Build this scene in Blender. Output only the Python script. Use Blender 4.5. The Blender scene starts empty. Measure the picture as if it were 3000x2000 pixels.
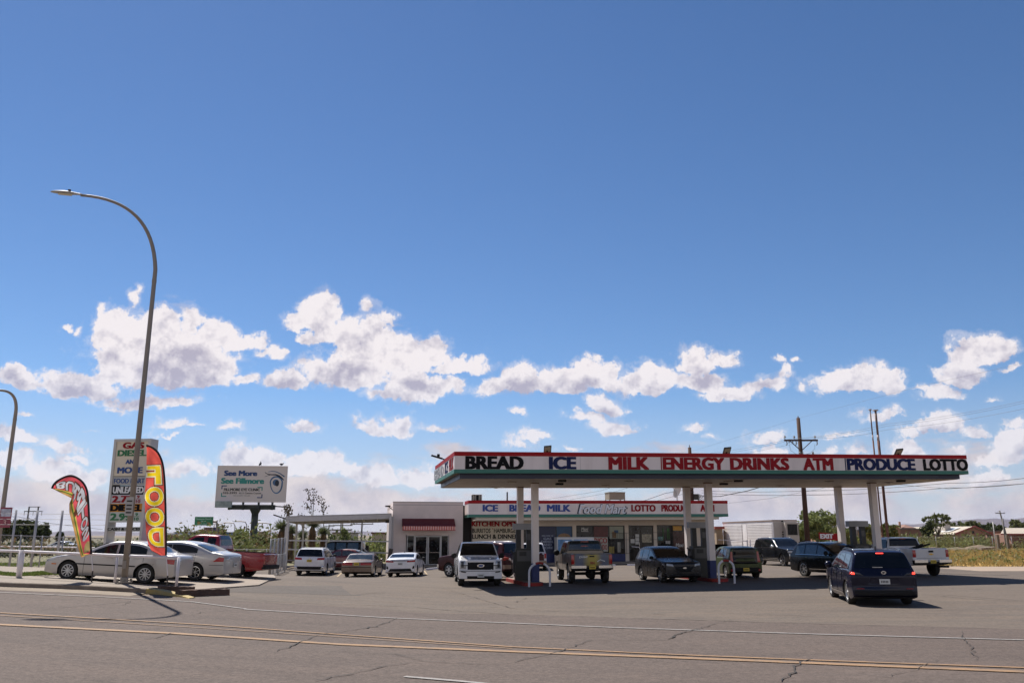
import bpy, bmesh, math, random
from mathutils import Vector, Matrix, noise
R = math.radians
random.seed(7)
scene = bpy.context.scene
col = scene.collection
# ------------------------------------------------------------------ camera
F_PX, HZ, EYE = 2450.0, 1567.0, 2.3
PITCH = math.atan((HZ-1000)/F_PX)
cd = bpy.data.cameras.new('camera'); cam = bpy.data.objects.new('camera', cd); col.objects.link(cam)
cd.sensor_width = 36; cd.lens = F_PX/3000*36; cd.clip_start = .1; cd.clip_end = 30000
cam.location = (0, 0, EYE); cam.rotation_euler = (R(90)+PITCH, 0, 0)
scene.camera = cam
# ------------------------------------------------------------------ sun, view
SUN_EL, SUN_AZ = R(55.5), R(-34)                 # azimuth from +Y towards +X
sdir = Vector((math.sin(SUN_AZ)*math.cos(SUN_EL), math.cos(SUN_AZ)*math.cos(SUN_EL), math.sin(SUN_EL)))
sl = bpy.data.lights.new('sun', 'SUN'); so = bpy.data.objects.new('sun', sl); col.objects.link(so)
sl.energy = 5.0; sl.angle = R(.5); sl.color = (1, .95, .88)
so.rotation_euler = sdir.to_track_quat('Z', 'Y').to_euler()
so.location = (-20, 20, 60)
scene.view_settings.view_transform = 'Standard'; scene.view_settings.look = 'None'
scene.view_settings.gamma = 1; scene.view_settings.exposure = .6
# ------------------------------------------------------------------ pixel <-> world
def ray(x, y):
    u = (x-1500)/F_PX; v = -(y-1000)/F_PX
    return Vector((u, math.cos(PITCH)-v*math.sin(PITCH), math.sin(PITCH)+v*math.cos(PITCH)))
def at(x, y, Y):
    d = ray(x, y); return d*(Y/d.y)+Vector((0, 0, EYE))
def sst(a, b, x):
    t = max(0., min(1., (x-a)/(b-a))); return t*t*(3-2*t)
def gz(X, Y):
    r = .01*max(0., min(X, 28.))
    t = max(0., -2-X); l = 1.3*math.tanh(.065*(math.sqrt(t*t+1)-1)/1.3 + 0.0)
    l *= 1-sst(36, 54, Y)
    d = -.22*math.exp(-((X+10)**2+(Y-56)**2)/72.)
    return r+l+d
def gnd(x, y, dz=0):
    z = 0.
    for _ in range(60):
        d = ray(x, y); p = d*((z+dz-EYE)/d.z)+Vector((0, 0, EYE)); z = z*.5+.5*gz(p.x, p.y)
    p.z = gz(p.x, p.y)+dz
    return p
def onplane(x, y, o, n):
    d = ray(x, y); c = Vector((0, 0, EYE)); return c+d*((Vector(o)-c).dot(n)/d.dot(n))
# ------------------------------------------------------------------ world
W = bpy.data.worlds.new('World'); scene.world = W; W.use_nodes = True
nt = W.node_tree; nt.nodes.clear()
class NT:
    def __init__(s, nt): s.nt = nt
    def n(s, t, **k):
        o = s.nt.nodes.new(t)
        for a, b in k.items(): setattr(o, a, b)
        return o
    def l(s, a, b): s.nt.links.new(a, b)
    def m(s, op, *a, clamp=False):
        o = s.n('ShaderNodeMath', operation=op); o.use_clamp = clamp
        for i, v in enumerate(a):
            if isinstance(v, (int, float)): o.inputs[i].default_value = v
            else: s.l(v, o.inputs[i])
        return o.outputs[0]
    def v(s, op, *a):
        o = s.n('ShaderNodeVectorMath', operation=op)
        for i, v in enumerate(a):
            if isinstance(v, (tuple, list)): o.inputs[i].default_value = v
            elif isinstance(v, (int, float)): o.inputs['Scale'].default_value = v
            else: s.l(v, o.inputs[i])
        return o.outputs['Value'] if op in ('LENGTH', 'DOT_PRODUCT') else o.outputs[0]
    def noise(s, vec, scale, det=5, rough=.5, dist=0, dim='3D'):
        o = s.n('ShaderNodeTexNoise', noise_dimensions=dim)
        s.l(vec, o.inputs['Vector']); o.inputs['Scale'].default_value = scale
        o.inputs['Detail'].default_value = det; o.inputs['Roughness'].default_value = rough
        o.inputs['Distortion'].default_value = dist
        return o
    def mr(s, x, a, b, c=0., d=1., smooth=False):
        o = s.n('ShaderNodeMapRange'); o.clamp = True
        if smooth: o.interpolation_type = 'SMOOTHSTEP'
        for i, v in enumerate((x, a, b, c, d)):
            if isinstance(v, (int, float)): o.inputs[i].default_value = v
            else: s.l(v, o.inputs[i])
        return o.outputs[0]
    def mix(s, f, a, b, mode='MIX'):
        o = s.n('ShaderNodeMix', data_type='RGBA', blend_type=mode)
        if isinstance(f, (int, float)): o.inputs[0].default_value = f
        else: s.l(f, o.inputs[0])
        for i, v in ((6, a), (7, b)):
            if isinstance(v, (tuple, list)): o.inputs[i].default_value = (*v[:3], 1)
            else: s.l(v, o.inputs[i])
        return o.outputs[2]
T = NT(nt)
SKY_STRENGTH = .066
sky = T.n('ShaderNodeTexSky', sky_type='NISHITA'); sky.sun_disc = False
sky.sun_elevation = SUN_EL; sky.sun_rotation = SUN_AZ; sky.altitude = 1200
sky.air_density = 1.0; sky.dust_density = .25; sky.ozone_density = 3.0
tc = T.n('ShaderNodeTexCoord')
d = T.v('NORMALIZE', tc.outputs['Generated'])
sp = T.n('ShaderNodeSeparateXYZ'); T.l(d, sp.inputs[0])
az = T.m('ARCTAN2', sp.outputs[0], sp.outputs[1]); el = T.m('ARCSINE', sp.outputs[2])
cb = T.n('ShaderNodeCombineXYZ'); T.l(az, cb.inputs[0]); T.l(el, cb.inputs[1])
uv = cb.outputs[0]
# cloud outlines: ellipses in azimuth / elevation, roughened by noise
n1 = T.noise(d, 9, 7, .58); n1b = T.noise(d, 26, 9, .66)
wv = T.v('SUBTRACT', n1.outputs['Color'], (.5, .5, .5)); wv = T.v('SCALE', wv, .05)
wv2 = T.v('SUBTRACT', n1b.outputs['Color'], (.5, .5, .5)); wv2 = T.v('SCALE', wv2, .032)
wuv = T.v('ADD', T.v('ADD', uv, wv), wv2)
wuv = T.v('MULTIPLY', wuv, (1, 1, 0))
CL1 = [(760,400,330,170,2.2),(560,260,130,110,2),(740,235,125,100,2),(890,215,62,85,2),(1010,290,120,95,2),(1130,300,85,55,2),
 (340,480,220,85,2),(545,380,110,150,2),(960,450,150,110,2),(612,105,26,55,1.5),(480,160,32,45,1.5),(700,560,250,45,2.5),(540,580,45,24,2),
 (80,455,110,65,2),(1145,480,58,35,2),(322,205,30,16,1.5),(372,210,16,26,1.5),(1240,350,50,42,1.5),
 (1440,165,110,100,2),(1330,190,70,50,2),(1380,260,60,50,2),(1560,260,140,80,2),(1690,320,190,120,2),(1600,460,260,130,2.2),(1830,380,180,120,2),(1990,340,80,65,2),
 (2120,395,140,50,2),(1960,500,180,85,2),(1310,490,105,62,2),(1840,545,120,32,2),(1690,150,34,44,1.5),(1790,205,55,28,1.5),
 (780,672,70,26,2.5),(870,685,36,15,2.5),(755,718,50,15,2.5),(1060,706,46,20,2.5),(1380,668,72,26,2.5),(1780,690,132,34,2.5),(1860,655,42,38,2),
 (2030,697,80,17,2.5),(150,622,30,12,2),(430,693,20,7,2),(80,730,115,50,2.5),(300,772,112,34,2.5),(370,812,85,28,2.5),
 (60,830,120,50,2),(290,880,130,60,2.5),(1180,860,170,80,2),(1440,860,190,75,2),(1720,900,150,60,2),(1930,900,120,55,2),(430,900,90,50,2),(850,900,120,45,2)]
CL2 = [(-60,510,110,62,2),(50,480,125,100,2),(250,480,150,90,2),(370,440,100,85,2),(470,460,70,85,2),(640,465,120,90,2),(840,385,90,85,2),(950,360,105,50,2),
 (860,480,130,60,2),(980,520,150,50,2),(1160,490,120,42,2),(1280,430,26,34,1.5),(450,580,90,62,2),(390,640,120,28,2),(480,680,120,45,2),
 (1590,480,200,95,2.6),(1600,430,110,60,2),(1740,500,68,50,2),(1360,500,26,28,1.5),(2110,340,150,95,2),(2230,315,115,62,2),(2030,430,140,85,2),
 (1950,525,110,45,2),(2275,400,50,22,2),(1850,500,36,20,2),(1690,640,95,36,2.5),(1960,665,115,66,2.5),(1815,710,48,24,2.5),(2110,700,68,42,2.5),
 (1590,795,62,34,2.5),(1815,785,105,50,2.5),(2310,750,140,80,2.5),(2250,830,140,60,2.5),(2310,660,60,30,2.5),(1150,725,82,46,2.5),(1165,790,80,42,2.5),
 (850,682,38,22,2.5),(925,724,30,17,2.5),(110,740,90,48,2.5),(35,770,50,35,2),(40,635,36,14,2.5),(1240,370,24,16,1.5),(1310,360,20,12,1.5),
 (1460,800,60,30,2),(2040,770,40,28,2),(1470,730,50,22,2.5),(1560,712,42,14,2.5),(275,795,36,14,2),(2190,900,90,40,2.5),(2200,530,40,14,2)]
blobs = [(X/1.568, 820+Y/1.568, a/1.568, b/1.568, k) for X, Y, a, b, k in CL1] + [(1500+X/1.568, 820+Y/1.568, a/1.568, b/1.568, k) for X, Y, a, b, k in CL2]
def azel(x, y):
    q = ray(x, y).normalized(); return math.atan2(q.x, q.y), math.asin(q.z)
acc = None
for (X, Y, a, b, k) in blobs:
    b *= 1.1
    c = azel(X, Y); ra = abs(azel(X+a, Y)[0]-azel(X-a, Y)[0])/2; re = abs(azel(X, Y-b)[1]-azel(X, Y+b)[1])/2
    o = T.n('ShaderNodeVectorMath', operation='MULTIPLY_ADD'); T.l(wuv, o.inputs[0])
    o.inputs[1].default_value = (1/ra, 1/re, 0); o.inputs[2].default_value = (-c[0]/ra, -c[1]/re, 0)
    q = T.v('MULTIPLY', o.outputs[0], (-1, -k, 0)); q = T.v('MAXIMUM', o.outputs[0], q)
    ln = T.v('LENGTH', q)
    kk = max(.3, min(1., min(a, b)/60.))
    dd = T.m('MULTIPLY_ADD', ln, -kk, kk)
    acc = dd if acc is None else T.m('SMOOTH_MAX', acc, dd, .08)
# low distant banks on every side
lowel = T.n('ShaderNodeVectorMath', operation='MULTIPLY'); T.l(d, lowel.inputs[0]); lowel.inputs[1].default_value = (1, 1, 2.6)
nl = T.noise(lowel.outputs[0], 7, 8, .6)
lowd = T.m('MULTIPLY', T.m('SUBTRACT', nl.outputs[0], .44), 3.2); lowd = T.m('ADD', lowd, T.m('MULTIPLY_ADD', T.mr(el, .03, .15, 0, 1), -1.0, .22))
nf = T.noise(d, 48, 9, .68)
n3 = T.noise(d, 16, 8, .62)
dens = T.m('ADD', acc, T.m('MULTIPLY', T.m('SUBTRACT', nf.outputs[0], .5), 1.25))
alpha = T.m('MAXIMUM', T.mr(dens, -.06, .15, 0, 1, True), T.mr(T.m('MULTIPLY_ADD', n1b.outputs[0], .9, T.m('SUBTRACT', dens, .45)), -.22, .15, 0, .38, True))
front = T.mr(sp.outputs[1], -.3, .35, .8, 1)
lown = T.m('MULTIPLY', front, T.m('MULTIPLY', T.mr(lowd, .0, .45, 0, .95, True), T.mr(el, .0, .03, .3, 1)))
lown = T.m('MULTIPLY', lown, T.mr(el, .22, .32, 1, 0))
nU = T.noise(T.v('ADD', d, (-.004, 0, .011)), 22, 8, .62); nD = T.noise(d, 22, 8, .62)
rel0 = T.m('MULTIPLY', T.m('SUBTRACT', nD.outputs[0], nU.outputs[0]), 7.5)
rel = T.m('ADD', rel0, T.m('MULTIPLY', T.m('SUBTRACT', n3.outputs[0], .5), 1.6))
SH = [(820,430,230,150),(470,500,190,55),(110,475,80,42),(700,540,220,45),(1600,480,220,120),(1880,545,150,34),(1960,500,90,40),(1300,505,70,35)]
SH = [(X/1.568, 820+Y/1.568, a/1.568, b/1.568) for X, Y, a, b in SH]+[(1500+X/1.568, 820+Y/1.568, a/1.568, b/1.568) for X, Y, a, b in [(90,515,150,60),(370,500,130,60),(640,505,110,48),(850,440,95,75),(1010,535,90,26),(1590,530,170,48),(2030,480,130,75),(450,600,75,40),(2240,350,70,35),(2290,810,110,55),(1950,690,85,35),(1150,750,60,30),(1160,815,60,26),(1820,810,80,26)]]
accs = None
for (X, Y, a, b) in SH:
    c = azel(X, Y); ra = abs(azel(X+a, Y)[0]-azel(X-a, Y)[0])/2; re = abs(azel(X, Y-b)[1]-azel(X, Y+b)[1])/2
    o = T.n('ShaderNodeVectorMath', operation='MULTIPLY_ADD'); T.l(wuv, o.inputs[0])
    o.inputs[1].default_value = (1/ra, 1/re, 0); o.inputs[2].default_value = (-c[0]/ra, -c[1]/re, 0)
    dd = T.m('SUBTRACT', 1.25, T.v('LENGTH', o.outputs[0]))
    accs = dd if accs is None else T.m('SMOOTH_MAX', accs, dd, .15)
accs = T.m('ADD', accs, T.m('MULTIPLY', T.m('SUBTRACT', n1b.outputs[0], .5), 1.1))
shade = T.m('SUBTRACT', T.m('SUBTRACT', T.m('MULTIPLY_ADD', rel, .62, 1.02), T.mr(acc, .3, 1.0, 0, .3)), T.mr(accs, .05, .9, 0, .72), clamp=True)
CB, CS = (9.1, 8.55, 8.75), (4.7, 4.45, 5.5)
ccol = T.mix(shade, CS, CB)
# sky colour
hs = T.n('ShaderNodeHueSaturation'); hs.inputs['Hue'].default_value = .494; hs.inputs['Saturation'].default_value = 1.08; hs.inputs['Value'].default_value = 1.25
T.l(sky.outputs[0], hs.inputs['Color'])
skyc = T.mix(1.0, hs.outputs[0], T.mix(T.mr(el, .12, .85), (.70, .745, .86), (.56, .62, .78)), 'MULTIPLY')
lowcol = T.mix(T.mr(nD.outputs[0], .38, .62), (5.4, 5.0, 5.6), (7.6, 6.85, 6.8))
skyc2 = T.mix(T.m('MULTIPLY', T.mr(el, 0.0, .16, .6, 0), front), skyc, (5.5, 5.4, 6.2))
# unseen bright cloud field added behind the camera to light surfaces facing it
nr = T.noise(lowel.outputs[0], 2.6, 8, .6)
rear = T.m('MULTIPLY', T.m('MULTIPLY', T.mr(sp.outputs[1], -.05, -.35), T.mr(el, .62, .30)), T.mr(nr.outputs[0], .44, .56, 0, 1, True))
skyc2 = T.mix(rear, skyc2, (9.2, 8.5, 7.9))
c1 = T.mix(lown, skyc2, T.mix(T.mr(sp.outputs[1], .1, -.3), lowcol, (8.2, 7.5, 7.1)))  # low banks behind the camera made brighter and warmer for the same fill
c1b = T.mix(T.mr(el, .04, .2, .75, 1), c1, ccol)
c2 = T.mix(alpha, c1, c1b)
bg = T.n('ShaderNodeBackground'); T.l(c2, bg.inputs[0]); bg.inputs[1].default_value = SKY_STRENGTH
wo = T.n('ShaderNodeOutputWorld'); T.l(bg.outputs[0], wo.inputs[0])

# ------------------------------------------------------------------ object helpers
def tag(o, label=None, cat=None, group=None, kind=None):
    if label: o['label'] = label
    if cat: o['category'] = cat
    if group: o['group'] = group
    if kind: o['kind'] = kind
    return o
def empty(name, loc=(0, 0, 0), rz=0, label=None, cat=None, group=None, rx=0, ry=0):
    o = bpy.data.objects.new(name, None); col.objects.link(o); o.location = loc; o.rotation_euler = (rx, ry, rz)
    o.empty_display_size = .2
    return tag(o, label, cat, group)
class MB:
    def __init__(s): s.v = []; s.f = []; s.m = []
    def add(s, vs, fs, m=0):
        b = len(s.v); s.v += [tuple(v) for v in vs]; s.f += [tuple(i+b for i in f) for f in fs]; s.m += [m]*len(fs); return s
    def quad(s, a, b, c, d, m=0): return s.add([a, b, c, d], [(0, 1, 2, 3)], m)
    def box(s, x0, x1, y0, y1, z0, z1, m=0):
        vs = [(x0,y0,z0),(x1,y0,z0),(x1,y1,z0),(x0,y1,z0),(x0,y0,z1),(x1,y0,z1),(x1,y1,z1),(x0,y1,z1)]
        return s.add(vs, [(3,2,1,0),(4,5,6,7),(0,1,5,4),(1,2,6,5),(2,3,7,6),(3,0,4,7)], m)
    def obox(s, c, ax, size, m=0):
        c = Vector(c); ax = [Vector(a).normalized()*(q/2) for a, q in zip(ax, size)]
        vs = [c+ax[0]*i+ax[1]*j+ax[2]*k for k in (-1, 1) for i, j in ((-1,-1),(1,-1),(1,1),(-1,1))]
        return s.add(vs, [(3,2,1,0),(4,5,6,7),(0,1,5,4),(1,2,6,5),(2,3,7,6),(3,0,4,7)], m)
    def bar(s, a, b, w, h=None, m=0):
        a, b = Vector(a), Vector(b); d = (b-a); L = d.length; d.normalize()
        up = Vector((0, 0, 1)) if abs(d.z) < .95 else Vector((0, 1, 0))
        x = d.cross(up).normalized(); y = x.cross(d)
        return s.obox((a+b)/2, (x, y, d), (w, h or w, L), m)
    def prism(s, poly, y0, y1, m=0, ax='xz'):
        n = len(poly)
        f = (lambda p, y: (p[0], y, p[1])) if ax == 'xz' else ((lambda p, y: (p[0], p[1], y)) if ax == 'xy' else (lambda p, y: (y, p[0], p[1])))
        vs = [f(p, y0) for p in poly]+[f(p, y1) for p in poly]
        fs = [tuple(range(n)), tuple(range(2*n-1, n-1, -1))]+[(i, i+n, (i+1) % n+n, (i+1) % n) for i in range(n)]
        return s.add(vs, fs, m)
    def tube(s, pts, r, n=8, m=0, caps=True):
        pts = [Vector(p) for p in pts]; N = len(pts); rr = r if isinstance(r, (list, tuple)) else [r]*N
        vs = []; prev = None
        for i, p in enumerate(pts):
            d = (pts[min(i+1, N-1)]-pts[max(i-1, 0)]).normalized()
            if prev is None:
                up = Vector((0, 0, 1)) if abs(d.z) < .9 else Vector((1, 0, 0))
                x = d.cross(up).normalized()
            else:
                x = (prev-d*prev.dot(d)).normalized()
            prev = x; y = d.cross(x)
            for k in range(n):
                a = 2*math.pi*k/n; vs.append(p+(x*math.cos(a)+y*math.sin(a))*rr[i])
        fs = [(i*n+k, i*n+(k+1) % n, (i+1)*n+(k+1) % n, (i+1)*n+k) for i in range(N-1) for k in range(n)]
        if caps: fs += [tuple(range(n-1, -1, -1)), tuple((N-1)*n+k for k in range(n))]
        return s.add(vs, fs, m)
    def lathe(s, prof, n=24, m=0, axis='z', c=(0, 0, 0)):
        vs = []; N = len(prof)
        for (r, h) in prof:
            for k in range(n):
                a = 2*math.pi*k/n; p = (r*math.cos(a), r*math.sin(a), h)
                if axis == 'y': p = (p[0], p[2], p[1])
                elif axis == 'x': p = (p[2], p[0], p[1])
                vs.append((p[0]+c[0], p[1]+c[1], p[2]+c[2]))
        fs = [(i*n+k, i*n+(k+1) % n, (i+1)*n+(k+1) % n, (i+1)*n+k) for i in range(N-1) for k in range(n)]
        return s.add(vs, fs, m)
    def build(s, name, mats, parent=None, smooth=False, loc=None, rot=None, sharp=None):
        me = bpy.data.meshes.new(name); me.from_pydata(s.v, [], s.f)
        if not isinstance(mats, (list, tuple)): mats = [mats]
        for mt in mats: me.materials.append(mt)
        me.polygons.foreach_set('material_index', s.m)
        if smooth: me.polygons.foreach_set('use_smooth', [True]*len(s.f))
        me.update(); me.validate()
        if smooth and sharp: me.set_sharp_from_angle(angle=R(sharp))
        o = bpy.data.objects.new(name, me); col.objects.link(o)
        if parent: o.parent = parent
        if loc: o.location = loc
        if rot: o.rotation_euler = rot
        return o
def fixn(o):
    bm = bmesh.new(); bm.from_mesh(o.data); bmesh.ops.recalc_face_normals(bm, faces=bm.faces); bm.to_mesh(o.data); bm.free(); return o
def copy_tree(o, parent=None):
    c = o.copy(); col.objects.link(c); c.parent = parent
    for ch in [q for q in list(o.children)]: copy_tree(ch, c)
    return c
# ------------------------------------------------------------------ text
def text(name, body, mat, parent, x0, x1, z0, z1, y, thick=.01, bold=.0, mirror=False, shear=0, axis='x', bevel=0, squash=True):
    """word filling the rectangle x0..x1, z0..z1 on the plane y (facing -y)"""
    bold0 = bold*1.3; bold = 0
    cu = bpy.data.curves.new(name, 'FONT'); cu.body = body; cu.size = 1; cu.offset = bold; cu.extrude = .01; cu.shear = shear
    cu.resolution_u = 3
    t = bpy.data.objects.new('tmp', cu); col.objects.link(t)
    dg = bpy.context.evaluated_depsgraph_get(); me = bpy.data.meshes.new_from_object(t.evaluated_get(dg))
    bpy.data.objects.remove(t); bpy.data.curves.remove(cu)
    xs = [v.co.x for v in me.vertices]; ys = [v.co.y for v in me.vertices]
    a, b, c, d_ = min(xs), max(xs), min(ys), max(ys)
    if not squash:
        s_ = (z1-z0)/(d_-c); w = s_*(b-a); xm = (x0+x1)/2; x0, x1 = xm-w/2, xm+w/2
    if bold0 >= .012:
        V = [v.co.copy() for v in me.vertices]; Fc = [tuple(p.vertices) for p in me.polygons]; n = len(V); VV = []; FF = []
        for j, (ox, oy) in enumerate([(0, 0), (1, 0), (-1, 0), (.5, 0), (-.5, 0), (0, .5), (0, -.5), (1, .5), (-1, .5), (1, -.5), (-1, -.5)]):
            VV += [(q.x+ox*bold0, q.y+oy*bold0, q.z+(j*.001 if q.z > 0 else 0)) for q in V]; FF += [tuple(i+n*j for i in f) for f in Fc]
        a -= bold0; b += bold0; c -= bold0*.5; d_ += bold0*.5
        me = bpy.data.meshes.new(name); me.from_pydata(VV, [], FF)
    for v in me.vertices:
        u = (v.co.x-a)/(b-a); w = (v.co.y-c)/(d_-c); k = -1 if v.co.z > 0 else 1; dz_ = max(0, v.co.z-.01) if bold0 >= .012 else 0
        if mirror: u = 1-u
        X = x0+u*(x1-x0); Z = z0+w*(z1-z0)
        v.co = (X, y+(-thick-dz_*min(.4, thick*40) if k < 0 else 0), Z)
    me.materials.clear(); me.materials.append(mat); me.name = name
    if mirror: me.flip_normals()
    o = bpy.data.objects.new(name, me); col.objects.link(o); o.parent = parent
    return o
# ------------------------------------------------------------------ materials
def mat(name, c, rough=.6, metal=0, coat=0, spec=.5, noise_amp=0, noise_scale=3, bump=0, bump_scale=40, emit=None, es=0, dirt=None, coords='Object', stretch=None, anis=None):
    m = bpy.data.materials.new(name); m.use_nodes = True; t = m.node_tree; t.nodes.clear(); N = NT(t)
    b = N.n('ShaderNodeBsdfPrincipled'); o = N.n('ShaderNodeOutputMaterial'); N.l(b.outputs[0], o.inputs[0])
    b.inputs['Base Color'].default_value = (*c, 1); b.inputs['Roughness'].default_value = rough
    b.inputs['Metallic'].default_value = metal; b.inputs['Coat Weight'].default_value = coat; b.inputs['Coat Roughness'].default_value = .03
    b.inputs['Specular IOR Level'].default_value = spec
    if emit: b.inputs['Emission Color'].default_value = (*emit, 1); b.inputs['Emission Strength'].default_value = es
    g = N.n('ShaderNodeNewGeometry') if coords == 'World' else N.n('ShaderNodeTexCoord')
    vec = g.outputs['Position'] if coords == 'World' else g.outputs['Object']
    if stretch: vec = N.v('MULTIPLY', vec, stretch)
    if noise_amp or dirt:
        nz = N.noise(vec, noise_scale, 6, .6)
        f = N.mr(nz.outputs[0], .3, .7, 0, 1)
        lo = tuple(q*(1-noise_amp) for q in c); hi = tuple(min(1, q*(1+noise_amp)) for q in c)
        cc = N.mix(f, lo, hi)
        if dirt:
            nz2 = N.noise(vec, noise_scale*.45, 8, .7); cc = N.mix(N.mr(nz2.outputs[0], .5, .75, 0, dirt[3]), cc, dirt[:3])
        N.l(cc, b.inputs['Base Color'])
        N.l(N.mr(nz.outputs[0], .3, .7, max(0, rough-.08), min(1, rough+.08)), b.inputs['Roughness'])
    if bump:
        bz = N.noise(vec, bump_scale, 4, .6); bp = N.n('ShaderNodeBump'); bp.inputs['Strength'].default_value = bump; bp.inputs['Distance'].default_value = .02
        N.l(bz.outputs[0], bp.inputs['Height']); N.l(bp.outputs[0], b.inputs['Normal'])
    return m
# ------------------------------------------------------------------ ground sheets
def lines(a, b, c, d, h, far):
    xs = []; x = b
    while x <= c+1e-6: xs.append(round(x, 4)); x += h
    s = h
    x = c
    while x < d: s *= far; x += s; xs.append(x)
    s = h; x = b; lo = []
    while x > a: s *= far; x -= s; lo.append(x)
    return sorted(lo)+xs
GX = lines(-9000, -42, 46, 9000, .5, 1.35); GY = lines(-60, -4, 84, 12000, .5, 1.3)
def sheet(name, slabs, off, mats, kind='structure', skirt=0, mf=None):
    """convex world polygons draped on the terrain, all on the same grid"""
    bm_all = bmesh.new()
    for poly in slabs:
        x0 = min(p[0] for p in poly); x1 = max(p[0] for p in poly); y0 = min(p[1] for p in poly); y1 = max(p[1] for p in poly)
        ix = [i for i in range(len(GX)-1) if GX[i+1] > x0 and GX[i] < x1]; iy = [j for j in range(len(GY)-1) if GY[j+1] > y0 and GY[j] < y1]
        bm = bmesh.new(); V = {}
        for j in range(iy[0], iy[-1]+2):
            for i in range(ix[0], ix[-1]+2):
                V[i, j] = bm.verts.new((GX[i], GY[j], gz(GX[i], GY[j])+off))
        for j in iy:
            for i in ix:
                bm.faces.new((V[i, j], V[i+1, j], V[i+1, j+1])); bm.faces.new((V[i, j], V[i+1, j+1], V[i, j+1]))
        n = len(poly); ar = sum(poly[k][0]*poly[(k+1) % n][1]-poly[(k+1) % n][0]*poly[k][1] for k in range(n))
        if ar < 0: poly = poly[::-1]
        for k in range(n):
            a = poly[k]; b = poly[(k+1) % n]; nn = Vector((b[1]-a[1], a[0]-b[0], 0))
            if nn.length < 1e-6: continue
            bmesh.ops.bisect_plane(bm, geom=bm.verts[:]+bm.edges[:]+bm.faces[:], plane_co=(a[0], a[1], 0), plane_no=nn, clear_outer=True, dist=1e-5)
        if skirt:
            be = [e for e in bm.edges if e.is_boundary]
            g = bmesh.ops.extrude_edge_only(bm, edges=be)
            for v in g['geom']:
                if isinstance(v, bmesh.types.BMVert): v.co.z -= skirt
        me = bpy.data.meshes.new('t'); bm.to_mesh(me); bm.free(); bm_all.from_mesh(me); bpy.data.meshes.remove(me)
    me = bpy.data.meshes.new(name); bm_all.to_mesh(me); bm_all.free()
    for m_ in (mats if isinstance(mats, list) else [mats]): me.materials.append(m_)
    o = bpy.data.objects.new(name, me); col.objects.link(o)
    if kind: o['kind'] = kind
    return o
def nodes_mat(name, fn, rough=.9):
    m = bpy.data.materials.new(name); m.use_nodes = True; t = m.node_tree; t.nodes.clear(); N = NT(t)
    b = N.n('ShaderNodeBsdfPrincipled'); o = N.n('ShaderNodeOutputMaterial'); N.l(b.outputs[0], o.inputs[0])
    b.inputs['Roughness'].default_value = rough; b.inputs['Specular IOR Level'].default_value = .25
    g = N.n('ShaderNodeNewGeometry').outputs['Position']
    c, h, hs_ = fn(N, g, b)
    N.l(c, b.inputs['Base Color'])
    if h is not None:
        bp = N.n('ShaderNodeBump'); bp.inputs['Strength'].default_value = hs_; bp.inputs['Distance'].default_value = .015
        N.l(h, bp.inputs['Height']); N.l(bp.outputs[0], b.inputs['Normal'])
    return m
def asphalt(lo, hi, speck, patch, sc=1.):
    def fn(N, g, b):
        big = N.noise(g, .22*sc, 6, .62, .4); mid = N.noise(N.v('MULTIPLY', g, (.35, 1.6, 1)), 1.1, 6, .65, .6); fine = N.noise(g, 30, 4, .8); f2 = N.noise(g, 9, 5, .8)
        c = N.mix(N.mr(big.outputs[0], .32, .68), lo, hi)
        c = N.mix(N.mr(mid.outputs[0], .46, .72, 0, .75), c, patch)
        tr = N.noise(N.v('MULTIPLY', g, (.06, 1.1, 1)), 1.3, 5, .6, .3); c = N.mix(N.mr(tr.outputs[0], .5, .68, 0, .35), c, tuple(q*.62 for q in lo))
        oil = N.noise(g, 1.1, 3, .5); c = N.mix(N.mr(oil.outputs[0], .68, .76, 0, .6), c, tuple(q*.4 for q in lo))
        sp_ = N.mr(fine.outputs[0], .36, .7); c = N.mix(N.m('MULTIPLY', sp_, .5), c, speck)
        c = N.mix(N.mr(fine.outputs[0], .42, .28, 0, .5), c, tuple(q*.35 for q in lo))
        c = N.mix(N.mr(f2.outputs[0], .5, .66, 0, .42), c, tuple(q*.55 for q in lo)); c = N.mix(N.mr(f2.outputs[0], .48, .34, 0, .30), c, speck)
        return c, fine.outputs[0], .5
    return fn
m_road = nodes_mat('road_asphalt', asphalt((0.062, 0.047, 0.040), (0.084, 0.064, 0.054), (0.202, 0.157, 0.132), (0.104, 0.076, 0.061)))
m_fore = nodes_mat('forecourt_asphalt', asphalt((0.078, 0.062, 0.053), (0.111, 0.089, 0.072), (0.203, 0.166, 0.133), (0.147, 0.106, 0.076), 1.5))
def dirt_fn(N, g, b):
    a = N.noise(g, .12, 8, .65, .5); f = N.noise(g, 4, 6, .7); s = N.noise(g, .9, 6, .6, 1)
    c = N.mix(N.mr(a.outputs[0], .35, .65), (0.178, 0.129, 0.089), (0.231, 0.172, 0.122))
    c = N.mix(N.mr(f.outputs[0], .4, .75, 0, .5), c, (0.112, 0.079, 0.056))
    veg = N.mr(s.outputs[0], .5, .62, 0, .8)
    y = N.n('ShaderNodeSeparateXYZ'); N.l(g, y.inputs[0])
    veg = N.m('MULTIPLY', veg, N.mr(y.outputs[1], 62, 74))
    c = N.mix(veg, c, (0.099, 0.106, 0.046))
    return c, f.outputs[0], .8
m_dirt = nodes_mat('desert_dirt', dirt_fn)
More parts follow.
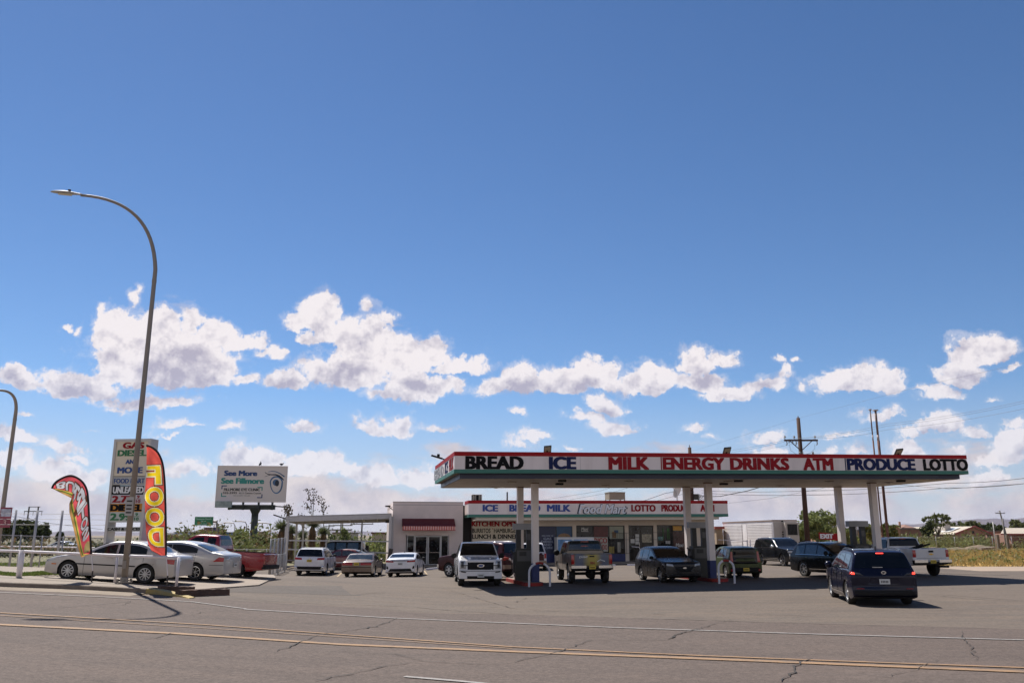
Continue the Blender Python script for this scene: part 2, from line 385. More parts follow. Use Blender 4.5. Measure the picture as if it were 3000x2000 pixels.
def conc_fn(N, g, b):
    a = N.noise(g, .5, 6, .6, .4); f = N.noise(g, 22, 4, .7); st = N.noise(N.v('MULTIPLY', g, (1, .4, 1)), 1.6, 7, .7)
    c = N.mix(N.mr(a.outputs[0], .35, .65), (0.221, 0.181, 0.146), (0.283, 0.233, 0.189)); c = N.mix(N.mr(f.outputs[0], .5, .75, 0, .25), c, (0.184, 0.153, 0.130))
    c = N.mix(N.mr(st.outputs[0], .58, .78, 0, .4), c, (0.153, 0.120, 0.098))
    return c, f.outputs[0], .3
m_conc = nodes_mat('concrete', conc_fn, .8)
def kerb_fn(N, g, b):
    a = N.noise(g, 1.3, 6, .7, .6); f = N.noise(g, 30, 4, .7)
    c = N.mix(N.mr(a.outputs[0], .35, .65), (0.158, 0.122, 0.096), (0.238, 0.198, 0.162)); c = N.mix(N.mr(f.outputs[0], .5, .75, 0, .35), c, (0.106, 0.079, 0.066))
    return c, f.outputs[0], .5
m_kerb = nodes_mat('kerb_concrete', kerb_fn)
def gut_fn(N, g, b):
    a = N.noise(g, 1.0, 6, .7, .6); f = N.noise(g, 30, 4, .7)
    c = N.mix(N.mr(a.outputs[0], .35, .65), (0.198, 0.158, 0.119), (0.251, 0.205, 0.158)); c = N.mix(N.mr(f.outputs[0], .5, .75, 0, .4), c, (0.119, 0.092, 0.073))
    return c, f.outputs[0], .5
m_gut = nodes_mat('gutter_dust', gut_fn)
def grav_fn(N, g, b):
    v = N.n('ShaderNodeTexVoronoi'); N.l(g, v.inputs['Vector']); v.inputs['Scale'].default_value = 14
    a = N.noise(g, .6, 6, .6)
    c = N.mix(v.outputs['Color'], (0.172, 0.142, 0.115), (0.304, 0.264, 0.224)); c = N.mix(N.mr(v.outputs['Distance'], .0, .5, 0, .6), c, (0.251, 0.211, 0.172))
    c = N.mix(N.mr(a.outputs[0], .45, .7, 0, .4), c, (0.218, 0.165, 0.119))
    return c, v.outputs['Distance'], 1.
m_grav = nodes_mat('gravel', grav_fn)
def grass_fn(N, g, b):
    a = N.noise(g, .25, 8, .65, .7); f = N.noise(N.v('MULTIPLY', g, (1, 2.5, 1)), 2.2, 8, .75)
    c = N.mix(N.mr(a.outputs[0], .35, .62), (0.301, 0.181, 0.050), (0.416, 0.248, 0.069)); c = N.mix(N.mr(f.outputs[0], .45, .7, 0, .75), c, (0.196, 0.146, 0.035))
    return c, f.outputs[0], 1.
m_grassf = nodes_mat('dry_grass', grass_fn)
m_white = mat('road_paint_white', (.25, .23, .215), .8, noise_amp=.2, noise_scale=9, coords='World', dirt=(.11, .098, .088, .8))
m_yellow = mat('road_paint_yellow', (.255, .150, .075), .8, noise_amp=.14, noise_scale=6, coords='World', dirt=(.10, .085, .07, .8))
m_faint = mat('bay_paint_yellow', (0.330, 0.238, 0.132), .8, noise_amp=.2, noise_scale=6, coords='World', dirt=(.22, .18, .15, .5))
m_crack = mat('crack_tar', (0.030, 0.024, 0.020), .9)
m_crackl = mat('crack_dust', (0.106, 0.083, 0.066), .9)
m_patch = nodes_mat('patch_asphalt', asphalt((0.063, 0.053, 0.046), (0.083, 0.069, 0.059), (0.172, 0.145, 0.125), (0.099, 0.079, 0.066)))
m_patchl = nodes_mat('pale_patch', asphalt((0.100, 0.078, 0.062), (0.119, 0.092, 0.074), (0.179, 0.148, 0.122), (0.111, 0.085, 0.066)))

sheet('ground', [[(-8900, -59), (8900, -59), (8900, 11900), (-8900, 11900)]], 0, m_dirt)
# boundary between street and forecourt / gutter, from left to right
RB = [(-60, 24.5), (-15.3, 25.95), (-12.4, 26.4), (-10.1, 26.6), (-5.2, 26.75), (0, 26.0), (6.3, 23.2), (12.1, 20.8), (22, 17.8), (60, 8)]
sheet('road', [[(RB[i][0], -20), (RB[i+1][0], -20), RB[i+1], RB[i]] for i in range(len(RB)-1)], .016, m_road)
# forecourt: between the street and the shop, ends at the dirt on the right
FT = [(-10.1, 31.0), (-8.2, 36), (-6, 60)]
sheet('forecourt', [[RB[i], RB[i+1], (RB[i+1][0], 44), (RB[i][0], 44)] for i in range(3, 8)] + [[RB[8], (34, 15), (34, 44), (22, 44)]] +
      [[(-18, 44), (30, 44), (29, 52), (26, 78), (-18, 62)]] + [[(-18, 38.2), (-10.1, 31), (-10.1, 44), (-18, 44)]], .008, m_fore)
def strip(mb, pts, w, off, m=0, sub=14):
    """flat painted strip along pixel points laid on the ground"""
    P = []
    for (a, b) in zip(pts[:-1], pts[1:]):
        for k in range(sub): t = k/sub; P.append(gnd(a[0]+(b[0]-a[0])*t, a[1]+(b[1]-a[1])*t))
    P.append(gnd(*pts[-1])); return wstrip(mb, P, w, off, m)
def wstrip(mb, P, w, off, m=0, jit=0, taper=False):
    vs = []; N = len(P)
    for i, p in enumerate(P):
        d = (P[min(i+1, N-1)]-P[max(i-1, 0)]); d.z = 0; d.normalize(); nn = Vector((-d.y, d.x, 0))
        ww = w*(1+random.uniform(-jit, jit))/2
        if taper: ww *= .35+.65*math.sin(math.pi*min(1, max(0, (i+.5)/N)))
        for s_ in (1, -1):
            q = p+nn*ww*s_; vs.append((q.x, q.y, gz(q.x, q.y)+off))
    mb.add(vs, [(2*i, 2*i+1, 2*i+3, 2*i+2) for i in range(N-1)], m)
def marking(name, segs, w, mt, off=.03):
    mb = MB()
    for s_ in segs: strip(mb, s_, w, off)
    return tag(fixn(mb.build(name, mt)), kind='structure')
mb = MB(); strip(mb, [(-60, 1734), (0, 1737), (300, 1750), (560, 1764), (720, 1785)], .11, .03)
strip(mb, [(715, 1786), (1150, 1812), (1800, 1840), (2400, 1860), (3000, 1877), (3200, 1884)], .13, .03)
tag(fixn(mb.build('edge_line', m_white)), kind='structure')
marking('yellow_line', [[(-60, 1794), (0, 1797), (600, 1832), (1500, 1897), (2000, 1921), (2400, 1937), (3000, 1959), (3200, 1966)]], .12, m_yellow)
marking('yellow_line', [[(-60, 1829), (0, 1832), (500, 1857), (1000, 1890), (1500, 1911), (2000, 1930), (2300, 1942), (3000, 1971), (3200, 1979)]], .23, m_yellow)
marking('yellow_line', [[(-60, 1802), (0, 1805), (600, 1842), (1000, 1868), (1500, 1902)]], .06, m_yellow)
marking('lane_line', [[(1185, 1985), (1350, 1999), (1460, 2010)]], .12, m_white)
marking('bay_line', [[(1003, 1676), (988, 1689)], [(1243, 1672), (1252, 1684)], [(1117, 1681), (1112, 1690)]], .1, m_faint, .02)
# cracks
def crack(mb, pts, w, m=0):
    P = []
    for (a, b) in zip(pts[:-1], pts[1:]):
        A_, B_ = gnd(*a), gnd(*b); n = max(3, int((B_-A_).length/.22))
        for k in range(n):
            t = k/n; q = A_.lerp(B_, t)+Vector((random.uniform(-.06, .06), random.uniform(-.05, .05), 0)); P.append(q)
    P.append(gnd(*pts[-1])); wstrip(mb, P, w, .034, m, .7, True)
mb = MB()
for pts, w in [([(920, 1998), (1040, 1975), (1140, 1953), (1230, 1938)], .05), ([(1000, 1910), (1160, 1918), (1230, 1938), (1390, 1948), (1500, 1945)], .035), ([(805, 1909), (870, 1890), (925, 1865)], .04),
               ([(925, 1864), (1000, 1853), (1110, 1835), (1163, 1813)], .05), ([(1500, 1943), (1600, 1920), (1660, 1903), (1735, 1877)], .05), ([(1735, 1877), (1960, 1877), (1985, 1860), (2050, 1842), (2140, 1816)], .04),
               ([(1500, 1862), (1735, 1877)], .025), ([(1965, 1873), (1990, 1858), (2030, 1850)], .06), ([(2375, 1932), (2330, 1955), (2310, 1985), (2290, 2000)], .06), ([(2820, 1850), (2825, 1872), (2840, 1890), (2860, 1935)], .03),
               ([(560, 1806), (590, 1795), (700, 1788)], .025), ([(360, 1775), (385, 1762), (300, 1772), (80, 1790)], .03), ([(430, 1875), (480, 1862), (510, 1857)], .035), ([(140, 1745), (260, 1738), (350, 1732)], .03), ([(150, 1835), (410, 1825)], .02),
               ([(1130, 1855), (1500, 1862)], .02), ([(1750, 1905), (2100, 1930)], .025), ([(1510, 1765), (1540, 1752)], .05), ([(1500, 1778), (1640, 1772)], .03), ([(1880, 1803), (1950, 1798)], .05), ([(2180, 1770), (2350, 1757)], .02),
               ([(1160, 1790), (1300, 1812), (1500, 1822)], .02), ([(660, 1748), (720, 1755), (860, 1762)], .05), ([(2560, 1995), (2700, 1960), (2760, 1930)], .02), ([(1450, 1700), (1400, 1690), (1330, 1700), (1345, 1712)], .03)]:
    crack(mb, pts, w*.62)
o = mb.build('road_cracks', m_crack); tag(fixn(o), kind='structure')
# tar seams that follow the street edge
mb = MB()
for pts, w in [([(700, 1760), (1200, 1776), (1500, 1800), (2200, 1822), (3000, 1845)], .05), ([(2700, 1740), (2850, 1755), (3000, 1762)], .06), ([(640, 1752), (900, 1768), (1300, 1795)], .035), ([(1300, 1722), (1500, 1782), (1620, 1790), (1900, 1798)], .03), ([(2000, 1790), (2400, 1806), (3000, 1812)], .03)]:
    crack(mb, pts, w)
tag(fixn(mb.build('seam_lines', m_crackl)), kind='structure')
# repair patches
def patch(name, pxs, mt, off):
    P = [gnd(*q) for q in pxs]; return sheet(name, [[(p.x, p.y) for p in P]], off, mt)
patch('asphalt_patch', [(690, 1716), (1000, 1716), (1060, 1745), (640, 1733)], m_patch, .012)
patch('pale_patch', [(1000, 1720), (1080, 1712), (1130, 1735), (1030, 1742)], m_patchl, .0125)
patch('pale_patch', [(2700, 1742), (3200, 1722), (3400, 1790), (3000, 1760)], m_patchl, .012)
# concrete pad under the silver cars, verge and kerb
pad = [gnd(120, 1683), gnd(480, 1723), gnd(640, 1723), Vector((-10.3, 37.5, 0)), Vector((-17.5, 44, 0)), Vector((-19.5, 34, 0))]
sheet('concrete_pad', [[(-19.5, 31.5), (-12.0, 28.6), (-10.6, 29.4), (-9.6, 33), (-10.4, 38.2), (-12.2, 44.2), (-19.5, 44.2)]], .055, m_conc, skirt=.05)
VERGE = .13
sheet('gravel_verge', [[(-46, 25.6), (-15.6, 27.05), (-19.5, 31.5), (-46, 39)], [(-15.6, 27.05), (-11.4, 27.25), (-11.4, 28.3), (-12.0, 28.58), (-19.48, 31.46)]], VERGE, m_grav, skirt=.12)
sheet('gravel_verge', [[(-46, 39), (-19.5, 31.5), (-19.5, 50), (-46, 60)]], .02, m_grav)
# gutter and kerb along the street
def kprof(pts, name, mt, prof, w=None):
    mb = MB(); N = len(pts); vs = []
    for i, p in enumerate(pts):
        d = (pts[min(i+1, N-1)]-pts[max(i-1, 0)]); d.z = 0; d.normalize(); nn = Vector((-d.y, d.x, 0))
        for (a, h) in prof:
            q = p+nn*a; vs.append((q.x, q.y, gz(q.x, q.y)+h))
    k = len(prof); mb.add(vs, [(i*k+j, (i+1)*k+j, (i+1)*k+j+1, i*k+j+1) for i in range(N-1) for j in range(k-1)])
    return mb.build(name, mt)
def poly(pts, n):
    out = []
    for a, b in zip(pts[:-1], pts[1:]):
        a, b = Vector((*a, 0)), Vector((*b, 0)); c_ = max(1, int((b-a).length/n))
        out += [a.lerp(b, k/c_) for k in range(c_)]
    return out+[Vector((*pts[-1], 0))]
KL = poly([(-60, 25.35), (-15.5, 26.75), (-13.4, 27.1), (-11.4, 27.1)], .5)
o = kprof(KL, 'gutter', m_gut, [(-1.1, .02), (-.8, .022), (-.02, .03), (-.02, .03)]); o['kind'] = 'structure'
o = kprof(KL, 'kerb', m_kerb, [(0, 0), (.015, .14), (.04, .16), (.2, .16), (.22, .1)]); o['kind'] = 'structure'
KE = [Vector((-11.4, 27.1, 0)), Vector((-10.9, 27.05, 0)), Vector((-10.3, 26.7, 0)), Vector((-9.75, 26.3, 0))]
mb = MB(); vs = []
for i, p in enumerate(KE):
    h = [.15, .12, .07, .02][i]
    for a, z in ((0, 0), (.02, h), (.3, h+.01), (.34, 0)): vs.append((p.x+.25*a, p.y+a, gz(p.x, p.y)+z+.01))
mb.add(vs, [(i*4+j, (i+1)*4+j, (i+1)*4+j+1, i*4+j+1) for i in range(3) for j in range(3)]+[(15, 14, 13, 12)])
m_ykerb = mat('yellow_kerb_paint', (.34, .25, .09), .8, noise_amp=.2, noise_scale=5, coords='World', dirt=(.2, .17, .13, .8))
o = mb.build('kerb_end', m_ykerb); o['kind'] = 'structure'
# dry field right, berm lines
sheet('dry_grass_field', [[(30, 57.2), (72, 57.2), (150, 140), (40, 140)]], .02, m_grassf)
sheet('dirt_shoulder', [[(27, 50), (70, 46), (70, 57), (27, 57)]], .015, nodes_mat('pale_dirt', lambda N, g, b: (N.mix(N.mr(N.noise(N.v('MULTIPLY', g, (.3, 2, 1)), .8, 7, .65, .5).outputs[0], .35, .65), (0.264, 0.198, 0.149), (0.343, 0.271, 0.211)), N.noise(g, 8, 5, .7).outputs[0], .8)))
sheet('weed_ground', [[(-90, 62), (-6, 66.5), (-6, 84), (-90, 120)]], .012, nodes_mat('weed_soil', lambda N, g, b: (N.mix(N.mr(N.noise(g, .5, 7, .65, .5).outputs[0], .4, .6), (0.158, 0.132, 0.079), (0.132, 0.132, 0.059)), N.noise(g, 8, 5, .7).outputs[0], .8)))
# mountains
def ridge(name, pts, Y, depth, mt):
    mb = MB(); P = []
    for (a, b) in zip(pts[:-1], pts[1:]):
        for k in range(14):
            t = k/14; P.append((a[0]+(b[0]-a[0])*t, a[1]+(b[1]-a[1])*t))
    P.append(pts[-1]); vs = []; rows = 7
    for i, (x, y) in enumerate(P):
        top = at(x, y, Y); top.z += noise.noise(Vector((x*.03, 3.1, 0)))*7
        for r_ in range(rows+1):
            t = r_/rows; q = Vector((top.x, top.y-depth*(1-t), top.z*t))
            q.z += noise.noise(Vector((x*.04, t*4, 1.7)))*18*math.sin(math.pi*t); q.y += noise.noise(Vector((x*.05, t*3, 9)))*depth*.2*math.sin(math.pi*t)
            vs.append(q)
        vs.append((top.x, top.y+900, -5))
    k = rows+2; mb.add(vs, [(i*k+j, (i+1)*k+j, (i+1)*k+j+1, i*k+j+1) for i in range(len(P)-1) for j in range(k-1)])
    o = mb.build(name, mt, smooth=True); return tag(fixn(o), kind='structure')
sheet('weed_ground', [[(-900, 62), (-90.5, 62), (-90.5, 900), (-900, 900)], [(-90.4, 121), (-6, 85), (-6, 900), (-90.4, 900)]], .03, nodes_mat('plain_soil', lambda N, g, b: (N.mix(N.mr(N.noise(g, .08, 7, .65, .5).outputs[0], .4, .6), (.13, .10, .065), (.10, .10, .05)), None, 0)))
m_mtn = nodes_mat('mountain_rock', lambda N, g, b: (N.mix(N.mr(N.noise(g, .004, 7, .65, .5).outputs[0], .35, .65), (.085, .065, .07), (.12, .095, .09)), None, 0))
ridge('mountains', [(1800, 1566), (2380, 1552), (2460, 1533), (2520, 1548), (2600, 1538), (2700, 1533), (2790, 1526), (2850, 1520), (2910, 1518), (2960, 1521), (3010, 1515), (3100, 1512), (3300, 1520), (3600, 1560)], 7800, 1100, m_mtn)
ridge('mountains', [(-300, 1556), (0, 1558), (150, 1562), (200, 1554), (300, 1556), (480, 1559), (620, 1562), (800, 1556), (1000, 1552), (1100, 1557), (1250, 1560)], 9000, 900, m_mtn)
# ------------------------------------------------------------------ vehicles
def paint(name, c, metal=.0, rough=.3, dirt=None):
    return mat(name, c, rough, metal, coat=(.12 if max(c) < .1 else .7), spec=(.3 if max(c) < .1 else .5), noise_amp=.04, noise_scale=2.5, dirt=dirt)
m_glass = mat('car_glass', (.006, .007, .008), .04, 0, spec=.35, noise_amp=.3, noise_scale=4)
m_glassl = mat('tinted_glass', (.02, .028, .034), .05, 0, spec=1., noise_amp=.5, noise_scale=2)
m_tyre = mat('tyre_rubber', (.018, .017, .016), .85, bump=.2, bump_scale=60)
m_blk = mat('black_plastic', (.014, .014, .015), .7, spec=.2)
m_under = mat('underbody', (.012, .011, .011), .9)
m_chrome = mat('chrome', (.62, .62, .63), .15, 1)
m_alloy = mat('alloy', (.50, .50, .51), .32, .75)
m_dalloy = mat('dark_alloy', (.06, .06, .062), .4, .5)
m_red = mat('red_lens', (.36, .012, .010), .2, coat=.6)
m_redon = mat('lit_red_lens', (.5, .01, .01), .2, emit=(1, .05, .03), es=2.2)
m_lens = mat('clear_lens', (.42, .44, .46), .12, .3, coat=1)
m_amber = mat('amber_lens', (.55, .16, .02), .25, coat=.5)
m_plate_y = mat('plate_yellow', (.62, .45, .05), .5)
m_plate_w = mat('plate_white', (.55, .56, .55), .5)
m_seam = mat('panel_gap', (.008, .008, .008), .9, spec=.1)
m_pw = mat('paint_text', (.75, .75, .75), .5)
def interp(P, x):
    if x <= P[0][0]: return P[0][1]
    for (a, b), (c, d) in zip(P[:-1], P[1:]):
        if x <= c: return b+(d-b)*(x-a)/max(1e-9, c-a)
    return P[-1][1]
def chaikin(P, it=2):
    for _ in range(it):
        Q = [P[0]]
        for a, b in zip(P[:-1], P[1:]):
            Q += [(a[0]*.75+b[0]*.25, a[1]*.75+b[1]*.25), (a[0]*.25+b[0]*.75, a[1]*.25+b[1]*.75)]
        P = Q+[P[-1]]
    return P
class Car:
    def __init__(s, L, W, top, belt, h0=.2, wf=.9, wr=None, Rw=.33, tw=.22, arch=.06, tumble=.32, bow=(.16, .1), bed=None, taper=.06, smooth=2, bodyw=None, track=None):
        s.L, s.W, s.h0, s.Rw, s.tw, s.tt, s.bow, s.bed, s.taper = L, W, h0, Rw, tw, tumble, bow, bed, taper
        s.belt = belt; s.wf, s.wr = wf, wr; s.Ra = Rw+arch; s.zc = Rw
        c = chaikin(top, smooth); out = [c[0]]
        for a, b in zip(c[:-1], c[1:]):
            n = max(1, int(math.ceil(max(abs(b[0]-a[0])/.07, abs(b[1]-a[1])/.07))))
            for k in range(1, n+1): out.append((a[0]+(b[0]-a[0])*k/n, a[1]+(b[1]-a[1])*k/n))
        P = []; ls = -1
        for (x, z) in out:
            x = max(x, ls+1e-4); ls = x; P.append((x, z))
        s.curve = P
        ex = []
        for w in (wf, wr):
            n = 18
            for k in range(n+1): ex.append(w+s.Ra*1.001*math.cos(math.pi*(1-k/n)))
        P2 = list(P)
        for e in ex:
            if P[0][0] < e < P[-1][0]: P2.append((e, interp(P, e)))
        P2.sort(key=lambda p: p[0]); s.P = P2
        s.ref = max(b[1] for b in belt)
    def w(s, x):
        t = max(0, 1-x/.9); u = max(0, 1-(s.L-x)/.8); return s.W/2*(1-s.taper*t*t-s.taper*.6*u*u)
    def sy(s, x, z):
        f = (z-s.h0)/(s.ref-s.h0)
        return s.w(x)*interp([(0, .945), (.1, .982), (.35, 1.0), (.7, .995), (.86, .985), (1.0, .955), (1.3, .93)], f)
    def zb(s, x): return interp(s.belt, x)
    def z0(s, x):
        z = s.h0+.07*max(0, 1-x/.5)+.09*max(0, 1-(s.L-x)/.6)
        for w in (s.wf, s.wr):
            d = abs(x-w)
            if d < s.Ra: z = max(z, s.zc+math.sqrt(s.Ra**2-d*d)-.01)
        return z
    def bw(s, x, y):
        f = abs(y)/max(.1, s.W/2)
        return x+s.bow[0]*f**2.6*math.exp(-x/.4)-s.bow[1]*f**2.6*math.exp(-(s.L-x)/.35)
    def loc(s, x, y, z): return (s.L/2-s.bw(x, y), y, z)
    def be(s, x, zt): return max(min(s.zb(x), zt-.07), s.z0(x)+.005)
    def ye(s, x, zt):
        b = s.be(x, zt); return s.sy(x, b)-max(0, zt-.1-b)*s.tt
    def sect(s, x, zt):
        z0 = s.z0(x); b = s.be(x, zt); pts = []
        for f in (0, .1, .25, .42, .6, .76, .9, 1): z = z0+(b-z0)*f; pts.append((s.sy(x, z), z))
        ye = s.ye(x, zt); zt = max(zt, b+.02); e = max(b+.005, zt-.1); yb = pts[-1][0]
        for f in (.04, .5, 1): pts.append((yb+(ye-yb)*f-(.012 if f == .04 and e-b > .12 else 0), b+(e-b)*f))
        k = min(1, (zt-e)/.1)
        if s.bed and s.bed[0] < x < s.bed[1]:
            zf = zt-.5
            pts += [(ye-.01, zt-.01), (ye-.07, zt), (ye-.075, zt-.01), (ye-.08, zf), (0, zf)]
        else:
            pts += [(ye-.03*k, zt-.05*k), (ye-.08*k, zt-.025*k), (ye-.18*k, zt-.012*k), (ye*.5, zt-.004*k), (0, zt)]
        return pts
    def build(s, root, body_m):
        mb = MB(); n = None
        for (x, zt) in s.P:
            h = s.sect(x, zt); full = h+[(-y, z) for y, z in h[-2::-1]]
            n = len(full); mb.v += [s.loc(x, y, z) for y, z in full]
        N = len(s.P)
        for i in range(N-1):
            for j in range(n-1):
                mb.f.append((i*n+j, i*n+j+1, (i+1)*n+j+1, (i+1)*n+j)); mb.m.append(0)
            mb.f.append((i*n, (i+1)*n, (i+1)*n+n-1, i*n+n-1)); mb.m.append(1)
        mb.f.append(tuple(range(n))); mb.m.append(0)
        mb.f.append(tuple((N-1)*n+j for j in range(n-1, -1, -1))); mb.m.append(0)
        o = mb.build('body', [body_m, m_under], root, smooth=True); fixn(o); o.data.set_sharp_from_angle(angle=R(38))
        s.root = root; s.body = o; return o
    # surface points
    def fpt(s, face, y, z, off=0):
        C = s.curve
        if face == 'f':
            k = 0
            while k < len(C)-2 and C[k+1][1] < z: k += 1
            a, b = C[k], C[k+1]
        else:
            k = len(C)-1
            while k > 1 and C[k-1][1] < z: k -= 1
            a, b = C[k], C[k-1]
        x = a[0]+(b[0]-a[0])*max(0, min(1, (z-a[1])/max(1e-6, b[1]-a[1])))
        p = s.loc(x, y, z); return (p[0]+(off if face == 'f' else -off), p[1], p[2])
    def patch(s, name, face, q, mt, off=.012, n=(8, 4), parent=None, both=False):
        """q = four (y, z) corners; laid on the nose or the tail"""
        out = []
        for sg in ((1, -1) if both else (1,)):
            mb = MB(); a, b, c, d = q
            G = []
            for j in range(n[1]+1):
                v = j/n[1]
                for i in range(n[0]+1):
                    u = i/n[0]
                    y = (a[0]*(1-u)+b[0]*u)*(1-v)+(d[0]*(1-u)+c[0]*u)*v; z = (a[1]*(1-u)+b[1]*u)*(1-v)+(d[1]*(1-u)+c[1]*u)*v
                    ed = (i in (0, n[0]) or j in (0, n[1]))
                    G.append(s.fpt(face, y*sg, z, off*(.0 if ed else 1)))
            w_ = n[0]+1; mb.add(G, [(j*w_+i, j*w_+i+1, (j+1)*w_+i+1, (j+1)*w_+i) for j in range(n[1]) for i in range(n[0])])
            o = mb.build(name, mt, parent or s.root, smooth=True); fx = fixn(o)
            # outward
            out.append(o)
        return out
    def sidepatch(s, name, q, mt, off=.008, n=(6, 4), both=True):
        for sg in ((1, -1) if both else (both or 1,)):
            mb = MB(); a, b, c, d = q; G = []
            for j in range(n[1]+1):
                v = j/n[1]
                for i in range(n[0]+1):
                    u = i/n[0]
                    x = (a[0]*(1-u)+b[0]*u)*(1-v)+(d[0]*(1-u)+c[0]*u)*v; z = (a[1]*(1-u)+b[1]*u)*(1-v)+(d[1]*(1-u)+c[1]*u)*v
                    p = s.loc(x, s.sy(x, z), z); G.append((p[0], (p[1]+off)*sg, p[2]))
            w_ = n[0]+1; mb.add(G, [(j*w_+i, j*w_+i+1, (j+1)*w_+i+1, (j+1)*w_+i) for j in range(n[1]) for i in range(n[0])])
            mb.build(name, mt, s.root, smooth=True)
    def side_windows(s, segs, mt=None, lo=.03, hi=.03, name='window'):
        C = s.P
        for sg in (1, -1):
            for (x0, x1) in segs:
                mb = MB(); G = []; nx, nz = 16, 4; ok = []
                for i in range(nx+1):
                    x = x0+(x1-x0)*i/nx; zt = interp(C, x); b = s.zb(x); za = b+lo; zb_ = max(za+.004, zt-.1-hi+.0)
                    yb = s.sy(x, b)
                    for j in range(nz+1):
                        z = za+(zb_-za)*j/nz; y = yb-(z-b)*s.tt+.006
                        p = s.loc(x, y, z); G.append((p[0], y*sg, z))
                mb.add(G, [(i*(nz+1)+j, (i+1)*(nz+1)+j, (i+1)*(nz+1)+j+1, i*(nz+1)+j+1) for i in range(nx) for j in range(nz)])
                mb.build(name, mt or m_glass, s.root, smooth=True)
    def topglass(s, name, x0, x1, mt=None, inset=.07, off=.006, zmin=None):
        C = [p for p in s.curve if x0 <= p[0] <= x1 and (zmin is None or p[1] >= zmin)]
        mb = MB(); G = []; n = 10
        for k, (x, z) in enumerate(C):
            a = C[max(0, k-1)]; b = C[min(len(C)-1, k+1)]; dx, dz = b[0]-a[0], b[1]-a[1]; q = math.hypot(dx, dz) or 1
            nx, nz = -dz/q, dx/q
            w = s.ye(x, z)-inset
            for i in range(n+1):
                y = w*(2*i/n-1); dr = .012*(abs(y)/max(.1, w))**2
                p = s.loc(x+nx*off, y, z+nz*off-dr*max(0, nz)); G.append(p)
        mb.add(G, [(k*(n+1)+i, k*(n+1)+i+1, (k+1)*(n+1)+i+1, (k+1)*(n+1)+i) for k in range(len(C)-1) for i in range(n)])
        return mb.build(name, mt or m_glass, s.root, smooth=True)
    def wheels(s, rim=None, spokes=10, rims=.66, style=0, steer=0):
        rim = rim or m_alloy; R_, w = s.Rw, s.tw; rr = R_*rims; proto = None
        for x, f in ((s.wf, 1), (s.wr, 0)):
            for sg in (1, -1):
                y = (s.W/2-w/2-.035)
                if proto is None:
                    mb = MB(); hw = w/2
                    mb.lathe([(rr*.97, -hw+.01), (rr+.02, -hw), (R_-.05, -hw-.005), (R_-.012, -hw+.02), (R_, -hw+.06), (R_, hw-.06), (R_-.012, hw-.02), (R_-.05, hw+.005), (rr+.02, hw), (rr*.97, hw-.01)], 32, 0, 'y')
                    mb.lathe([(0, -.0), (rr, -.0)], 32, 0, 'y')
                    t = mb.build('wheel', [m_tyre], s.root, smooth=True, sharp=35)
                    mr_ = MB(); hw2 = hw-.012
                    mr_.lathe([(rr, hw2-.09), (rr, hw2), (rr-.025, hw2+.004), (rr-.035, hw2-.03)], 32, 0, 'y')
                    mr_.lathe([(0, hw2-.005), (rr*.17, hw2-.005), (rr*.22, hw2-.04)], 16, 0, 'y')
                    for k in range(spokes):
                        a = 2*math.pi*k/spokes
                        for da in ((-.12, .12) if style == 1 else (0,)):
                            e = (math.cos(a+da), math.sin(a+da)); wd = rr*(.10 if style == 1 else (.26 if spokes <= 6 else .15))
                            mr_.bar((e[0]*rr*.12, hw2-.03, e[1]*rr*.12), (e[0]*(rr-.02), hw2-.02, e[1]*(rr-.02)), .03, wd)
                    mr_.lathe([(0, hw2-.095), (rr, hw2-.09)], 32, 1, 'y')
                    r_ = mr_.build('rim', [rim, m_under], t, smooth=False); fixn(r_); proto = t
                    t.location = (s.L/2-x, y, R_)
                else:
                    t = copy_tree(proto, s.root); t.location = (s.L/2-x, sg*y, R_)
                t.rotation_euler = (0, 0, (0 if sg > 0 else math.pi)+(steer if f else 0))
    def seams(s, xs, handles=(), hm=None, lower=True, zh=None):
        for sg in (1, -1):
            for x in xs:
                P = []; mb = MB()
                z1 = s.zb(x)-.01; za = s.z0(x)+.04
                for k in range(9):
                    z = za+(z1-za)*k/8; p = s.loc(x, s.sy(x, z)+.001, z); P.append((p[0], sg*p[1], p[2]))
                mb.tube(P, .006, 4); mb.build('door_gap', m_seam, s.root)
        for sg in (1, -1):
            for x in handles:
                z = (zh or s.zb(x)-.13); p = s.loc(x, s.sy(x, z), z)
                h = MB(); h.box(p[0]-.1, p[0]+.1, sg*p[1]-.005, sg*p[1]+.03*1, z-.016, z+.016) if sg > 0 else h.box(p[0]-.1, p[0]+.1, sg*p[1]-.03, sg*p[1]+.005, z-.016, z+.016)
                h.build('door_handle', hm or m_chrome, s.root)
    def mirrors(s, x, mt, big=1.):
        for sg in (1, -1):
            zb = s.zb(x)+.09; y = s.sy(x, s.zb(x)); mb = MB(); c = (s.L/2-x, sg*(y+.13*big), zb)
            prof = [(.0, -.5), (.6, -.42), (.95, -.1), (1, .2), (.75, .48), (0, .5)]
            n = 10; vs = []
            for (r_, h) in prof:
                for k in range(n):
                    a = 2*math.pi*k/n; vs.append((c[0]+h*.14*big, c[1]+math.cos(a)*r_*.115*big, c[2]+math.sin(a)*r_*.085*big*(1.3 if big > 1 else 1)))
            mb.add(vs, [(i*n+k, i*n+(k+1) % n, (i+1)*n+(k+1) % n, (i+1)*n+k) for i in range(len(prof)-1) for k in range(n)])
            mb.bar((c[0]+.01, sg*(y-.03), zb-.07), (c[0], c[1], zb-.04), .06, .04)
            mb.build('mirror', mt, s.root, smooth=True, sharp=50)
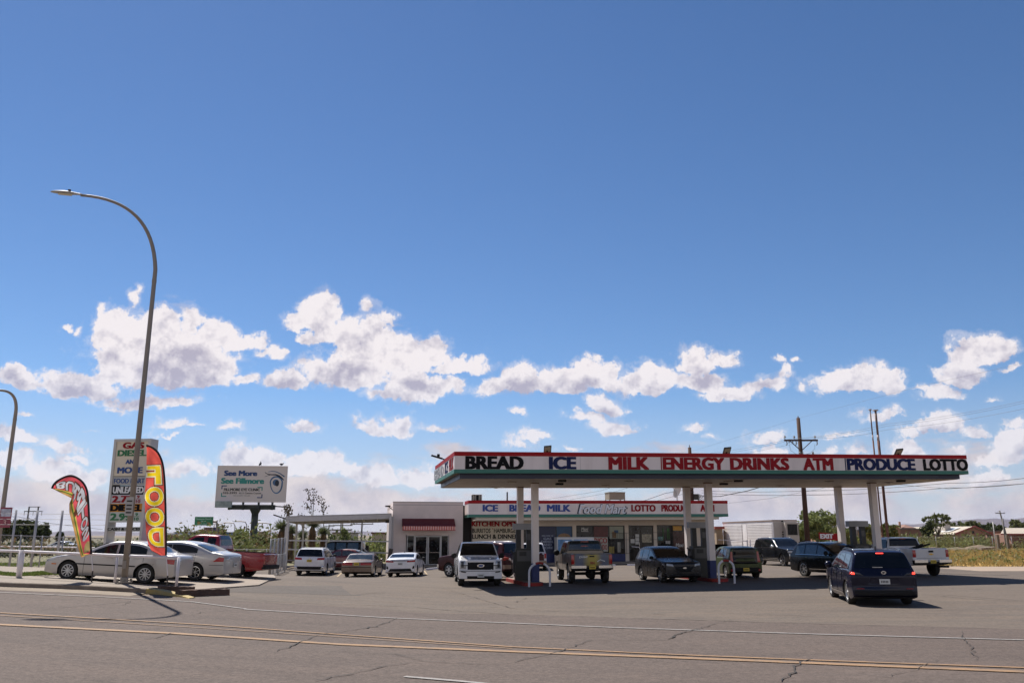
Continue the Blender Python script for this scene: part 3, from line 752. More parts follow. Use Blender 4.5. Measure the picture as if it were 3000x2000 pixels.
    def rails(s, x0, x1, mt, y=None):
        for sg in (1, -1):
            P = []
            for k in range(9):
                x = x0+(x1-x0)*k/8; zt = interp(s.P, x); P.append((s.L/2-x, sg*(s.ye(x, zt)-.06), zt+.035*math.sin(math.pi*min(1, max(0, k/8)))**.4-.015))
            MB().tube(P, .017, 6).build('roof_rail', mt, s.root, smooth=True)
    def plate(s, face, z, mt, y=0, textm=None, txt=None, off=.02):
        p = s.fpt(face, y, z, off); sg = 1 if face == 'f' else -1
        mb = MB(); mb.box(p[0]-.006, p[0]+.006, y-.155, y+.155, z-.078, z+.078)
        o = mb.build('licence_plate', mt, s.root)
        mb = MB()
        for k in range(5):
            yy = y-.1+k*.045; mb.box(p[0]+sg*.007-.002, p[0]+sg*.007+.002, yy, yy+.026, z-.035, z+.03)
        mb.build('plate_marks', textm or m_blk, o)
        return o
    def bar(s, name, face, y0, y1, z, h, d, mt, off=.0):
        mb = MB(); n = 12; vs = []
        for k in range(n+1):
            y = y0+(y1-y0)*k/n
            for dz in (-h/2, h/2):
                p = s.fpt(face, y, z+dz, off); sg = 1 if face == 'f' else -1
                q = s.fpt(face, y, z, 0)
                vs += [(q[0]-sg*.05, y, z+dz), (q[0]+sg*d, y, z+dz)]
        fs = []
        for k in range(n):
            a = k*4; b = a+4
            fs += [(a, b, b+1, a+1), (a+2, a+3, b+3, b+2), (a+1, b+1, b+3, a+3), (a, a+2, b+2, b)]
        fs += [(0, 1, 3, 2), (n*4, n*4+2, n*4+3, n*4+1)]
        mb.add(vs, fs); o = mb.build(name, mt, s.root); fixn(o); return o
def place(root, X, Y, yaw, add=.008, wb=2.8, tr=1.6):
    f = Vector((math.cos(yaw), math.sin(yaw), 0)); l = Vector((-f.y, f.x, 0))
    def h(p): return gz(p.x, p.y)+add
    c = Vector((X, Y, 0)); a = c+f*wb/2; b = c-f*wb/2; e = c+l*tr/2; g_ = c-l*tr/2
    fz = Vector((f.x*wb, f.y*wb, h(a)-h(b))).normalized(); lz = Vector((l.x*tr, l.y*tr, h(e)-h(g_))).normalized()
    up = fz.cross(lz).normalized(); lz = up.cross(fz)
    M = Matrix((fz, lz, up)).transposed().to_4x4()
    M.translation = Vector((X, Y, (h(a)+h(b)+h(e)+h(g_))/4)); root.matrix_world = M
def px2X(px, Y, z=1.2): return at(px, 1640, Y).x
def emblem(c, face, z, mt, w=.09, h=.045, y=0, name='emblem', ring=False, off=.018):
    p = c.fpt(face, y, z, off); mb = MB(); n = 20
    vs = []
    if ring:
        for k in range(n):
            a = 2*math.pi*k/n
            for r_ in (.72, 1): vs.append((p[0], y+math.cos(a)*w*r_, z+math.sin(a)*h*r_))
        mb.add(vs, [(2*k, 2*k+1, (2*k+3) % (2*n), (2*k+2) % (2*n)) for k in range(n)])
    else:
        mb.add([(p[0], y+math.cos(2*math.pi*k/n)*w, z+math.sin(2*math.pi*k/n)*h) for k in range(n)], [tuple(range(n))])
    o = mb.build(name, mt, c.root); m_ = o.modifiers.new('s', 'SOLIDIFY'); m_.thickness = .012; m_.offset = 0; return o

# ---- body shapes: (distance from nose, height)
def sedan(L=4.8, W=1.82, H=1.44, **k):
    top = [(0, .24), (0, .48), (.03, .62), (.12, .70), (.5, .80), (1.15, .93), (1.35, .97), (2.15, H-.06), (2.5, H-.005), (3.0, H), (3.45, H-.05), (4.15, 1.05), (4.35, 1.02), (L-.06, .98), (L-.01, .90), (L, .6), (L, .3)]
    if 'top' in k: top = k.pop('top')
    belt = k.pop('belt', [(0, .72), (1.2, .90), (3.6, .98), (L, .98)])
    return Car(L, W, top, belt, wf=k.pop('wf', .93), wr=k.pop('wr', .93+2.72), h0=k.pop('h0', .2), Rw=k.pop('Rw', .325), **k)
def stdcar(name, label, cat, group, c, body, X, Y, yaw, add=.008, wb=None):
    root = empty(name, (0, 0, 0), 0, label, cat, group); c.build(root, body)
    place(root, X, Y, yaw, add, c.wr-c.wf, c.W*.85); return root
G_CARS = 'vehicles parked at the petrol station'
p_silver = paint('champagne_paint', (.46, .435, .41), .4, .35)
p_silver2 = paint('silver_paint', (.44, .435, .43), .4, .35)
p_white = paint('white_paint', (.72, .72, .74), 0, .25)
p_red = paint('red_paint', (.25, .008, .014), .1, .3)
p_maroon = paint('maroon_paint', (.045, .006, .007), .2, .3)
p_tan = paint('tan_paint', (.17, .125, .095), .35, .32)
p_grey = paint('grey_paint', (.022, .022, .024), .4, .28)
p_black = paint('black_paint', (.012, .013, .016), .2, .2)
p_navy = paint('navy_paint', (.006, .007, .022), .2, .2)
p_green = paint('olive_paint', (.055, .07, .026), .3, .3)
p_pewter = paint('pewter_paint', (.13, .105, .08), .4, .35, dirt=(.22, .17, .12, .3))
p_wdirty = paint('dusty_white_paint', (.60, .60, .62), 0, .35, dirt=(.4, .36, .3, .3))

# 1 champagne sedan, side on
c = sedan(4.75, 1.82, 1.43, top=[(0, .24), (0, .50), (.03, .64), (.14, .72), (.55, .83), (1.15, .93), (1.38, .98), (2.2, 1.37), (2.6, 1.425), (3.1, 1.42), (3.5, 1.37), (4.1, 1.07), (4.3, 1.03), (4.68, .99), (4.74, .9), (4.75, .6), (4.75, .3)], wf=.95, wr=3.65, Rw=.33)
r = stdcar('sedan', 'champagne sedan seen side on behind the white pipe rail, nearest the kerb', 'car', G_CARS, c, p_silver, px2X(352, 31), 31, R(180), .055)
c.side_windows([(1.72, 2.56), (2.64, 3.62)]); c.topglass('windshield', 1.42, 2.2); c.topglass('rear_window', 3.52, 4.12); c.wheels(m_alloy, 10)
c.seams([1.5, 2.6, 3.55], (2.38, 3.3), p_silver); c.mirrors(1.78, p_silver)
c.sidepatch('body_moulding', [(1.05, .56), (3.3, .56), (3.3, .6), (1.05, .6)], m_blk, .012); c.sidepatch('taillight', [(4.45, .72), (4.72, .70), (4.72, .86), (4.38, .86)], m_red)
c.patch('taillight', 'r', [(.48, .72), (.86, .72), (.86, .88), (.48, .88)], m_lens, both=True); c.patch('headlight', 'f', [(.5, .55), (.86, .58), (.86, .68), (.5, .66)], m_lens, both=True)
c.sidepatch('headlight', [(.1, .6), (.42, .66), (.42, .74), (.12, .70)], m_lens); c.sidepatch('side_marker', [(.3, .52), (.5, .52), (.5, .56), (.3, .56)], m_amber); c.patch('grille', 'f', [(-.4, .5), (.4, .5), (.42, .62), (-.42, .62)], m_blk)
# 2 silver sedan behind
c = sedan(4.95, 1.83, 1.45, top=[(0, .24), (0, .5), (.03, .66), (.14, .74), (.6, .86), (1.25, .95), (1.45, 1.0), (2.25, 1.39), (2.7, 1.44), (3.1, 1.445), (3.6, 1.38), (4.3, 1.12), (4.5, 1.08), (4.88, 1.03), (4.94, .92), (4.95, .6), (4.95, .32)], wf=.9, wr=3.75, Rw=.325, belt=[(0, .75), (1.2, .93), (3.6, 1.0), (4.95, 1.02)])
r = stdcar('sedan', 'silver sedan with chrome rims, between the champagne sedan and the red pickup', 'car', G_CARS, c, p_silver2, px2X(508, 34), 34, R(176), .055)
c.side_windows([(1.8, 2.7), (2.72, 3.75)]); c.topglass('windshield', 1.5, 2.3); c.topglass('rear_window', 3.62, 4.32); c.wheels(m_chrome, 7)
c.seams([1.6, 2.7, 3.7], (2.5, 3.45), p_silver2); c.mirrors(1.85, p_silver2)
c.sidepatch('taillight', [(4.45, .74), (4.92, .76), (4.92, .90), (4.68, .92)], m_red); c.patch('taillight', 'r', [(.5, .76), (.86, .76), (.86, .92), (.5, .92)], m_lens, both=True); c.plate('r', .62, m_plate_w)
c.sidepatch('bumper_line', [(4.3, .6), (4.93, .62), (4.93, .635), (4.3, .615)], m_seam, .003)
# pickups
def pickup(L, W, H, hood, bedz, wf, wr, cab, Rw, h0, tumble=.26, **k):
    c0, c1 = cab
    top = [(0, h0+.1), (0, hood-.35), (.02, hood-.1), (.1, hood-.02), (.5, hood+.0), (c0-.35, hood+.08), (c0-.25, hood+.09), (c0+.42, H-.05), (c0+.7, H), (c1-.35, H), (c1-.12, H-.03), (c1, bedz+.1), (c1+.005, bedz), (c1+.1, bedz), (L-.12, bedz), (L-.02, bedz-.01), (L, bedz-.06), (L, h0+.3)]
    # keep the corners of bed and cab crisp by doubling points
    T2 = []
    for p in top: T2 += [p, p] if p[0] in (c1, c1+.005) or p[0] >= L-.12 or p[0] < .11 else [p]
    return Car(L, W, T2, [(0, hood-.1), (c0, hood+.02), (c1, bedz-.02), (L, bedz-.05)], h0=h0, wf=wf, wr=wr, Rw=Rw, tw=.28, arch=.09, tumble=tumble, bed=(c1+.06, L-.09), taper=.03, bow=k.get('bow', (.1, .03)), smooth=1)
def bed_trim(c, mt, x0, x1, z):
    mb = MB()
    for sg in (1, -1): mb.box(c.L/2-x1, c.L/2-x0, sg*(c.W/2-.12)-.04, sg*(c.W/2-.12)+.04, z, z+.02)
    mb.build('bed_rail', mt, c.root)
# 3 red pickup
c = pickup(5.2, 1.8, 1.72, .98, 1.06, .95, 4.0, (1.55, 3.2), .35, .3)
r = stdcar('pickup_truck', 'red extended cab pickup parked behind the silver sedans', 'pickup truck', G_CARS, c, p_red, px2X(618, 37.3), 37.3, R(177), .02)
c.side_windows([(1.75, 2.45), (2.62, 2.98)]); c.topglass('windshield', 1.35, 2.0); c.topglass('rear_window', 3.0, 3.21, zmin=1.25, inset=.2); c.wheels(m_dalloy, 5, .6); c.seams([1.5, 2.5, 3.17], (2.3,), m_blk)
c.patch('taillight', 'r', [(.68, .62), (.86, .62), (.86, .95), (.68, .95)], m_red, both=True); c.bar('rear_bumper', 'r', -.88, .88, .5, .16, .13, m_blk); c.mirrors(1.75, m_blk); bed_trim(c, m_blk, 3.25, 5.1, 1.06)
# suv shape
def suv(L, W, H, hood, belt, wf, wr, Rw=.37, h0=.24, ws=(1.5, 2.35), tail=.35, **k):
    top = [(0, h0+.1), (0, hood-.35), (.02, hood-.14), (.1, hood-.05), (.45, hood), (ws[0]-.25, hood+.08), (ws[0]-.05, hood+.12), (ws[1], H-.07), (ws[1]+.45, H), (ws[1]+1.2, H+.0), (L-tail-.35, H-.035), (L-tail, H-.07), (L-tail+.1, H-.14), (L-.1, belt+.06), (L-.03, belt-.05), (L, belt-.22), (L, h0+.36), (L-.0, h0+.2)]
    if 'top' in k: top = k.pop('top')
    return Car(L, W, top, [(0, hood-.1), (ws[0], hood+.04), (ws[0]+1.5, belt-.02), (L, belt)], h0=h0, wf=wf, wr=wr, Rw=Rw, tw=.25, arch=k.pop('arch', .05), **k)
# 4 white SUV, rear
c = suv(4.85, 1.93, 1.72, 1.05, 1.12, .95, 3.75)
r = stdcar('suv', 'white SUV seen from behind by the carport posts, leftmost of the nose-in cars', 'SUV', G_CARS, c, p_white, px2X(927, 57), 57, R(92))
c.side_windows([(1.85, 2.7), (2.78, 3.6), (3.68, 4.3)], hi=.05); c.topglass('windshield', 1.5, 2.3); c.topglass('rear_window', 4.5, 4.83, zmin=1.16, inset=.1); c.wheels(m_alloy, 5)
c.patch('taillight', 'r', [(.46, .98), (.93, .99), (.93, 1.13), (.5, 1.10)], m_red, both=True, off=.02); c.plate('r', .93, m_plate_y); c.patch('bumper_insert', 'r', [(-.75, .40), (.75, .40), (.82, .58), (-.82, .58)], m_blk); emblem(c, 'r', 1.08, m_chrome, .06, .04)
c.patch('bumper_trim', 'r', [(.72, .42), (.9, .46), (.93, .62), (.80, .6)], m_chrome, both=True, off=.03)
c.mirrors(1.8, m_blk); c.rails(2.5, 4.3, m_chrome); c.seams([1.7, 2.74, 3.7])
# 7 tan old sedan, rear
c = sedan(5.1, 1.88, 1.42, top=[(0, .26), (0, .55), (.04, .68), (.5, .82), (1.5, .92), (1.7, .97), (2.35, 1.35), (2.7, 1.41), (3.2, 1.41), (3.55, 1.36), (4.1, 1.03), (4.25, 1.0), (5.0, .95), (5.08, .88), (5.1, .6), (5.1, .35)], wr=3.75, wf=1.0, belt=[(0, .74), (1.5, .88), (3.6, .93), (5.1, .94)])
r = stdcar('sedan', 'tan older sedan with full width rear lamps, nose in between two white cars', 'car', G_CARS, c, p_tan, px2X(1066, 54.5), 54.5, R(90))
c.side_windows([(2.0, 2.8), (2.88, 3.75)]); c.topglass('windshield', 1.75, 2.4); c.topglass('rear_window', 3.55, 4.1, m_glassl, inset=.1); c.wheels(m_alloy, 10)
c.patch('taillight', 'r', [(.24, .72), (.88, .72), (.88, .86), (.24, .86)], m_red, both=True); c.plate('r', .79, m_plate_y); c.bar('rear_bumper', 'r', -.9, .9, .55, .16, .05, p_tan); c.bar('bumper_strip', 'r', -.9, .9, .62, .03, .07, m_blk); c.mirrors(2.0, p_tan); c.seams([1.9, 2.84])
# 8 white fastback sedan, rear
c = sedan(4.65, 1.8, 1.43, top=[(0, .24), (0, .5), (.03, .66), (.14, .74), (.6, .86), (1.15, .94), (1.3, .98), (2.15, 1.38), (2.6, 1.43), (2.9, 1.43), (3.4, 1.36), (4.2, 1.12), (4.58, 1.07), (4.62, .98), (4.65, .6), (4.65, .34)], belt=[(0, .74), (1.2, .93), (3.6, 1.02), (4.65, 1.04)], wr=3.6)
r = stdcar('sedan', 'white sedan with sloping rear glass parked nose in before the grey annex', 'car', G_CARS, c, p_white, px2X(1191, 54), 54, R(88))
c.side_windows([(1.7, 2.6), (2.68, 3.7)]); c.topglass('windshield', 1.35, 2.2); c.topglass('rear_window', 3.42, 4.15, inset=.12); c.wheels(m_alloy, 5)
c.patch('taillight', 'r', [(.4, .86), (.88, .88), (.88, .99), (.42, .94)], m_red, both=True, off=.02); c.plate('r', .78, m_plate_w, off=.012); c.patch('bumper_insert', 'r', [(-.72, .34), (.72, .34), (.6, .50), (-.6, .50)], m_blk); c.bar('lamp_strip', 'r', -.5, .5, .95, .03, .02, m_blk)
c.patch('bumper_vent', 'r', [(.72, .48), (.84, .5), (.84, .68), (.74, .62)], m_blk, both=True, off=.02); c.mirrors(1.75, m_blk); MB().prism([(0, 0), (.16, 0), (.02, .1)], -.012, .012).build('antenna_fin', m_blk, r, loc=(-.7, 0, 1.41)); c.seams([1.5, 2.64])
# 5 maroon sedan side on, 6 old off-roader with spare wheel
c = sedan(4.8, 1.82, 1.45)
r = stdcar('sedan', 'dark red sedan seen side on under the carport rail', 'car', G_CARS, c, paint('dark_red_paint', (.12, .012, .014), .2, .35), px2X(1000, 63), 63, R(178))
c.side_windows([(1.72, 2.56), (2.64, 3.62)], m_glassl); c.wheels(m_dalloy, 5); c.topglass('windshield', 1.42, 2.2); c.topglass('rear_window', 3.52, 4.12); c.seams([1.5, 2.6])
c.sidepatch('body_stripe', [(1.2, .42), (3.4, .52), (3.4, .57), (1.2, .47)], m_pw)
c = suv(4.6, 1.85, 1.88, 1.12, 1.22, .9, 3.45, top=[(0, .4), (0, .9), (.03, 1.05), (.1, 1.1), (1.2, 1.16), (1.75, 1.8), (2.0, 1.86), (2.6, 1.88), (4.2, 1.88), (4.42, 1.83), (4.5, 1.3), (4.55, 1.1), (4.58, .6), (4.6, .5)], tumble=.15)
r = stdcar('suv', 'black boxy off-roader with spare wheel on its back, behind the dark red sedan', 'SUV', G_CARS, c, p_black, px2X(985, 68.5), 68.5, R(179))
c.side_windows([(1.5, 2.3), (2.45, 3.2), (3.35, 4.2)], m_glassl); c.wheels(m_alloy, 5); c.topglass('windshield', 1.2, 1.8)
MB().lathe([(0, -.1), (.36, -.1), (.38, 0), (.36, .1), (0, .1)], 24, 0, 'x').build('spare_wheel', m_tyre, r, loc=(-2.42, 0, 1.15), smooth=True, sharp=40); c.rails(2.2, 4.1, m_blk)
# 9 white pickup, front
c = pickup(5.9, 2.04, 1.98, 1.22, 1.36, 1.0, 4.68, (1.9, 4.0), .42, .31, tumble=.30, bow=(.12, .03))
X9, Y9 = -1.75, 42.7
r = stdcar('pickup_truck', 'white crew cab pickup facing the camera with black grille, left end of the canopy', 'pickup truck', G_CARS, c, p_white, X9, Y9, R(-84))
c.side_windows([(2.05, 2.95), (3.05, 3.82)], hi=.02); c.topglass('windshield', 1.68, 2.35, inset=.09); c.topglass('rear_window', 3.85, 4.02, zmin=1.5); c.wheels(m_dalloy, 6, .62); c.seams([1.75, 3.0, 3.95], (2.8, 3.7), p_white)
g_ = c.patch('grille', 'f', [(-.60, .75), (.60, .75), (.60, 1.08), (-.60, 1.08)], m_blk, .03)[0]
c.bar('grille_frame', 'f', -.66, .66, 1.12, .07, .05, p_white); c.bar('grille_frame', 'f', -.66, .66, .715, .06, .05, p_white)
c.bar('grille_bar', 'f', -.9, -.6, .94, .035, .05, m_blk); c.bar('grille_bar', 'f', .6, .9, .94, .035, .05, m_blk)
emblem(c, 'f', .93, mat('emblem_blue', (.05, .08, .22), .3, .3), .15, .06, off=.055); emblem(c, 'f', .93, m_chrome, .165, .072, ring=True, off=.06)
c.patch('headlight', 'f', [(.68, .78), (.94, .78), (.94, 1.14), (.68, 1.14)], m_lens, both=True, off=.03); c.patch('headlight_housing', 'f', [(.76, .80), (.91, .80), (.91, 1.12), (.76, 1.12)], m_dalloy, both=True, off=.04)
c.bar('front_bumper', 'f', -.98, .98, .585, .22, .10, p_white); c.bar('bumper_corner', 'f', -.98, -.62, .42, .13, .09, p_white); c.bar('bumper_corner', 'f', .62, .98, .42, .13, .09, p_white); c.bar('lower_grille', 'f', -.62, .62, .42, .14, .05, m_blk); c.bar('bumper_gap', 'f', -.97, .97, .692, .02, .105, m_seam); c.patch('fog_lamp_pocket', 'f', [(.66, .60), (.92, .63), (.92, .70), (.62, .66)], m_seam, both=True, off=.125)
c.plate('f', .50, m_plate_w, off=.16); c.mirrors(2.1, m_blk, 1.25)
MB().tube([(.9, .98, .42), (-1.0, .98, .42)], .05, 8).build('side_step', m_blk, r); MB().tube([(.9, -.98, .42), (-1.0, -.98, .42)], .05, 8).build('side_step', m_blk, r)
for sg in (1, -1): MB().tube([(c.L/2-.4, sg*.45, 1.245), (c.L/2-1.6, sg*.62, 1.30)], .03, 6).build('hood_ridge', p_white, r)
# 11 maroon big SUV behind it
c = suv(5.25, 2.0, 1.97, 1.2, 1.28, 1.0, 4.0, Rw=.4, h0=.32)
r = stdcar('suv', 'large dark maroon SUV standing at an angle behind the white crew cab pickup', 'SUV', G_CARS, c, p_maroon, px2X(1408, 50.3), 50.3, R(141))
c.side_windows([(1.85, 2.8), (2.9, 3.8), (3.9, 4.7)], hi=.05); c.topglass('windshield', 1.5, 2.3); c.topglass('rear_window', 4.85, 5.22, zmin=1.34, inset=.1); c.wheels(m_alloy, 6); c.rails(2.6, 4.6, m_chrome)
c.patch('taillight', 'r', [(.78, .95), (.96, .95), (.96, 1.22), (.8, 1.22)], m_red, both=True); c.bar('rear_bumper', 'r', -.98, .98, .60, .22, .1, mat('tan_bumper', (.25, .17, .12), .5)); c.plate('r', 1.1, m_plate_w, y=-.1); c.seams([1.7, 2.85, 3.85]); c.mirrors(1.85, m_blk)
c.patch('headlight', 'f', [(.6, .85), (.94, .85), (.94, 1.02), (.6, 1.02)], m_lens, both=True); c.bar('front_bumper', 'f', -.98, .98, .62, .2, .08, m_chrome)
# 12 white and red SUV behind the columns
c = suv(4.8, 1.85, 1.83, 1.1, 1.15, .95, 3.75, h0=.3)
r = stdcar('suv', 'white and red SUV seen from behind between the left canopy column and the pump', 'SUV', G_CARS, c, p_wdirty, px2X(1563, 60), 60, R(88))
c.side_windows([(1.85, 2.7), (2.78, 3.6), (3.68, 4.35)], hi=.05); c.topglass('rear_window', 4.45, 4.79, zmin=1.2, inset=.1); c.wheels(m_alloy, 5); c.patch('taillight', 'r', [(.76, .8), (.9, .8), (.9, 1.12), (.76, 1.12)], m_red, both=True)
c.patch('tailgate', 'r', [(-.74, .66), (.74, .66), (.74, 1.16), (-.74, 1.16)], p_maroon); c.bar('rear_bumper', 'r', -.9, .9, .55, .18, .08, mat('tan_bumper', (.3, .22, .16), .5)); c.plate('r', .95, m_plate_y, y=0)
# 13 pewter lifted pickup, rear
c = pickup(5.8, 2.0, 2.02, 1.28, 1.42, 1.0, 4.6, (1.85, 3.9), .45, .58, tumble=.24)
r = stdcar('pickup_truck', 'lifted pewter pickup seen from behind with a yellow and blue wrapped tailgate', 'pickup truck', G_CARS, c, p_pewter, 3.55, 43.9, R(95))
c.side_windows([(2.05, 2.95), (3.05, 3.75)], hi=.02); c.topglass('windshield', 1.6, 2.3); c.topglass('rear_window', 3.72, 3.94, m_glassl, zmin=1.5, inset=.12); c.wheels(m_chrome, 8, .6); c.seams([1.7, 3.0, 3.85])
c.patch('taillight', 'r', [(.84, .92), (.985, .92), (.985, 1.36), (.84, 1.36)], m_red, both=True, off=.03)
def tail_mat():
    m = bpy.data.materials.new('tailgate_wrap'); m.use_nodes = True; t = m.node_tree; t.nodes.clear(); N = NT(t)
    b = N.n('ShaderNodeBsdfPrincipled'); o = N.n('ShaderNodeOutputMaterial'); N.l(b.outputs[0], o.inputs[0]); b.inputs['Roughness'].default_value = .35
    tc = N.n('ShaderNodeTexCoord'); sp = N.n('ShaderNodeSeparateXYZ'); N.l(tc.outputs['Object'], sp.inputs[0])
    nz = N.noise(tc.outputs['Object'], 3, 4, .6); y = N.m('ADD', sp.outputs[1], N.m('MULTIPLY', N.m('SUBTRACT', nz.outputs[0], .5), .12))
    k = N.m('MULTIPLY', N.mr(y, -.48, -.16), N.mr(y, .46, .1)); c_ = N.mix(k, (.10, .12, .17), (.42, .33, .06)); N.l(c_, b.inputs['Base Color']); return m
c.patch('tailgate', 'r', [(-.8, .86), (.8, .86), (.8, 1.40), (-.8, 1.40)], tail_mat(), .012, (12, 6))
xr = c.fpt('r', 0, 1.1, .03)[0]
def rtext(body, y0, y1, z0, z1, mt, b=.02):
    """lettering on a tail, read from behind"""
    e = bpy.data.objects.new('lettering', None); t = text('lettering', body, mt, c.root, -y0, -y1, z0, z1, 0, .003, b)
    bpy.data.objects.remove(e); t.rotation_euler = (0, 0, R(-90)); t.location = (xr, 0, 0); return t
rtext('JOHNNY', -(-.62), -(-.2), 1.18, 1.3, m_pw)
rtext('RN', -(-.08), -(.12), .92, 1.04, mat('sticker_red', (.3, .02, .02), .5))
MB().box(xr-.012, xr, -.12, .12, 1.25, 1.31).build('tailgate_handle', m_blk, c.root)
MB().tube([(xr, -.62, 1.05), (xr, -.4, 1.12), (xr, -.25, 1.04)], .02, 6).build('sticker', m_pw, c.root)
MB().box(xr-.003, xr, -.5, -.36, .97, 1.0).build('sticker', mat('sticker_brown', (.2, .08, .05), .5), c.root)
c.bar('rear_bumper', 'r', -1.0, -.3, .80, .12, .16, m_chrome); c.bar('rear_bumper', 'r', .3, 1.0, .80, .12, .16, m_chrome); c.bar('bumper_step', 'r', -1.0, 1.0, .72, .1, .12, m_blk); c.plate('r', .78, m_plate_y, off=.14)
c.mirrors(2.1, m_blk, 1.4)
MB().tube([(-c.L/2+1.2, -.9, .45), (-c.L/2+1.2, .9, .45)], .07, 8).build('rear_axle', m_under, r); MB().lathe([(0, -.22), (.2, -.14), (.24, 0), (.2, .14), (0, .22)], 12, 0, 'x').build('differential', m_under, r, loc=(-c.L/2+1.2, -.1, .45)); MB().box(-c.L/2+.05, -c.L/2+.2, -.06, .06, .5, .66).build('tow_hitch', m_under, r)
emblem(c, 'r', 1.74, m_red, .2, .02, off=.02)
MB().box(-c.L/2+1.9, -c.L/2+1.94, -.2, .2, 1.93, 1.965).build('third_brake_light', m_red, r)
# 14 grey crossover, front
c = suv(4.6, 1.87, 1.68, 1.02, 1.08, .93, 3.64, Rw=.35, h0=.22, tail=.6, ws=(1.35, 2.25))
r = stdcar('crossover', 'dark grey crossover facing the camera left of the middle pump', 'car', G_CARS, c, p_grey, 7.75, 43.3, R(-79))
c.side_windows([(1.7, 2.5), (2.58, 3.4), (3.46, 3.95)], m_glassl, hi=.05); c.topglass('windshield', 1.38, 2.2, inset=.08); c.topglass('rear_window', 4.1, 4.5, zmin=1.14); c.wheels(m_alloy, 5); c.seams([1.55, 2.54, 3.4], (2.3, 3.2), p_grey); c.mirrors(1.65, m_blk)
c.patch('grille', 'f', [(-.32, .52), (.32, .52), (.5, .78), (-.5, .78)], m_blk, .025); c.patch('headlight', 'f', [(.52, .76), (.84, .80), (.84, .92), (.56, .88)], m_lens, both=True, off=.02); c.sidepatch('headlight', [(.15, .78), (.5, .86), (.5, .92), (.15, .88)], m_lens)
c.patch('lower_grille', 'f', [(-.6, .32), (.6, .32), (.7, .42), (-.7, .42)], m_blk, .03); c.bar('bumper_lip', 'f', -.75, .75, .47, .03, .05, p_grey); emblem(c, 'f', .70, m_chrome, .09, .035, off=.04)
# 15 olive hatch, rear
c = suv(4.15, 1.8, 1.62, 1.0, 1.08, .85, 3.42, Rw=.33, h0=.2, tail=.14, ws=(1.15, 1.85), taper=.04)
r = stdcar('hatchback', 'olive green boxy hatchback seen from behind, right of the middle pump', 'car', G_CARS, c, p_green, 11.9, 46.6, R(94))
c.side_windows([(1.4, 2.1), (2.2, 3.0), (3.1, 3.6)], m_glassl, hi=.05); c.topglass('windshield', 1.0, 1.8); c.patch('tailgate_panel', 'r', [(-.66, .74), (.66, .74), (.6, 1.5), (-.6, 1.5)], m_glass, .012, (10, 10)); c.patch('tailgate', 'r', [(-.56, .84), (.56, .84), (.56, 1.04), (-.56, 1.04)], p_green, .03)
c.patch('taillight', 'r', [(.64, .82), (.82, .82), (.74, 1.35), (.64, 1.35)], m_red, both=True, off=.02); c.patch('bumper_insert', 'r', [(-.8, .32), (.8, .32), (.8, .56), (-.8, .56)], m_blk, .02); c.plate('r', .46, m_plate_y, off=.035); c.wheels(m_alloy, 5)
emblem(c, 'r', .96, m_blk, .075, .04, ring=True, off=.045); MB().tube([(-1.7, 0, 1.6), (-1.82, 0, 1.85)], .008, 5).build('antenna', m_blk, r); c.mirrors(1.4, m_blk); c.seams([1.25, 2.15])
c.patch('reflector', 'r', [(.66, .36), (.78, .36), (.78, .48), (.66, .48)], m_red, both=True, off=.035)
# 16 black large SUV
c = suv(5.35, 2.05, 1.93, 1.2, 1.27, 1.0, 4.1, Rw=.42, h0=.3, ws=(1.7, 2.5), tail=.3, tumble=.27)
r = stdcar('suv', 'large black SUV with chrome window frame parked before the white trailer', 'SUV', G_CARS, c, p_black, 19.55, 62.2, R(-79))
c.side_windows([(2.0, 2.9), (3.0, 3.9), (4.05, 4.85)], hi=.05); c.topglass('windshield', 1.68, 2.45); c.wheels(m_chrome, 6, .74, 1); c.rails(2.8, 4.8, m_chrome); c.seams([1.85, 2.95, 3.95], (2.7, 3.7)); c.mirrors(2.05, m_chrome, 1.2)
c.sidepatch('window_trim', [(2.0, 1.255), (4.0, 1.265), (4.0, 1.285), (2.0, 1.275)], m_chrome, .012); c.sidepatch('sill_trim', [(1.6, .5), (3.6, .5), (3.6, .53), (1.6, .53)], m_chrome, .012)
c.patch('grille', 'f', [(-.62, .6), (.62, .6), (.66, 1.06), (-.66, 1.06)], m_blk, .02); c.patch('headlight', 'f', [(.7, .92), (1.0, .92), (1.0, 1.06), (.7, 1.06)], m_lens, both=True, off=.02); c.patch('running_light', 'f', [(.86, .5), (.92, .5), (.92, .88), (.86, .88)], m_chrome, both=True, off=.03)
c.bar('bumper_trim', 'f', -.9, .9, .52, .04, .05, m_chrome); MB().tube([(1.3, 1.0, .42), (-1.1, 1.0, .42)], .04, 8).build('side_step', m_chrome, r); MB().tube([(1.3, -1.0, .42), (-1.1, -1.0, .42)], .04, 8).build('side_step', m_chrome, r)
# 17 black crossover, front 3/4
c = suv(5.15, 2.0, 1.78, 1.1, 1.16, 1.0, 4.02, Rw=.4, h0=.25, ws=(1.55, 2.55), tail=.55)
r = stdcar('crossover', 'black crossover at an angle, between the large black SUV and the navy minivan', 'car', G_CARS, c, p_black, 16.95, 45.2, R(-70))
c.side_windows([(1.95, 2.85), (2.93, 3.8), (3.88, 4.55)], m_glassl, hi=.045); c.topglass('windshield', 1.6, 2.5, inset=.09); c.topglass('rear_window', 4.6, 5.05, zmin=1.2); c.wheels(m_alloy, 7, .7); c.rails(2.8, 4.6, m_chrome); c.seams([1.75, 2.9, 3.85], (2.65, 3.65)); c.mirrors(2.0, m_blk, 1.1)
c.sidepatch('window_trim', [(1.9, 1.125), (4.6, 1.145), (4.6, 1.16), (1.9, 1.14)], m_chrome, .012); c.sidepatch('sill_trim', [(1.55, .40), (3.5, .40), (3.5, .43), (1.55, .43)], m_chrome, .014)
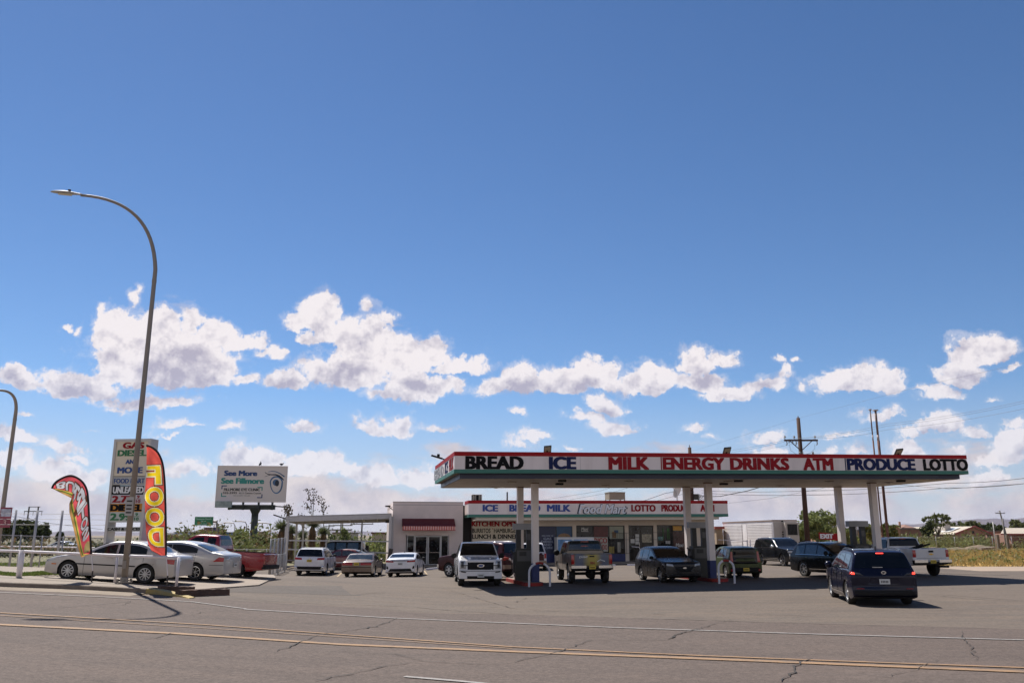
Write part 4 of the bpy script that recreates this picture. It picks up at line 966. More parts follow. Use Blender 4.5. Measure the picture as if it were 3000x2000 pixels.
c.patch('headlight', 'f', [(.52, .80), (.92, .84), (.92, .98), (.6, .92)], m_lens, both=True, off=.02); c.sidepatch('headlight', [(.1, .84), (.62, .93), (.62, 1.0), (.12, .97)], m_lens); c.patch('grille', 'f', [(-.42, .6), (.42, .6), (.46, .88), (-.46, .88)], m_dalloy, .03)
# 18 navy minivan, rear
c = suv(5.17, 2.0, 1.75, 1.05, 1.10, .98, 4.04, Rw=.37, h0=.2, ws=(1.2, 2.35), tail=.28, tumble=.37, bow=(.2, .14), top=[(0, .3), (0, .6), (.02, .82), (.1, .92), (.5, 1.02), (.95, 1.10), (1.15, 1.14), (2.25, 1.66), (2.7, 1.73), (3.4, 1.745), (4.2, 1.73), (4.75, 1.68), (4.86, 1.6), (5.02, 1.22), (5.08, 1.08), (5.13, .96), (5.15, .9), (5.12, .7), (5.16, .56), (5.17, .5), (5.17, .36)])
r = stdcar('minivan', 'navy minivan with brake lights on, nearest vehicle in front of the canopy', 'minivan', G_CARS, c, p_navy, 12.2, 29.8, R(79))
c.side_windows([(1.8, 2.55), (2.63, 3.5), (3.58, 4.5)], mat('window_sky_glass', (.02, .025, .03), .03, 0, spec=1.), hi=.05); c.topglass('windshield', 1.2, 2.2); rw = c.topglass('rear_window', 4.8, 5.06, zmin=1.14, inset=.09)
c.wheels(m_alloy, 5, .7, 1); c.rails(2.6, 4.5, m_chrome); c.seams([1.6, 2.6, 3.55], (2.4, 3.4)); c.mirrors(1.85, p_navy, 1.1)
c.patch('taillight', 'r', [(.60, .94), (.88, .97), (.92, 1.04), (.70, 1.02)], m_dalloy, both=True, off=.02); c.patch('brake_light', 'r', [(.84, .97), (.95, .975), (.95, 1.045), (.86, 1.035)], m_redon, both=True, off=.035); c.patch('third_brake_light', 'r', [(-.12, 1.60), (.12, 1.60), (.12, 1.63), (-.12, 1.63)], m_redon, off=.04)
c.sidepatch('taillight', [(4.85, .97), (5.1, .97), (5.1, 1.05), (4.9, 1.06)], m_red)
c.plate('r', .76, m_plate_w, off=.02); emblem(c, 'r', 1.03, m_chrome, .075, .05, ring=True, off=.03); emblem(c, 'r', 1.03, m_chrome, .03, .045, ring=True, off=.032); c.patch('bumper_insert', 'r', [(-.9, .34), (.9, .34), (.9, .50), (-.9, .50)], m_blk, .02); c.patch('reflector', 'r', [(.62, .53), (.84, .53), (.84, .555), (.62, .555)], m_red, both=True, off=.03)
c.bar('wiper', 'r', .0, .3, 1.19, .015, .03, m_alloy); MB().prism([(0, 0), (.16, 0), (.02, .1)], -.012, .012).build('antenna_fin', m_blk, r, loc=(-1.75, 0, 1.73)); c.sidepatch('sill_trim', [(1.5, .32), (3.5, .32), (3.5, .35), (1.5, .35)], m_chrome, .014)
c.patch('tailgate_crease', 'r', [(-.5, .66), (.5, .66), (.4, .87), (-.4, .87)], p_navy, -.01)
# 19 white work pickup, rear
c = pickup(5.9, 2.04, 1.98, 1.25, 1.42, 1.0, 4.65, (1.9, 3.6), .42, .55, tumble=.24)
r = stdcar('pickup_truck', 'white pickup seen from behind with its bed toward the dry field, rightmost vehicle', 'pickup truck', G_CARS, c, p_wdirty, 21.25, 47.4, R(97))
c.side_windows([(2.05, 2.7), (2.8, 3.45)], hi=.02); c.topglass('windshield', 1.65, 2.35); c.topglass('rear_window', 3.44, 3.64, zmin=1.5, inset=.1); c.wheels(m_dalloy, 6, .6); c.seams([1.75, 2.75, 3.55]); c.mirrors(2.1, m_blk, 1.3)
c.patch('taillight', 'r', [(.82, .98), (1.0, .98), (1.0, 1.34), (.82, 1.34)], m_red, both=True, off=.03); c.bar('rear_bumper', 'r', -1.02, -.32, .78, .13, .18, m_chrome); c.bar('rear_bumper', 'r', .32, 1.02, .78, .13, .18, m_chrome); c.bar('bumper_step', 'r', -1.02, 1.02, .70, .1, .14, m_blk); c.plate('r', .76, m_plate_y, off=.14)
xr = c.fpt('r', 0, 1.2, .02)[0]; MB().box(xr-.012, xr, -.13, .13, 1.22, 1.31).build('tailgate_handle', m_blk, r)
mb = MB(); mb.prism([(-.13, 1.13), (-.05, 1.155), (-.04, 1.17), (.06, 1.17), (.05, 1.15), (.13, 1.15), (.13, 1.12), (.05, 1.105), (.04, 1.09), (-.06, 1.09), (-.05, 1.11), (-.13, 1.11)], xr-.01, xr, 0, 'yz'); fixn(mb.build('emblem', mat('gold_emblem', (.6, .38, .05), .3, .6), r))
c.bar('tailgate_line', 'r', -.8, .8, .93, .012, .004, m_seam); MB().tube([(-c.L/2+.3, -.5, .5), (-c.L/2-.1, -.85, .5)], .06, 10).build('exhaust', m_blk, r)
MB().tube([(-.5, -.95, 1.4), (-.5, -.95, 1.72), (-.5, .95, 1.72), (-.5, .95, 1.4)], .02, 6).build('rack', m_blk, r); emblem(c, 'r', 1.9, m_red, .2, .02)
mb = MB(); mb.bar((-1.0, -.3, 1.35), (-1.8, -.75, 1.62), .12, .08); mb.bar((-1.2, .1, 1.35), (-1.6, -.5, 1.6), .1); mb.bar((-1.4, -.2, 1.38), (-1.0, -.6, 1.58), .07); t = mb.build('tool_pile', m_blk)
t.matrix_world = r.matrix_world; tag(t, 'dark tools and scrap heaped in the bed of the rightmost white pickup', 'tools')
# small far cars on the highway
def far_car(px, py, Y, body, label, yaw=90, van=False):
    c = suv(4.6, 1.85, 1.72, 1.0, 1.1, .9, 3.6) if van else sedan()
    p = at(px, py, Y); r = empty('car', (0, 0, 0), 0, label, 'car', 'distant cars on the highway'); c.build(r, body); c.side_windows([(1.7, 3.6)]); c.topglass('rear_window', 3.5, 4.6, zmin=1.1, inset=.1); c.topglass('windshield', 1.4, 2.2)
    c.patch('taillight', 'r', [(.6, .75), (.88, .75), (.88, .92), (.6, .92)], m_red, both=True); c.wheels(spokes=5)
    place(r, p.x, Y, R(yaw), .01)
for a in [(500, 1592, 150, p_wdirty, 'white van at the far left of the distant highway traffic', 100, True), (528, 1590, 165, p_silver2, 'silver car in the distant highway queue, just right of the feather flag'), (560, 1589, 175, p_maroon, 'dark red car in the distant highway queue, left of the green mile sign'),
          (590, 1589, 190, p_grey, 'grey car in the distant highway queue under the 55 sign'), (612, 1588, 170, p_white, 'white car in the distant highway queue above the silver sedan roof', 90, True), (634, 1588, 185, p_black, 'black car in the distant highway queue, right end'), (180, 1585, 130, p_white, 'white car glinting beyond the fence, left of the red burrito flag', 170)]:
    far_car(*a)
# ------------------------------------------------------------------ canopy
m_fw = mat('fascia_white', (.76, .68, .66), .45, noise_amp=.05, noise_scale=1.4, stretch=(1.6, 1.6, .25), dirt=(.50, .43, .40, .55))
m_fr = mat('fascia_red', (.33, .008, .012), .6, spec=.2, noise_amp=.08, noise_scale=.8)
m_fg = mat('fascia_green', (.05, .185, .145), .5, spec=.3, noise_amp=.08, noise_scale=.8)
m_fn = mat('fascia_navy', (.006, .010, .04), .4, noise_amp=.1, noise_scale=.8)
m_tb = mat('letter_black', (.006, .006, .007), .7, spec=.15); m_tn = mat('letter_navy', (.010, .018, .08), .6, spec=.15); m_tr = mat('letter_red', (.27, .008, .014), .6, spec=.15)
def soff():
    m = bpy.data.materials.new('soffit_metal'); m.use_nodes = True; t = m.node_tree; t.nodes.clear(); N = NT(t)
    b = N.n('ShaderNodeBsdfPrincipled'); o = N.n('ShaderNodeOutputMaterial'); N.l(b.outputs[0], o.inputs[0]); b.inputs['Roughness'].default_value = .5
    tc = N.n('ShaderNodeTexCoord').outputs['Object']; sp = N.n('ShaderNodeSeparateXYZ'); N.l(tc, sp.inputs[0])
    st = N.m('GREATER_THAN', N.m('FRACT', N.m('MULTIPLY', sp.outputs[1], 3.3)), .06)
    nz = N.noise(tc, .9, 7, .65); c = N.mix(N.mr(nz.outputs[0], .4, .7), (.40, .34, .27), (.27, .20, .14)); c = N.mix(st, (.2, .16, .12), c); N.l(c, b.inputs['Base Color']); return m
m_soff = soff(); m_col = mat('column_paint', (.74, .66, .62), .5, noise_amp=.07, noise_scale=2.2, stretch=(1, 1, .5), dirt=(.42, .36, .30, .6))
m_navyp = mat('navy_paint_base', (.02, .03, .12), .6, noise_amp=.2, noise_scale=4, dirt=(.12, .12, .16, .4))
CA = math.radians(11); CO = Vector((-2.53, 37, 0)); ex = Vector((math.cos(CA), math.sin(CA), 0)); ey = Vector((-math.sin(CA), math.cos(CA), 0))
def loc_on(px, py, off=0.):
    p = onplane(px, py, CO+ey*off, ey); q = p-CO; return q.dot(ex), q.z
CL = loc_on(2837, 1389)[0]; CD = 8.2
canopy = empty('canopy', CO, CA, 'long white petrol station canopy with red and green bands and shop words', 'canopy')
ZT = lambda x: 5.89+.0115*x
def slab(mb, x0, x1, y0, y1, a, b, m=0):
    """box whose top and bottom follow the roof's slight fall"""
    vs = [(x, y, ZT(x)+z) for z in (a, b) for x, y in ((x0, y0), (x1, y0), (x1, y1), (x0, y1))]
    mb.add(vs, [(3, 2, 1, 0), (4, 5, 6, 7), (0, 1, 5, 4), (1, 2, 6, 5), (2, 3, 7, 6), (3, 0, 4, 7)], m)
FH = .94
def band(name, mt, a, b, o):
    mb = MB()
    slab(mb, -o, CL+o, -o, .1, a, b); slab(mb, -o, CL+o, CD-.1, CD+o, a, b); slab(mb, -o, .1, .1, CD-.1, a, b); slab(mb, CL-.1, CL+o, .1, CD-.1, a, b)
    return fixn(mb.build(name, mt, canopy))
band('fascia_panel', m_fw, -FH+.165, -.185, 0)
band('red_band', m_fr, -.185, .0, .012); band('green_band', m_fg, -FH, -FH+.165, .012)
mb = MB(); slab(mb, .28, CL-.28, .28, CD-.28, -FH-.22, -FH+.02); fixn(mb.build('soffit_edge', m_fn, canopy))
mb = MB(); slab(mb, .35, CL-.35, .35, CD-.35, -FH-.235, -FH-.221); fixn(mb.build('soffit', m_soff, canopy))
mb = MB(); slab(mb, .1, CL-.1, .1, CD-.1, -.25, -.2); slab(mb, .1, CL-.1, .1, .27, -FH+.01, -FH+.03); slab(mb, .1, .27, .27, CD-.1, -FH+.01, -FH+.03); slab(mb, CL-.27, CL-.1, .27, CD-.1, -FH+.01, -FH+.03); fixn(mb.build('roof_deck', m_kerb, canopy))
mb = MB()
for px in (1520, 1700, 1878, 2060, 2240, 2420, 2610, 2760):
    x = loc_on(px, 1350)[0]; mb.box(x-.006, x+.006, -.003, .0, ZT(x)-FH+.17, ZT(x)-.19)
mb.build('panel_joint', mat('joint_grey', (.35, .33, .33), .6), canopy)
def cword(w, x0, x1, mt, y1=1345, b=.035):
    a = loc_on(x0, 1350)[0]; c_ = loc_on(x1, 1350)[0]; xm = (a+c_)/2
    t = text('lettering', w, mt, canopy, a, c_, ZT(xm)-FH+.175, ZT(xm)-.195, -.004, .012, .044)
    for v in t.data.vertices: v.co.z += .0115*(v.co.x-xm)
    return t
for w in [('BREAD', 1363, 1534, m_tb), ('ICE', 1608, 1688, m_tn), ('MILK', 1782, 1901, m_tr), ('ENERGY', 1941, 2122, m_tr), ('DRINKS', 2138, 2311, m_tr), ('ATM', 2352, 2440, m_tr), ('PRODUCE', 2480, 2680, m_tn), ('LOTTO', 2703, 2834, m_tb)]: cword(*w)
mb = MB()
for px, i in ((1937, 0), (2476, 1)):
    x = loc_on(px, 1350)[0]; mb.box(x-.025, x+.025, -.014, -.004, ZT(x)-FH+.17, ZT(x)-.19, i)
mb.build('lettering', [m_tr, m_tn], canopy)
for w, a, b_, mt in [('MILK', .3, 1.9, m_tr), ('ICE', 2.4, 3.6, m_tn), ('BREAD', 4.2, 8.6, mat('letter_grey', (.30, .31, .32), .5))]:
    t = text('lettering', w, mt, canopy, a, b_, -FH+.2, -.21, -.004, .012, .02, mirror=True)
    for v in t.data.vertices: v.co = (v.co.y-.0, v.co.x, v.co.z+5.89)
    t.data.flip_normals() if False else None; fixn(t)
# soffit lights
m_lbrown = mat('lamp_housing', (.20, .14, .09), .6); m_lgl = mat('lamp_glass', (.5, .45, .36), .3)
for k, (x, y) in enumerate([(3, 2.2), (3, 6.6), (8.5, 1.5), (8.5, 5.2), (13.6, 1.6), (13.6, 5.6), (19, 1.6), (18.5, 5.6), (23, 2.6)]):
    z = ZT(x)-FH-.235; o = MB().lathe([(0, -.02), (.17, -.03), (.24, -.01), (.25, .0)], 20).build('soffit_light', m_lbrown, canopy, loc=(x, y, z)); MB().lathe([(0, -.09), (.1, -.08), (.15, -.03)], 16).build('lens', m_lgl, o, smooth=True)
for x, y in [(5.1, .9), (13.8, .9), (22.5, .9), (5.6, 3.4), (14.2, 3.4)]:
    z = ZT(x)-FH-.235; MB().box(-.17, .17, -.14, .14, -.09, -.001).build('flood_light', m_blk, canopy, loc=(x, y, z))
# columns
def column(lx, ly):
    p = CO+ex*lx+ey*ly; z0 = gz(p.x, p.y); zt = ZT(lx)-FH-.236
    mb = MB(); mb.box(-.155, .155, -.155, .155, 1.0+z0, zt, 0); mb.box(-.18, .18, -.18, .18, zt-.05, zt-.002, 2); mb.box(-.165, .165, -.165, .165, z0, 1.0+z0, 1)
    mb.build('column', [m_col, m_navyp, m_lbrown], canopy, loc=(lx, ly, 0))
def loc2(p): q = p-CO; return q.dot(ex), q.dot(ey)
c1 = loc2(gnd(1566, 1713)); c2 = loc2(gnd(2095, 1703)); c3x = 2*c2[0]-c1[0]
YR = 6.6
rx1 = loc2(at(1522, 1560, 44.0))[0]
for lx in (c1[0], c2[0], c3x+.25): column(lx, 3.1)
q = onplane(1524, 1560, CO+ey*YR, ey)-CO; column(q.dot(ex), YR)
q = onplane(2016, 1560, CO+ey*YR, ey)-CO; column(q.dot(ex), YR)
q = onplane(2460, 1500, CO+ey*YR, ey)-CO; column(q.dot(ex), YR)
# roof flood lights on arms
for px in (1603, 2129, 2632):
    x = loc_on(px, 1330)[0]
    r = empty('flood_light', CO+ex*x+Vector((0, 0, ZT(x))), CA+R(-10), {1603: 'black flood light on the canopy roof above ICE', 2129: 'black flood light on the canopy roof above ENERGY', 2632: 'black flood light on the canopy roof above PRODUCE'}[px], 'flood light', 'flood lights on the canopy roof')
    MB().bar((0, .05, -.02), (0, 0, .08), .06).build('bracket', m_blk, r)
    MB().obox((.02, .0, .13), ((1, 0, .1), (0, 1, -.75), (0, .75, 1)), (.34, .42, .07)).build('housing', m_blk, r)
    MB().obox((.02, -.045, .165-.055), ((1, 0, .1), (0, 1, -.75), (0, .75, 1)), (.28, .32, .01)).build('lens', mat('led_lens', (.42, .38, .28), .3), r)
p = CO+ey*3.9+Vector((0, 0, 5.93)); r = empty('flood_light', p, CA, 'flood light sticking out sideways from the left end of the canopy', 'flood light', 'flood lights on the canopy roof')
mb = MB(); mb.bar((.1, 0, -.1), (-.15, 0, .0), .09, .05); mb.build('arm', m_blk, r); MB().obox((-.38, 0, .06), ((1, 0, -.28), (0, 1, 0), (.28, 0, 1)), (.55, .26, .06)).build('housing', m_blk, r)
MB().lathe([(0, 0), (.07, 0), (.07, .12), (0, .13)], 10).build('photocell', m_blk, r, loc=(-.3, 0, .08))
# ------------------------------------------------------------------ pump islands
m_redp = mat('red_kerb_paint', (.28, .02, .015), .7, noise_amp=.2, noise_scale=4, dirt=(.2, .1, .08, .5)); m_pump = mat('pump_body', (.014, .015, .013), .45, noise_amp=.2, noise_scale=3); m_pumpd = mat('pump_dark', (.02, .02, .02), .5); m_pumpg = mat('pump_panel_grey', (.07, .07, .07), .4); m_hood = mat('pump_valance', (.24, .24, .25), .4, .2)
m_hoopw = mat('hoop_white', (.62, .60, .62), .45, noise_amp=.08, noise_scale=3)
def hoop(c, z, lab, w=.62, h=1.05, rz=CA, base=False):
    r = empty('hoop_bollard', (c.x, c.y, z), rz, lab, 'bollard', 'white hoop bollards with a red band at the pump islands')
    P = [(-w/2, 0, 0), (-w/2, 0, h-w*.45)]
    for k in range(1, 12):
        a = math.pi-math.pi*k/12; P.append((w/2*math.cos(a), 0, h-w*.45+w*.45*math.sin(a)))
    P += [(w/2, 0, h-w*.45), (w/2, 0, 0)]
    MB().tube(P, .05, 10).build('hoop', m_hoopw, r, smooth=True, sharp=60)
    Q = [(w/2*math.cos(a), 0, h-w*.45+w*.45*math.sin(a)) for a in [R(68+k*9) for k in range(6)]]
    MB().tube(Q, .0525, 10).build('red_band', m_redp, r, smooth=True)
    if base: MB().box(-w/2-.15, w/2+.15, -.3, .3, 0, .14).build('plinth', m_conc, r)
def island(lx, yc, n, lab, plab):
    c = CO+ex*lx+ey*yc; z = gz(c.x, c.y)
    r = empty('pump_island', (c.x, c.y, z), CA, lab, 'kerb', 'painted islands under the canopy')
    mb = MB(); hw, hl = .48, 2.6
    pl = [(hw*math.cos(a)+0, (hl-.48)*(1 if math.sin(a) > 0 else -1)+.48*math.sin(a)) for a in [R(15*k) for k in range(24)]]
    mb.prism(pl, -.05, .16, 0, 'xy'); fixn(mb.build('red_edge', m_redp, r)); MB().prism([(x*.82, y*.96) for x, y in pl], .12, .165, 0, 'xy').build('island_top', m_kerb, r)
    # pump: display cabinet between two posts under a bowed valance
    g = empty('fuel_pump', (c.x, c.y, z+.165), CA+R(-6), plab, 'fuel pump', 'fuel pumps under the canopy')
    MB().box(-.42, .42, -.36, .36, 0, 1.5).build('cabinet', m_pump, g)
    for sy in (1, -1): MB().box(-.36, .36, sy*.36-.01, sy*.36+.01, .9, 1.42).build('display_panel', m_pumpg, g); MB().box(-.25, .1, sy*.375-.006, sy*.375+.006, 1.15, 1.35).build('screen', m_pumpd, g)
    MB().box(-.52, -.42, -.3, .3, .35, 1.35).build('nozzle_bay', m_pumpd, g); MB().box(.42, .52, -.3, .3, .35, 1.35).build('nozzle_bay', m_pumpd, g)
    MB().box(-.44, -.425, -.35, -.2, .1, .7).build('side_panel', m_pumpg, g)
    for sx in (-1, 1): MB().box(sx*.26-.12, sx*.26+.12, -.14, .14, 1.5, 2.42).build('post', m_pumpd, g)
    mb = MB(); mb.box(-.12+.26, -.04+.26+.1, -.146, -.142, 1.9, 2.2); mb.build('post_sticker', m_pumpg, g)
    V = []; n_ = 12
    for k in range(n_+1):
        x = -.72+1.44*k/n_; b_ = .07*math.sin(math.pi*k/n_)
        V += [(x*.74, -.22-b_, 2.40), (x*.74, -.22-b_, 2.70), (x*.74, .22+b_, 2.70), (x*.74, .22+b_, 2.40)]
    F = [(k*4+j, k*4+4+j, k*4+4+(j+1) % 4, k*4+(j+1) % 4) for k in range(n_) for j in range(4)]+[(0, 1, 2, 3), (n_*4+3, n_*4+2, n_*4+1, n_*4)]
    fixn(MB().add(V, F).build('valance', m_hood, g, smooth=True, sharp=40))
    for sx in (-1, 1):
        MB().tube([(sx*.5, -.1, 1.3), (sx*.62, -.12, 1.1), (sx*.6, -.15, .5), (sx*.48, -.2, .22), (sx*.42, -.25, .5), (sx*.5, -.2, 1.0)], .018, 6).build('hose', m_pumpd, g, smooth=True)
        MB().bar((sx*.5, -.1, 1.25), (sx*.66, -.1, 1.42), .05, .07).build('nozzle', m_pumpd, g)
    return r
def pump_x(px): q = onplane(px, 1600, CO+ey*4.9, ey)-CO; return q.dot(ex)
lx1, lx2, lx3 = pump_x(1534), pump_x(2048), pump_x(2516)
island(lx1, 4.9, 0, 'red edged pump island at the left canopy columns', 'fuel pump beside the left pair of canopy columns')
island(lx2, 4.9, 0, 'red edged pump island at the middle canopy columns', 'fuel pump beside the middle canopy columns, right of the dark grey crossover')
island(lx3, 4.9, 0, 'red edged pump island at the right canopy columns', 'fuel pump beside the right canopy columns, left of the white pickup')
for (a, b_, y, lab) in [(1550, 1612, 1718, 'white hoop bollard at the near end of the left pump island'), (2105, 2155, 1709, 'white hoop bollard at the near end of the middle pump island')]:
    p = (gnd(a, y)+gnd(b_, y))/2; hoop(p, p.z, lab, (gnd(b_, y)-gnd(a, y)).length)
p = CO+ex*(lx1-.35)+ey*7.9; hoop(p, gz(p.x, p.y)+.14, 'sunlit white hoop bollard on a pale plinth right of the white crew cab pickup', .95, 1.0); MB().box(-.75, .75, -.3, .3, -.05, .14).build('concrete_plinth', m_conc, None, loc=(p.x, p.y, gz(p.x, p.y)), rot=(0, 0, CA))
tag(bpy.data.objects['concrete_plinth'], 'pale concrete plinth under the sunlit hoop bollard', 'plinth')
# brown squeegee bin holder right of the middle pump
p = CO+ex*(lx2+.75)+ey*4.4; r = empty('squeegee', (p.x, p.y, gz(p.x, p.y)+1.25), CA, 'brown squeegee handle leaning out beside the middle fuel pump', 'squeegee'); MB().bar((-.15, 0, -.2), (.2, 0, .28), .1, .06).build('handle', mat('brown_plastic', (.10, .05, .03), .6), r)
# ------------------------------------------------------------------ shop
SO = at(1372, 1560, 66.2); SO.z = 0
store = empty('food_mart', SO, CA, 'low white food mart with red and green banded fascia behind the canopy', 'shop')
se = ex; sn = ey
def sl(px, py, off=0.): p = onplane(px, py, SO+sn*off, sn)-SO; return p.dot(se), p.z
SL = sl(2132, 1490)[0]; zt0 = sl(1372, 1465)[1]; zt1 = sl(2132, 1465.6)[1]; zb0 = sl(1372, 1514.7)[1]
Zs = lambda x: zt0+(zt1-zt0)*x/SL
FHs = zt0-zb0
def slab2(mb, x0, x1, y0, y1, a, b, m=0):
    vs = [(x, y, Zs(x)+z) for z in (a, b) for x, y in ((x0, y0), (x1, y0), (x1, y1), (x0, y1))]
    mb.add(vs, [(3, 2, 1, 0), (4, 5, 6, 7), (0, 1, 5, 4), (1, 2, 6, 5), (2, 3, 7, 6), (3, 0, 4, 7)], m)
def band2(name, mt, a, b, o):
    mb = MB(); slab2(mb, -o, SL+o, -o, .12, a, b); slab2(mb, -o, .12, .12, 2.2, a, b); slab2(mb, SL-.12, SL+o, .12, 2.2, a, b); return fixn(mb.build(name, mt, store))
band2('fascia_panel', m_fw, -FHs+.22, -.24, 0); band2('red_band', m_fr, -.24, 0, .015); band2('green_band', m_fg, -FHs, -FHs+.22, .015)
m_wallw = mat('shop_wall_white', (.60, .52, .43), .75, noise_amp=.06, noise_scale=.7, dirt=(.45, .38, .3, .35)); m_eave = mat('eave_cream', (.66, .61, .55), .7, noise_amp=.05, noise_scale=1); m_wallg = mat('annex_wall', (.68, .58, .54), .8, noise_amp=.08, noise_scale=.8, dirt=(.48, .40, .36, .6), bump=.15, bump_scale=20)
mb = MB(); slab2(mb, .6, SL-.7, .25, 2.2, -FHs-.22, -FHs-.001); fixn(mb.build('eave', m_eave, store))
mb = MB(); slab2(mb, .3, SL-.3, .12, 12, -.35, -.3); fixn(mb.build('roof', m_kerb, store))
WY = 1.9   # front wall, set back under the eave
def sw(px, py): return sl(px, py, WY)
wx0, wx1 = sw(1384, 1560)[0], sw(2093, 1560)[0]
gs_ = lambda x: gz(SO.x+se.x*x+sn.x*WY, SO.y+se.y*x+sn.y*WY)
zc = Zs(0)-FHs-.21
opens = []      # (x0, x1, z0, z1)
for a, b_, top_, bot in [(1530, 1677, 1540, 1622), (1688, 1830, 1538, 1622), (1841, 1914, 1538, 1647), (1924, 2037, 1537, 1622)]:
    x0, z1 = sw(a, top_); x1, _ = sw(b_, top_); z0 = sw((a+b_)/2, bot)[1]; opens.append((x0, x1, z0, z1))
mb = MB(); xs = wx0; zlo = -.1
for (x0, x1, z0, z1) in opens:
    mb.box(xs, x0, WY, WY+.25, zlo, Zs(x0)-FHs-.2); mb.box(x0, x1, WY, WY+.25, z1, Zs(x0)-FHs-.2); xs = x1
mb.box(xs, wx1, WY, WY+.25, zlo, Zs(xs)-FHs-.2); mb.box(wx1-.25, wx1, WY+.25, 12, zlo, 4.6); mb.box(wx0, wx0+.25, WY+.25, 12, zlo, 4.6); mb.box(wx0+.25, wx1-.25, 11.7, 11.95, zlo, 4.6)
mb.build('wall', m_wallw, store)
mb = MB()
for i in (0, 1, 3):
    x0, x1, z0, z1 = opens[i]; MB().box(x0, x1, WY+.02, WY+.2, zlo, z0).build('navy_dado', m_navyp, store)
MB().box(opens[3][1], opens[3][1]+.9, WY-.012, WY-.002, zlo, 1.0).build('navy_dado', m_navyp, store)
MB().box(-1.2, wx0-.01, WY+.6, WY+.7, zlo, Zs(0)-.3).build('gap_shade_panel', mat('gap_shade', (.02, .016, .014), .8), store)  # dark panel added as painted shade in the gap beside the annex
m_wg = mat('shop_glass', (.010, .011, .011), .05, spec=.35, noise_amp=.5, noise_scale=1.2); m_fd = mat('dark_frame', (.03, .022, .018), .5)
def window(parent, x0, x1, z0, z1, y, div, mtf, mtg, w=.06, name='window'):
    mb = MB(); mb.box(x0, x1, y, y+.06, z1-w, z1); mb.box(x0, x1, y, y+.06, z0, z0+w); mb.box(x0, x0+w, y, y+.06, z0+w, z1-w); mb.box(x1-w, x1, y, y+.06, z0+w, z1-w)
    for f in div: xx = x0+(x1-x0)*f; mb.box(xx-w/2, xx+w/2, y, y+.06, z0+w, z1-w)
    o = mb.build(name, mtf, parent); mb = MB(); mb.box(x0+w*.5, x1-w*.5, y+.02, y+.035, z0+w*.5, z1-w*.5); mb.build('glass', mtg, o); return o
for i, dv in ((0, (.5,)), (1, (.48, .72)), (3, (.55,))): window(store, *opens[i], WY+.08, dv, m_fd, m_wg)
# interior glimpses: posters and papers stuck in the windows
def poster(px0, px1, py0, py1, mt, name='poster', lay=0):
    x0, z1 = sw(px0, py0); x1, _ = sw(px1, py0); z0 = sw((px0+px1)/2, py1)[1]; y = WY+.066-.004*lay
    return MB().box(x0, x1, y, y+.003, z0, z1).build(name, mt, store), (x0, x1, z0, z1, y)
m_pb = mat('poster_navy', (.010, .018, .065), .35, noise_amp=.2, noise_scale=1); m_psky = mat('poster_blue', (.012, .06, .14), .35, noise_amp=.3, noise_scale=1.2); m_pbun = mat('poster_bun', (.26, .15, .07), .4, noise_amp=.3, noise_scale=6); m_pw2 = mat('poster_pale', (.42, .40, .34), .5, noise_amp=.15, noise_scale=2); m_pr = mat('poster_red', (.10, .02, .018), .4, noise_amp=.4, noise_scale=3, dirt=(.05, .02, .02, .8)); m_pap = mat('paper_white', (.50, .49, .46), .6); m_pyel = mat('poster_yellow', (.50, .26, .03), .4, noise_amp=.3, noise_scale=4); m_pgr = mat('poster_green', (.03, .16, .02), .4)
_, q = poster(1580, 1628, 1541, 1640, m_pb)
for w, a, b_ in (('WELCOME TO', .60, .64), ('GAS', .50, .57), ('DIESEL', .41, .48), ('AND', .32, .39), ('MORE', .23, .30)):
    H_ = q[3]-q[2]; wd = (q[1]-q[0])*{'WELCOME TO': .7, 'GAS': .5, 'DIESEL': .78, 'AND': .5, 'MORE': .7}[w]; xm = (q[0]+q[1])/2
    text('lettering', w, mat('letter_pale_blue', (.28, .32, .42), .5), store, xm-wd/2, xm+wd/2, q[2]+H_*(a+.1), q[2]+H_*(b_+.1), q[4]-.001, .003, .03)
_, q = poster(1631, 1675, 1541, 1572, m_psky)
mb = MB(); n = 14; cx_, cz = (q[0]+q[1])/2, q[2]; rr = (q[1]-q[0])*.42; mb.add([(cx_+rr*math.cos(math.pi*k/n), q[4]-.004, cz+rr*.55*math.sin(math.pi*k/n)) for k in range(n+1)], [tuple(range(n, -1, -1))]); mb.build('burger_picture', m_pbun, store)
_, q = poster(1691, 1736, 1541, 1572, mat('poster_black', (.02, .02, .02), .3, noise_amp=.5, noise_scale=2)); text('lettering', 'Maxi', m_pap, store, q[0]+.35, q[0]+.95, q[3]-.32, q[3]-.08, q[4]-.001, .003, .02, shear=.2)
mb = MB(); mb.box(q[0]+.35, q[0]+.95, q[4]-.005, q[4]-.002, q[3]-.42, q[3]-.37); mb.build('lettering', m_pap, store)
poster(1740, 1781, 1541, 1572, m_pr); _, q = poster(1740, 1781, 1573, 1615, m_pw2)
mr2 = mat('poster_letter_red', (.32, .02, .02), .5); H_ = q[3]-q[2]
text('lettering', 'RICO', mr2, store, q[0]+.05, q[1]-.05, q[3]-H_*.42, q[3]-H_*.04, q[4]-.001, .003, .03); text('lettering', 'MENUDO', mr2, store, q[0]+.05, q[1]-.05, q[3]-H_*.86, q[3]-H_*.52, q[4]-.001, .003, .03)
poster(1786, 1826, 1541, 1577, mat('poster_sage', (.30, .32, .25), .5, noise_amp=.15, noise_scale=1)); poster(1794, 1806, 1556, 1575, mat('poster_brown', (.2, .11, .04), .5, noise_amp=.5, noise_scale=9), 'poster', 1); poster(1800, 1812, 1552, 1560, m_psky, 'poster', 1)
poster(1785, 1800, 1600, 1620, mat('poster_ochre', (.32, .24, .05), .5, noise_amp=.2)); poster(1809, 1818, 1587, 1617, m_pw2, 'sticker')
for k in range(3): poster(1862, 1873, 1564+k*10.3, 1573+k*10.3, m_pap, 'notice')
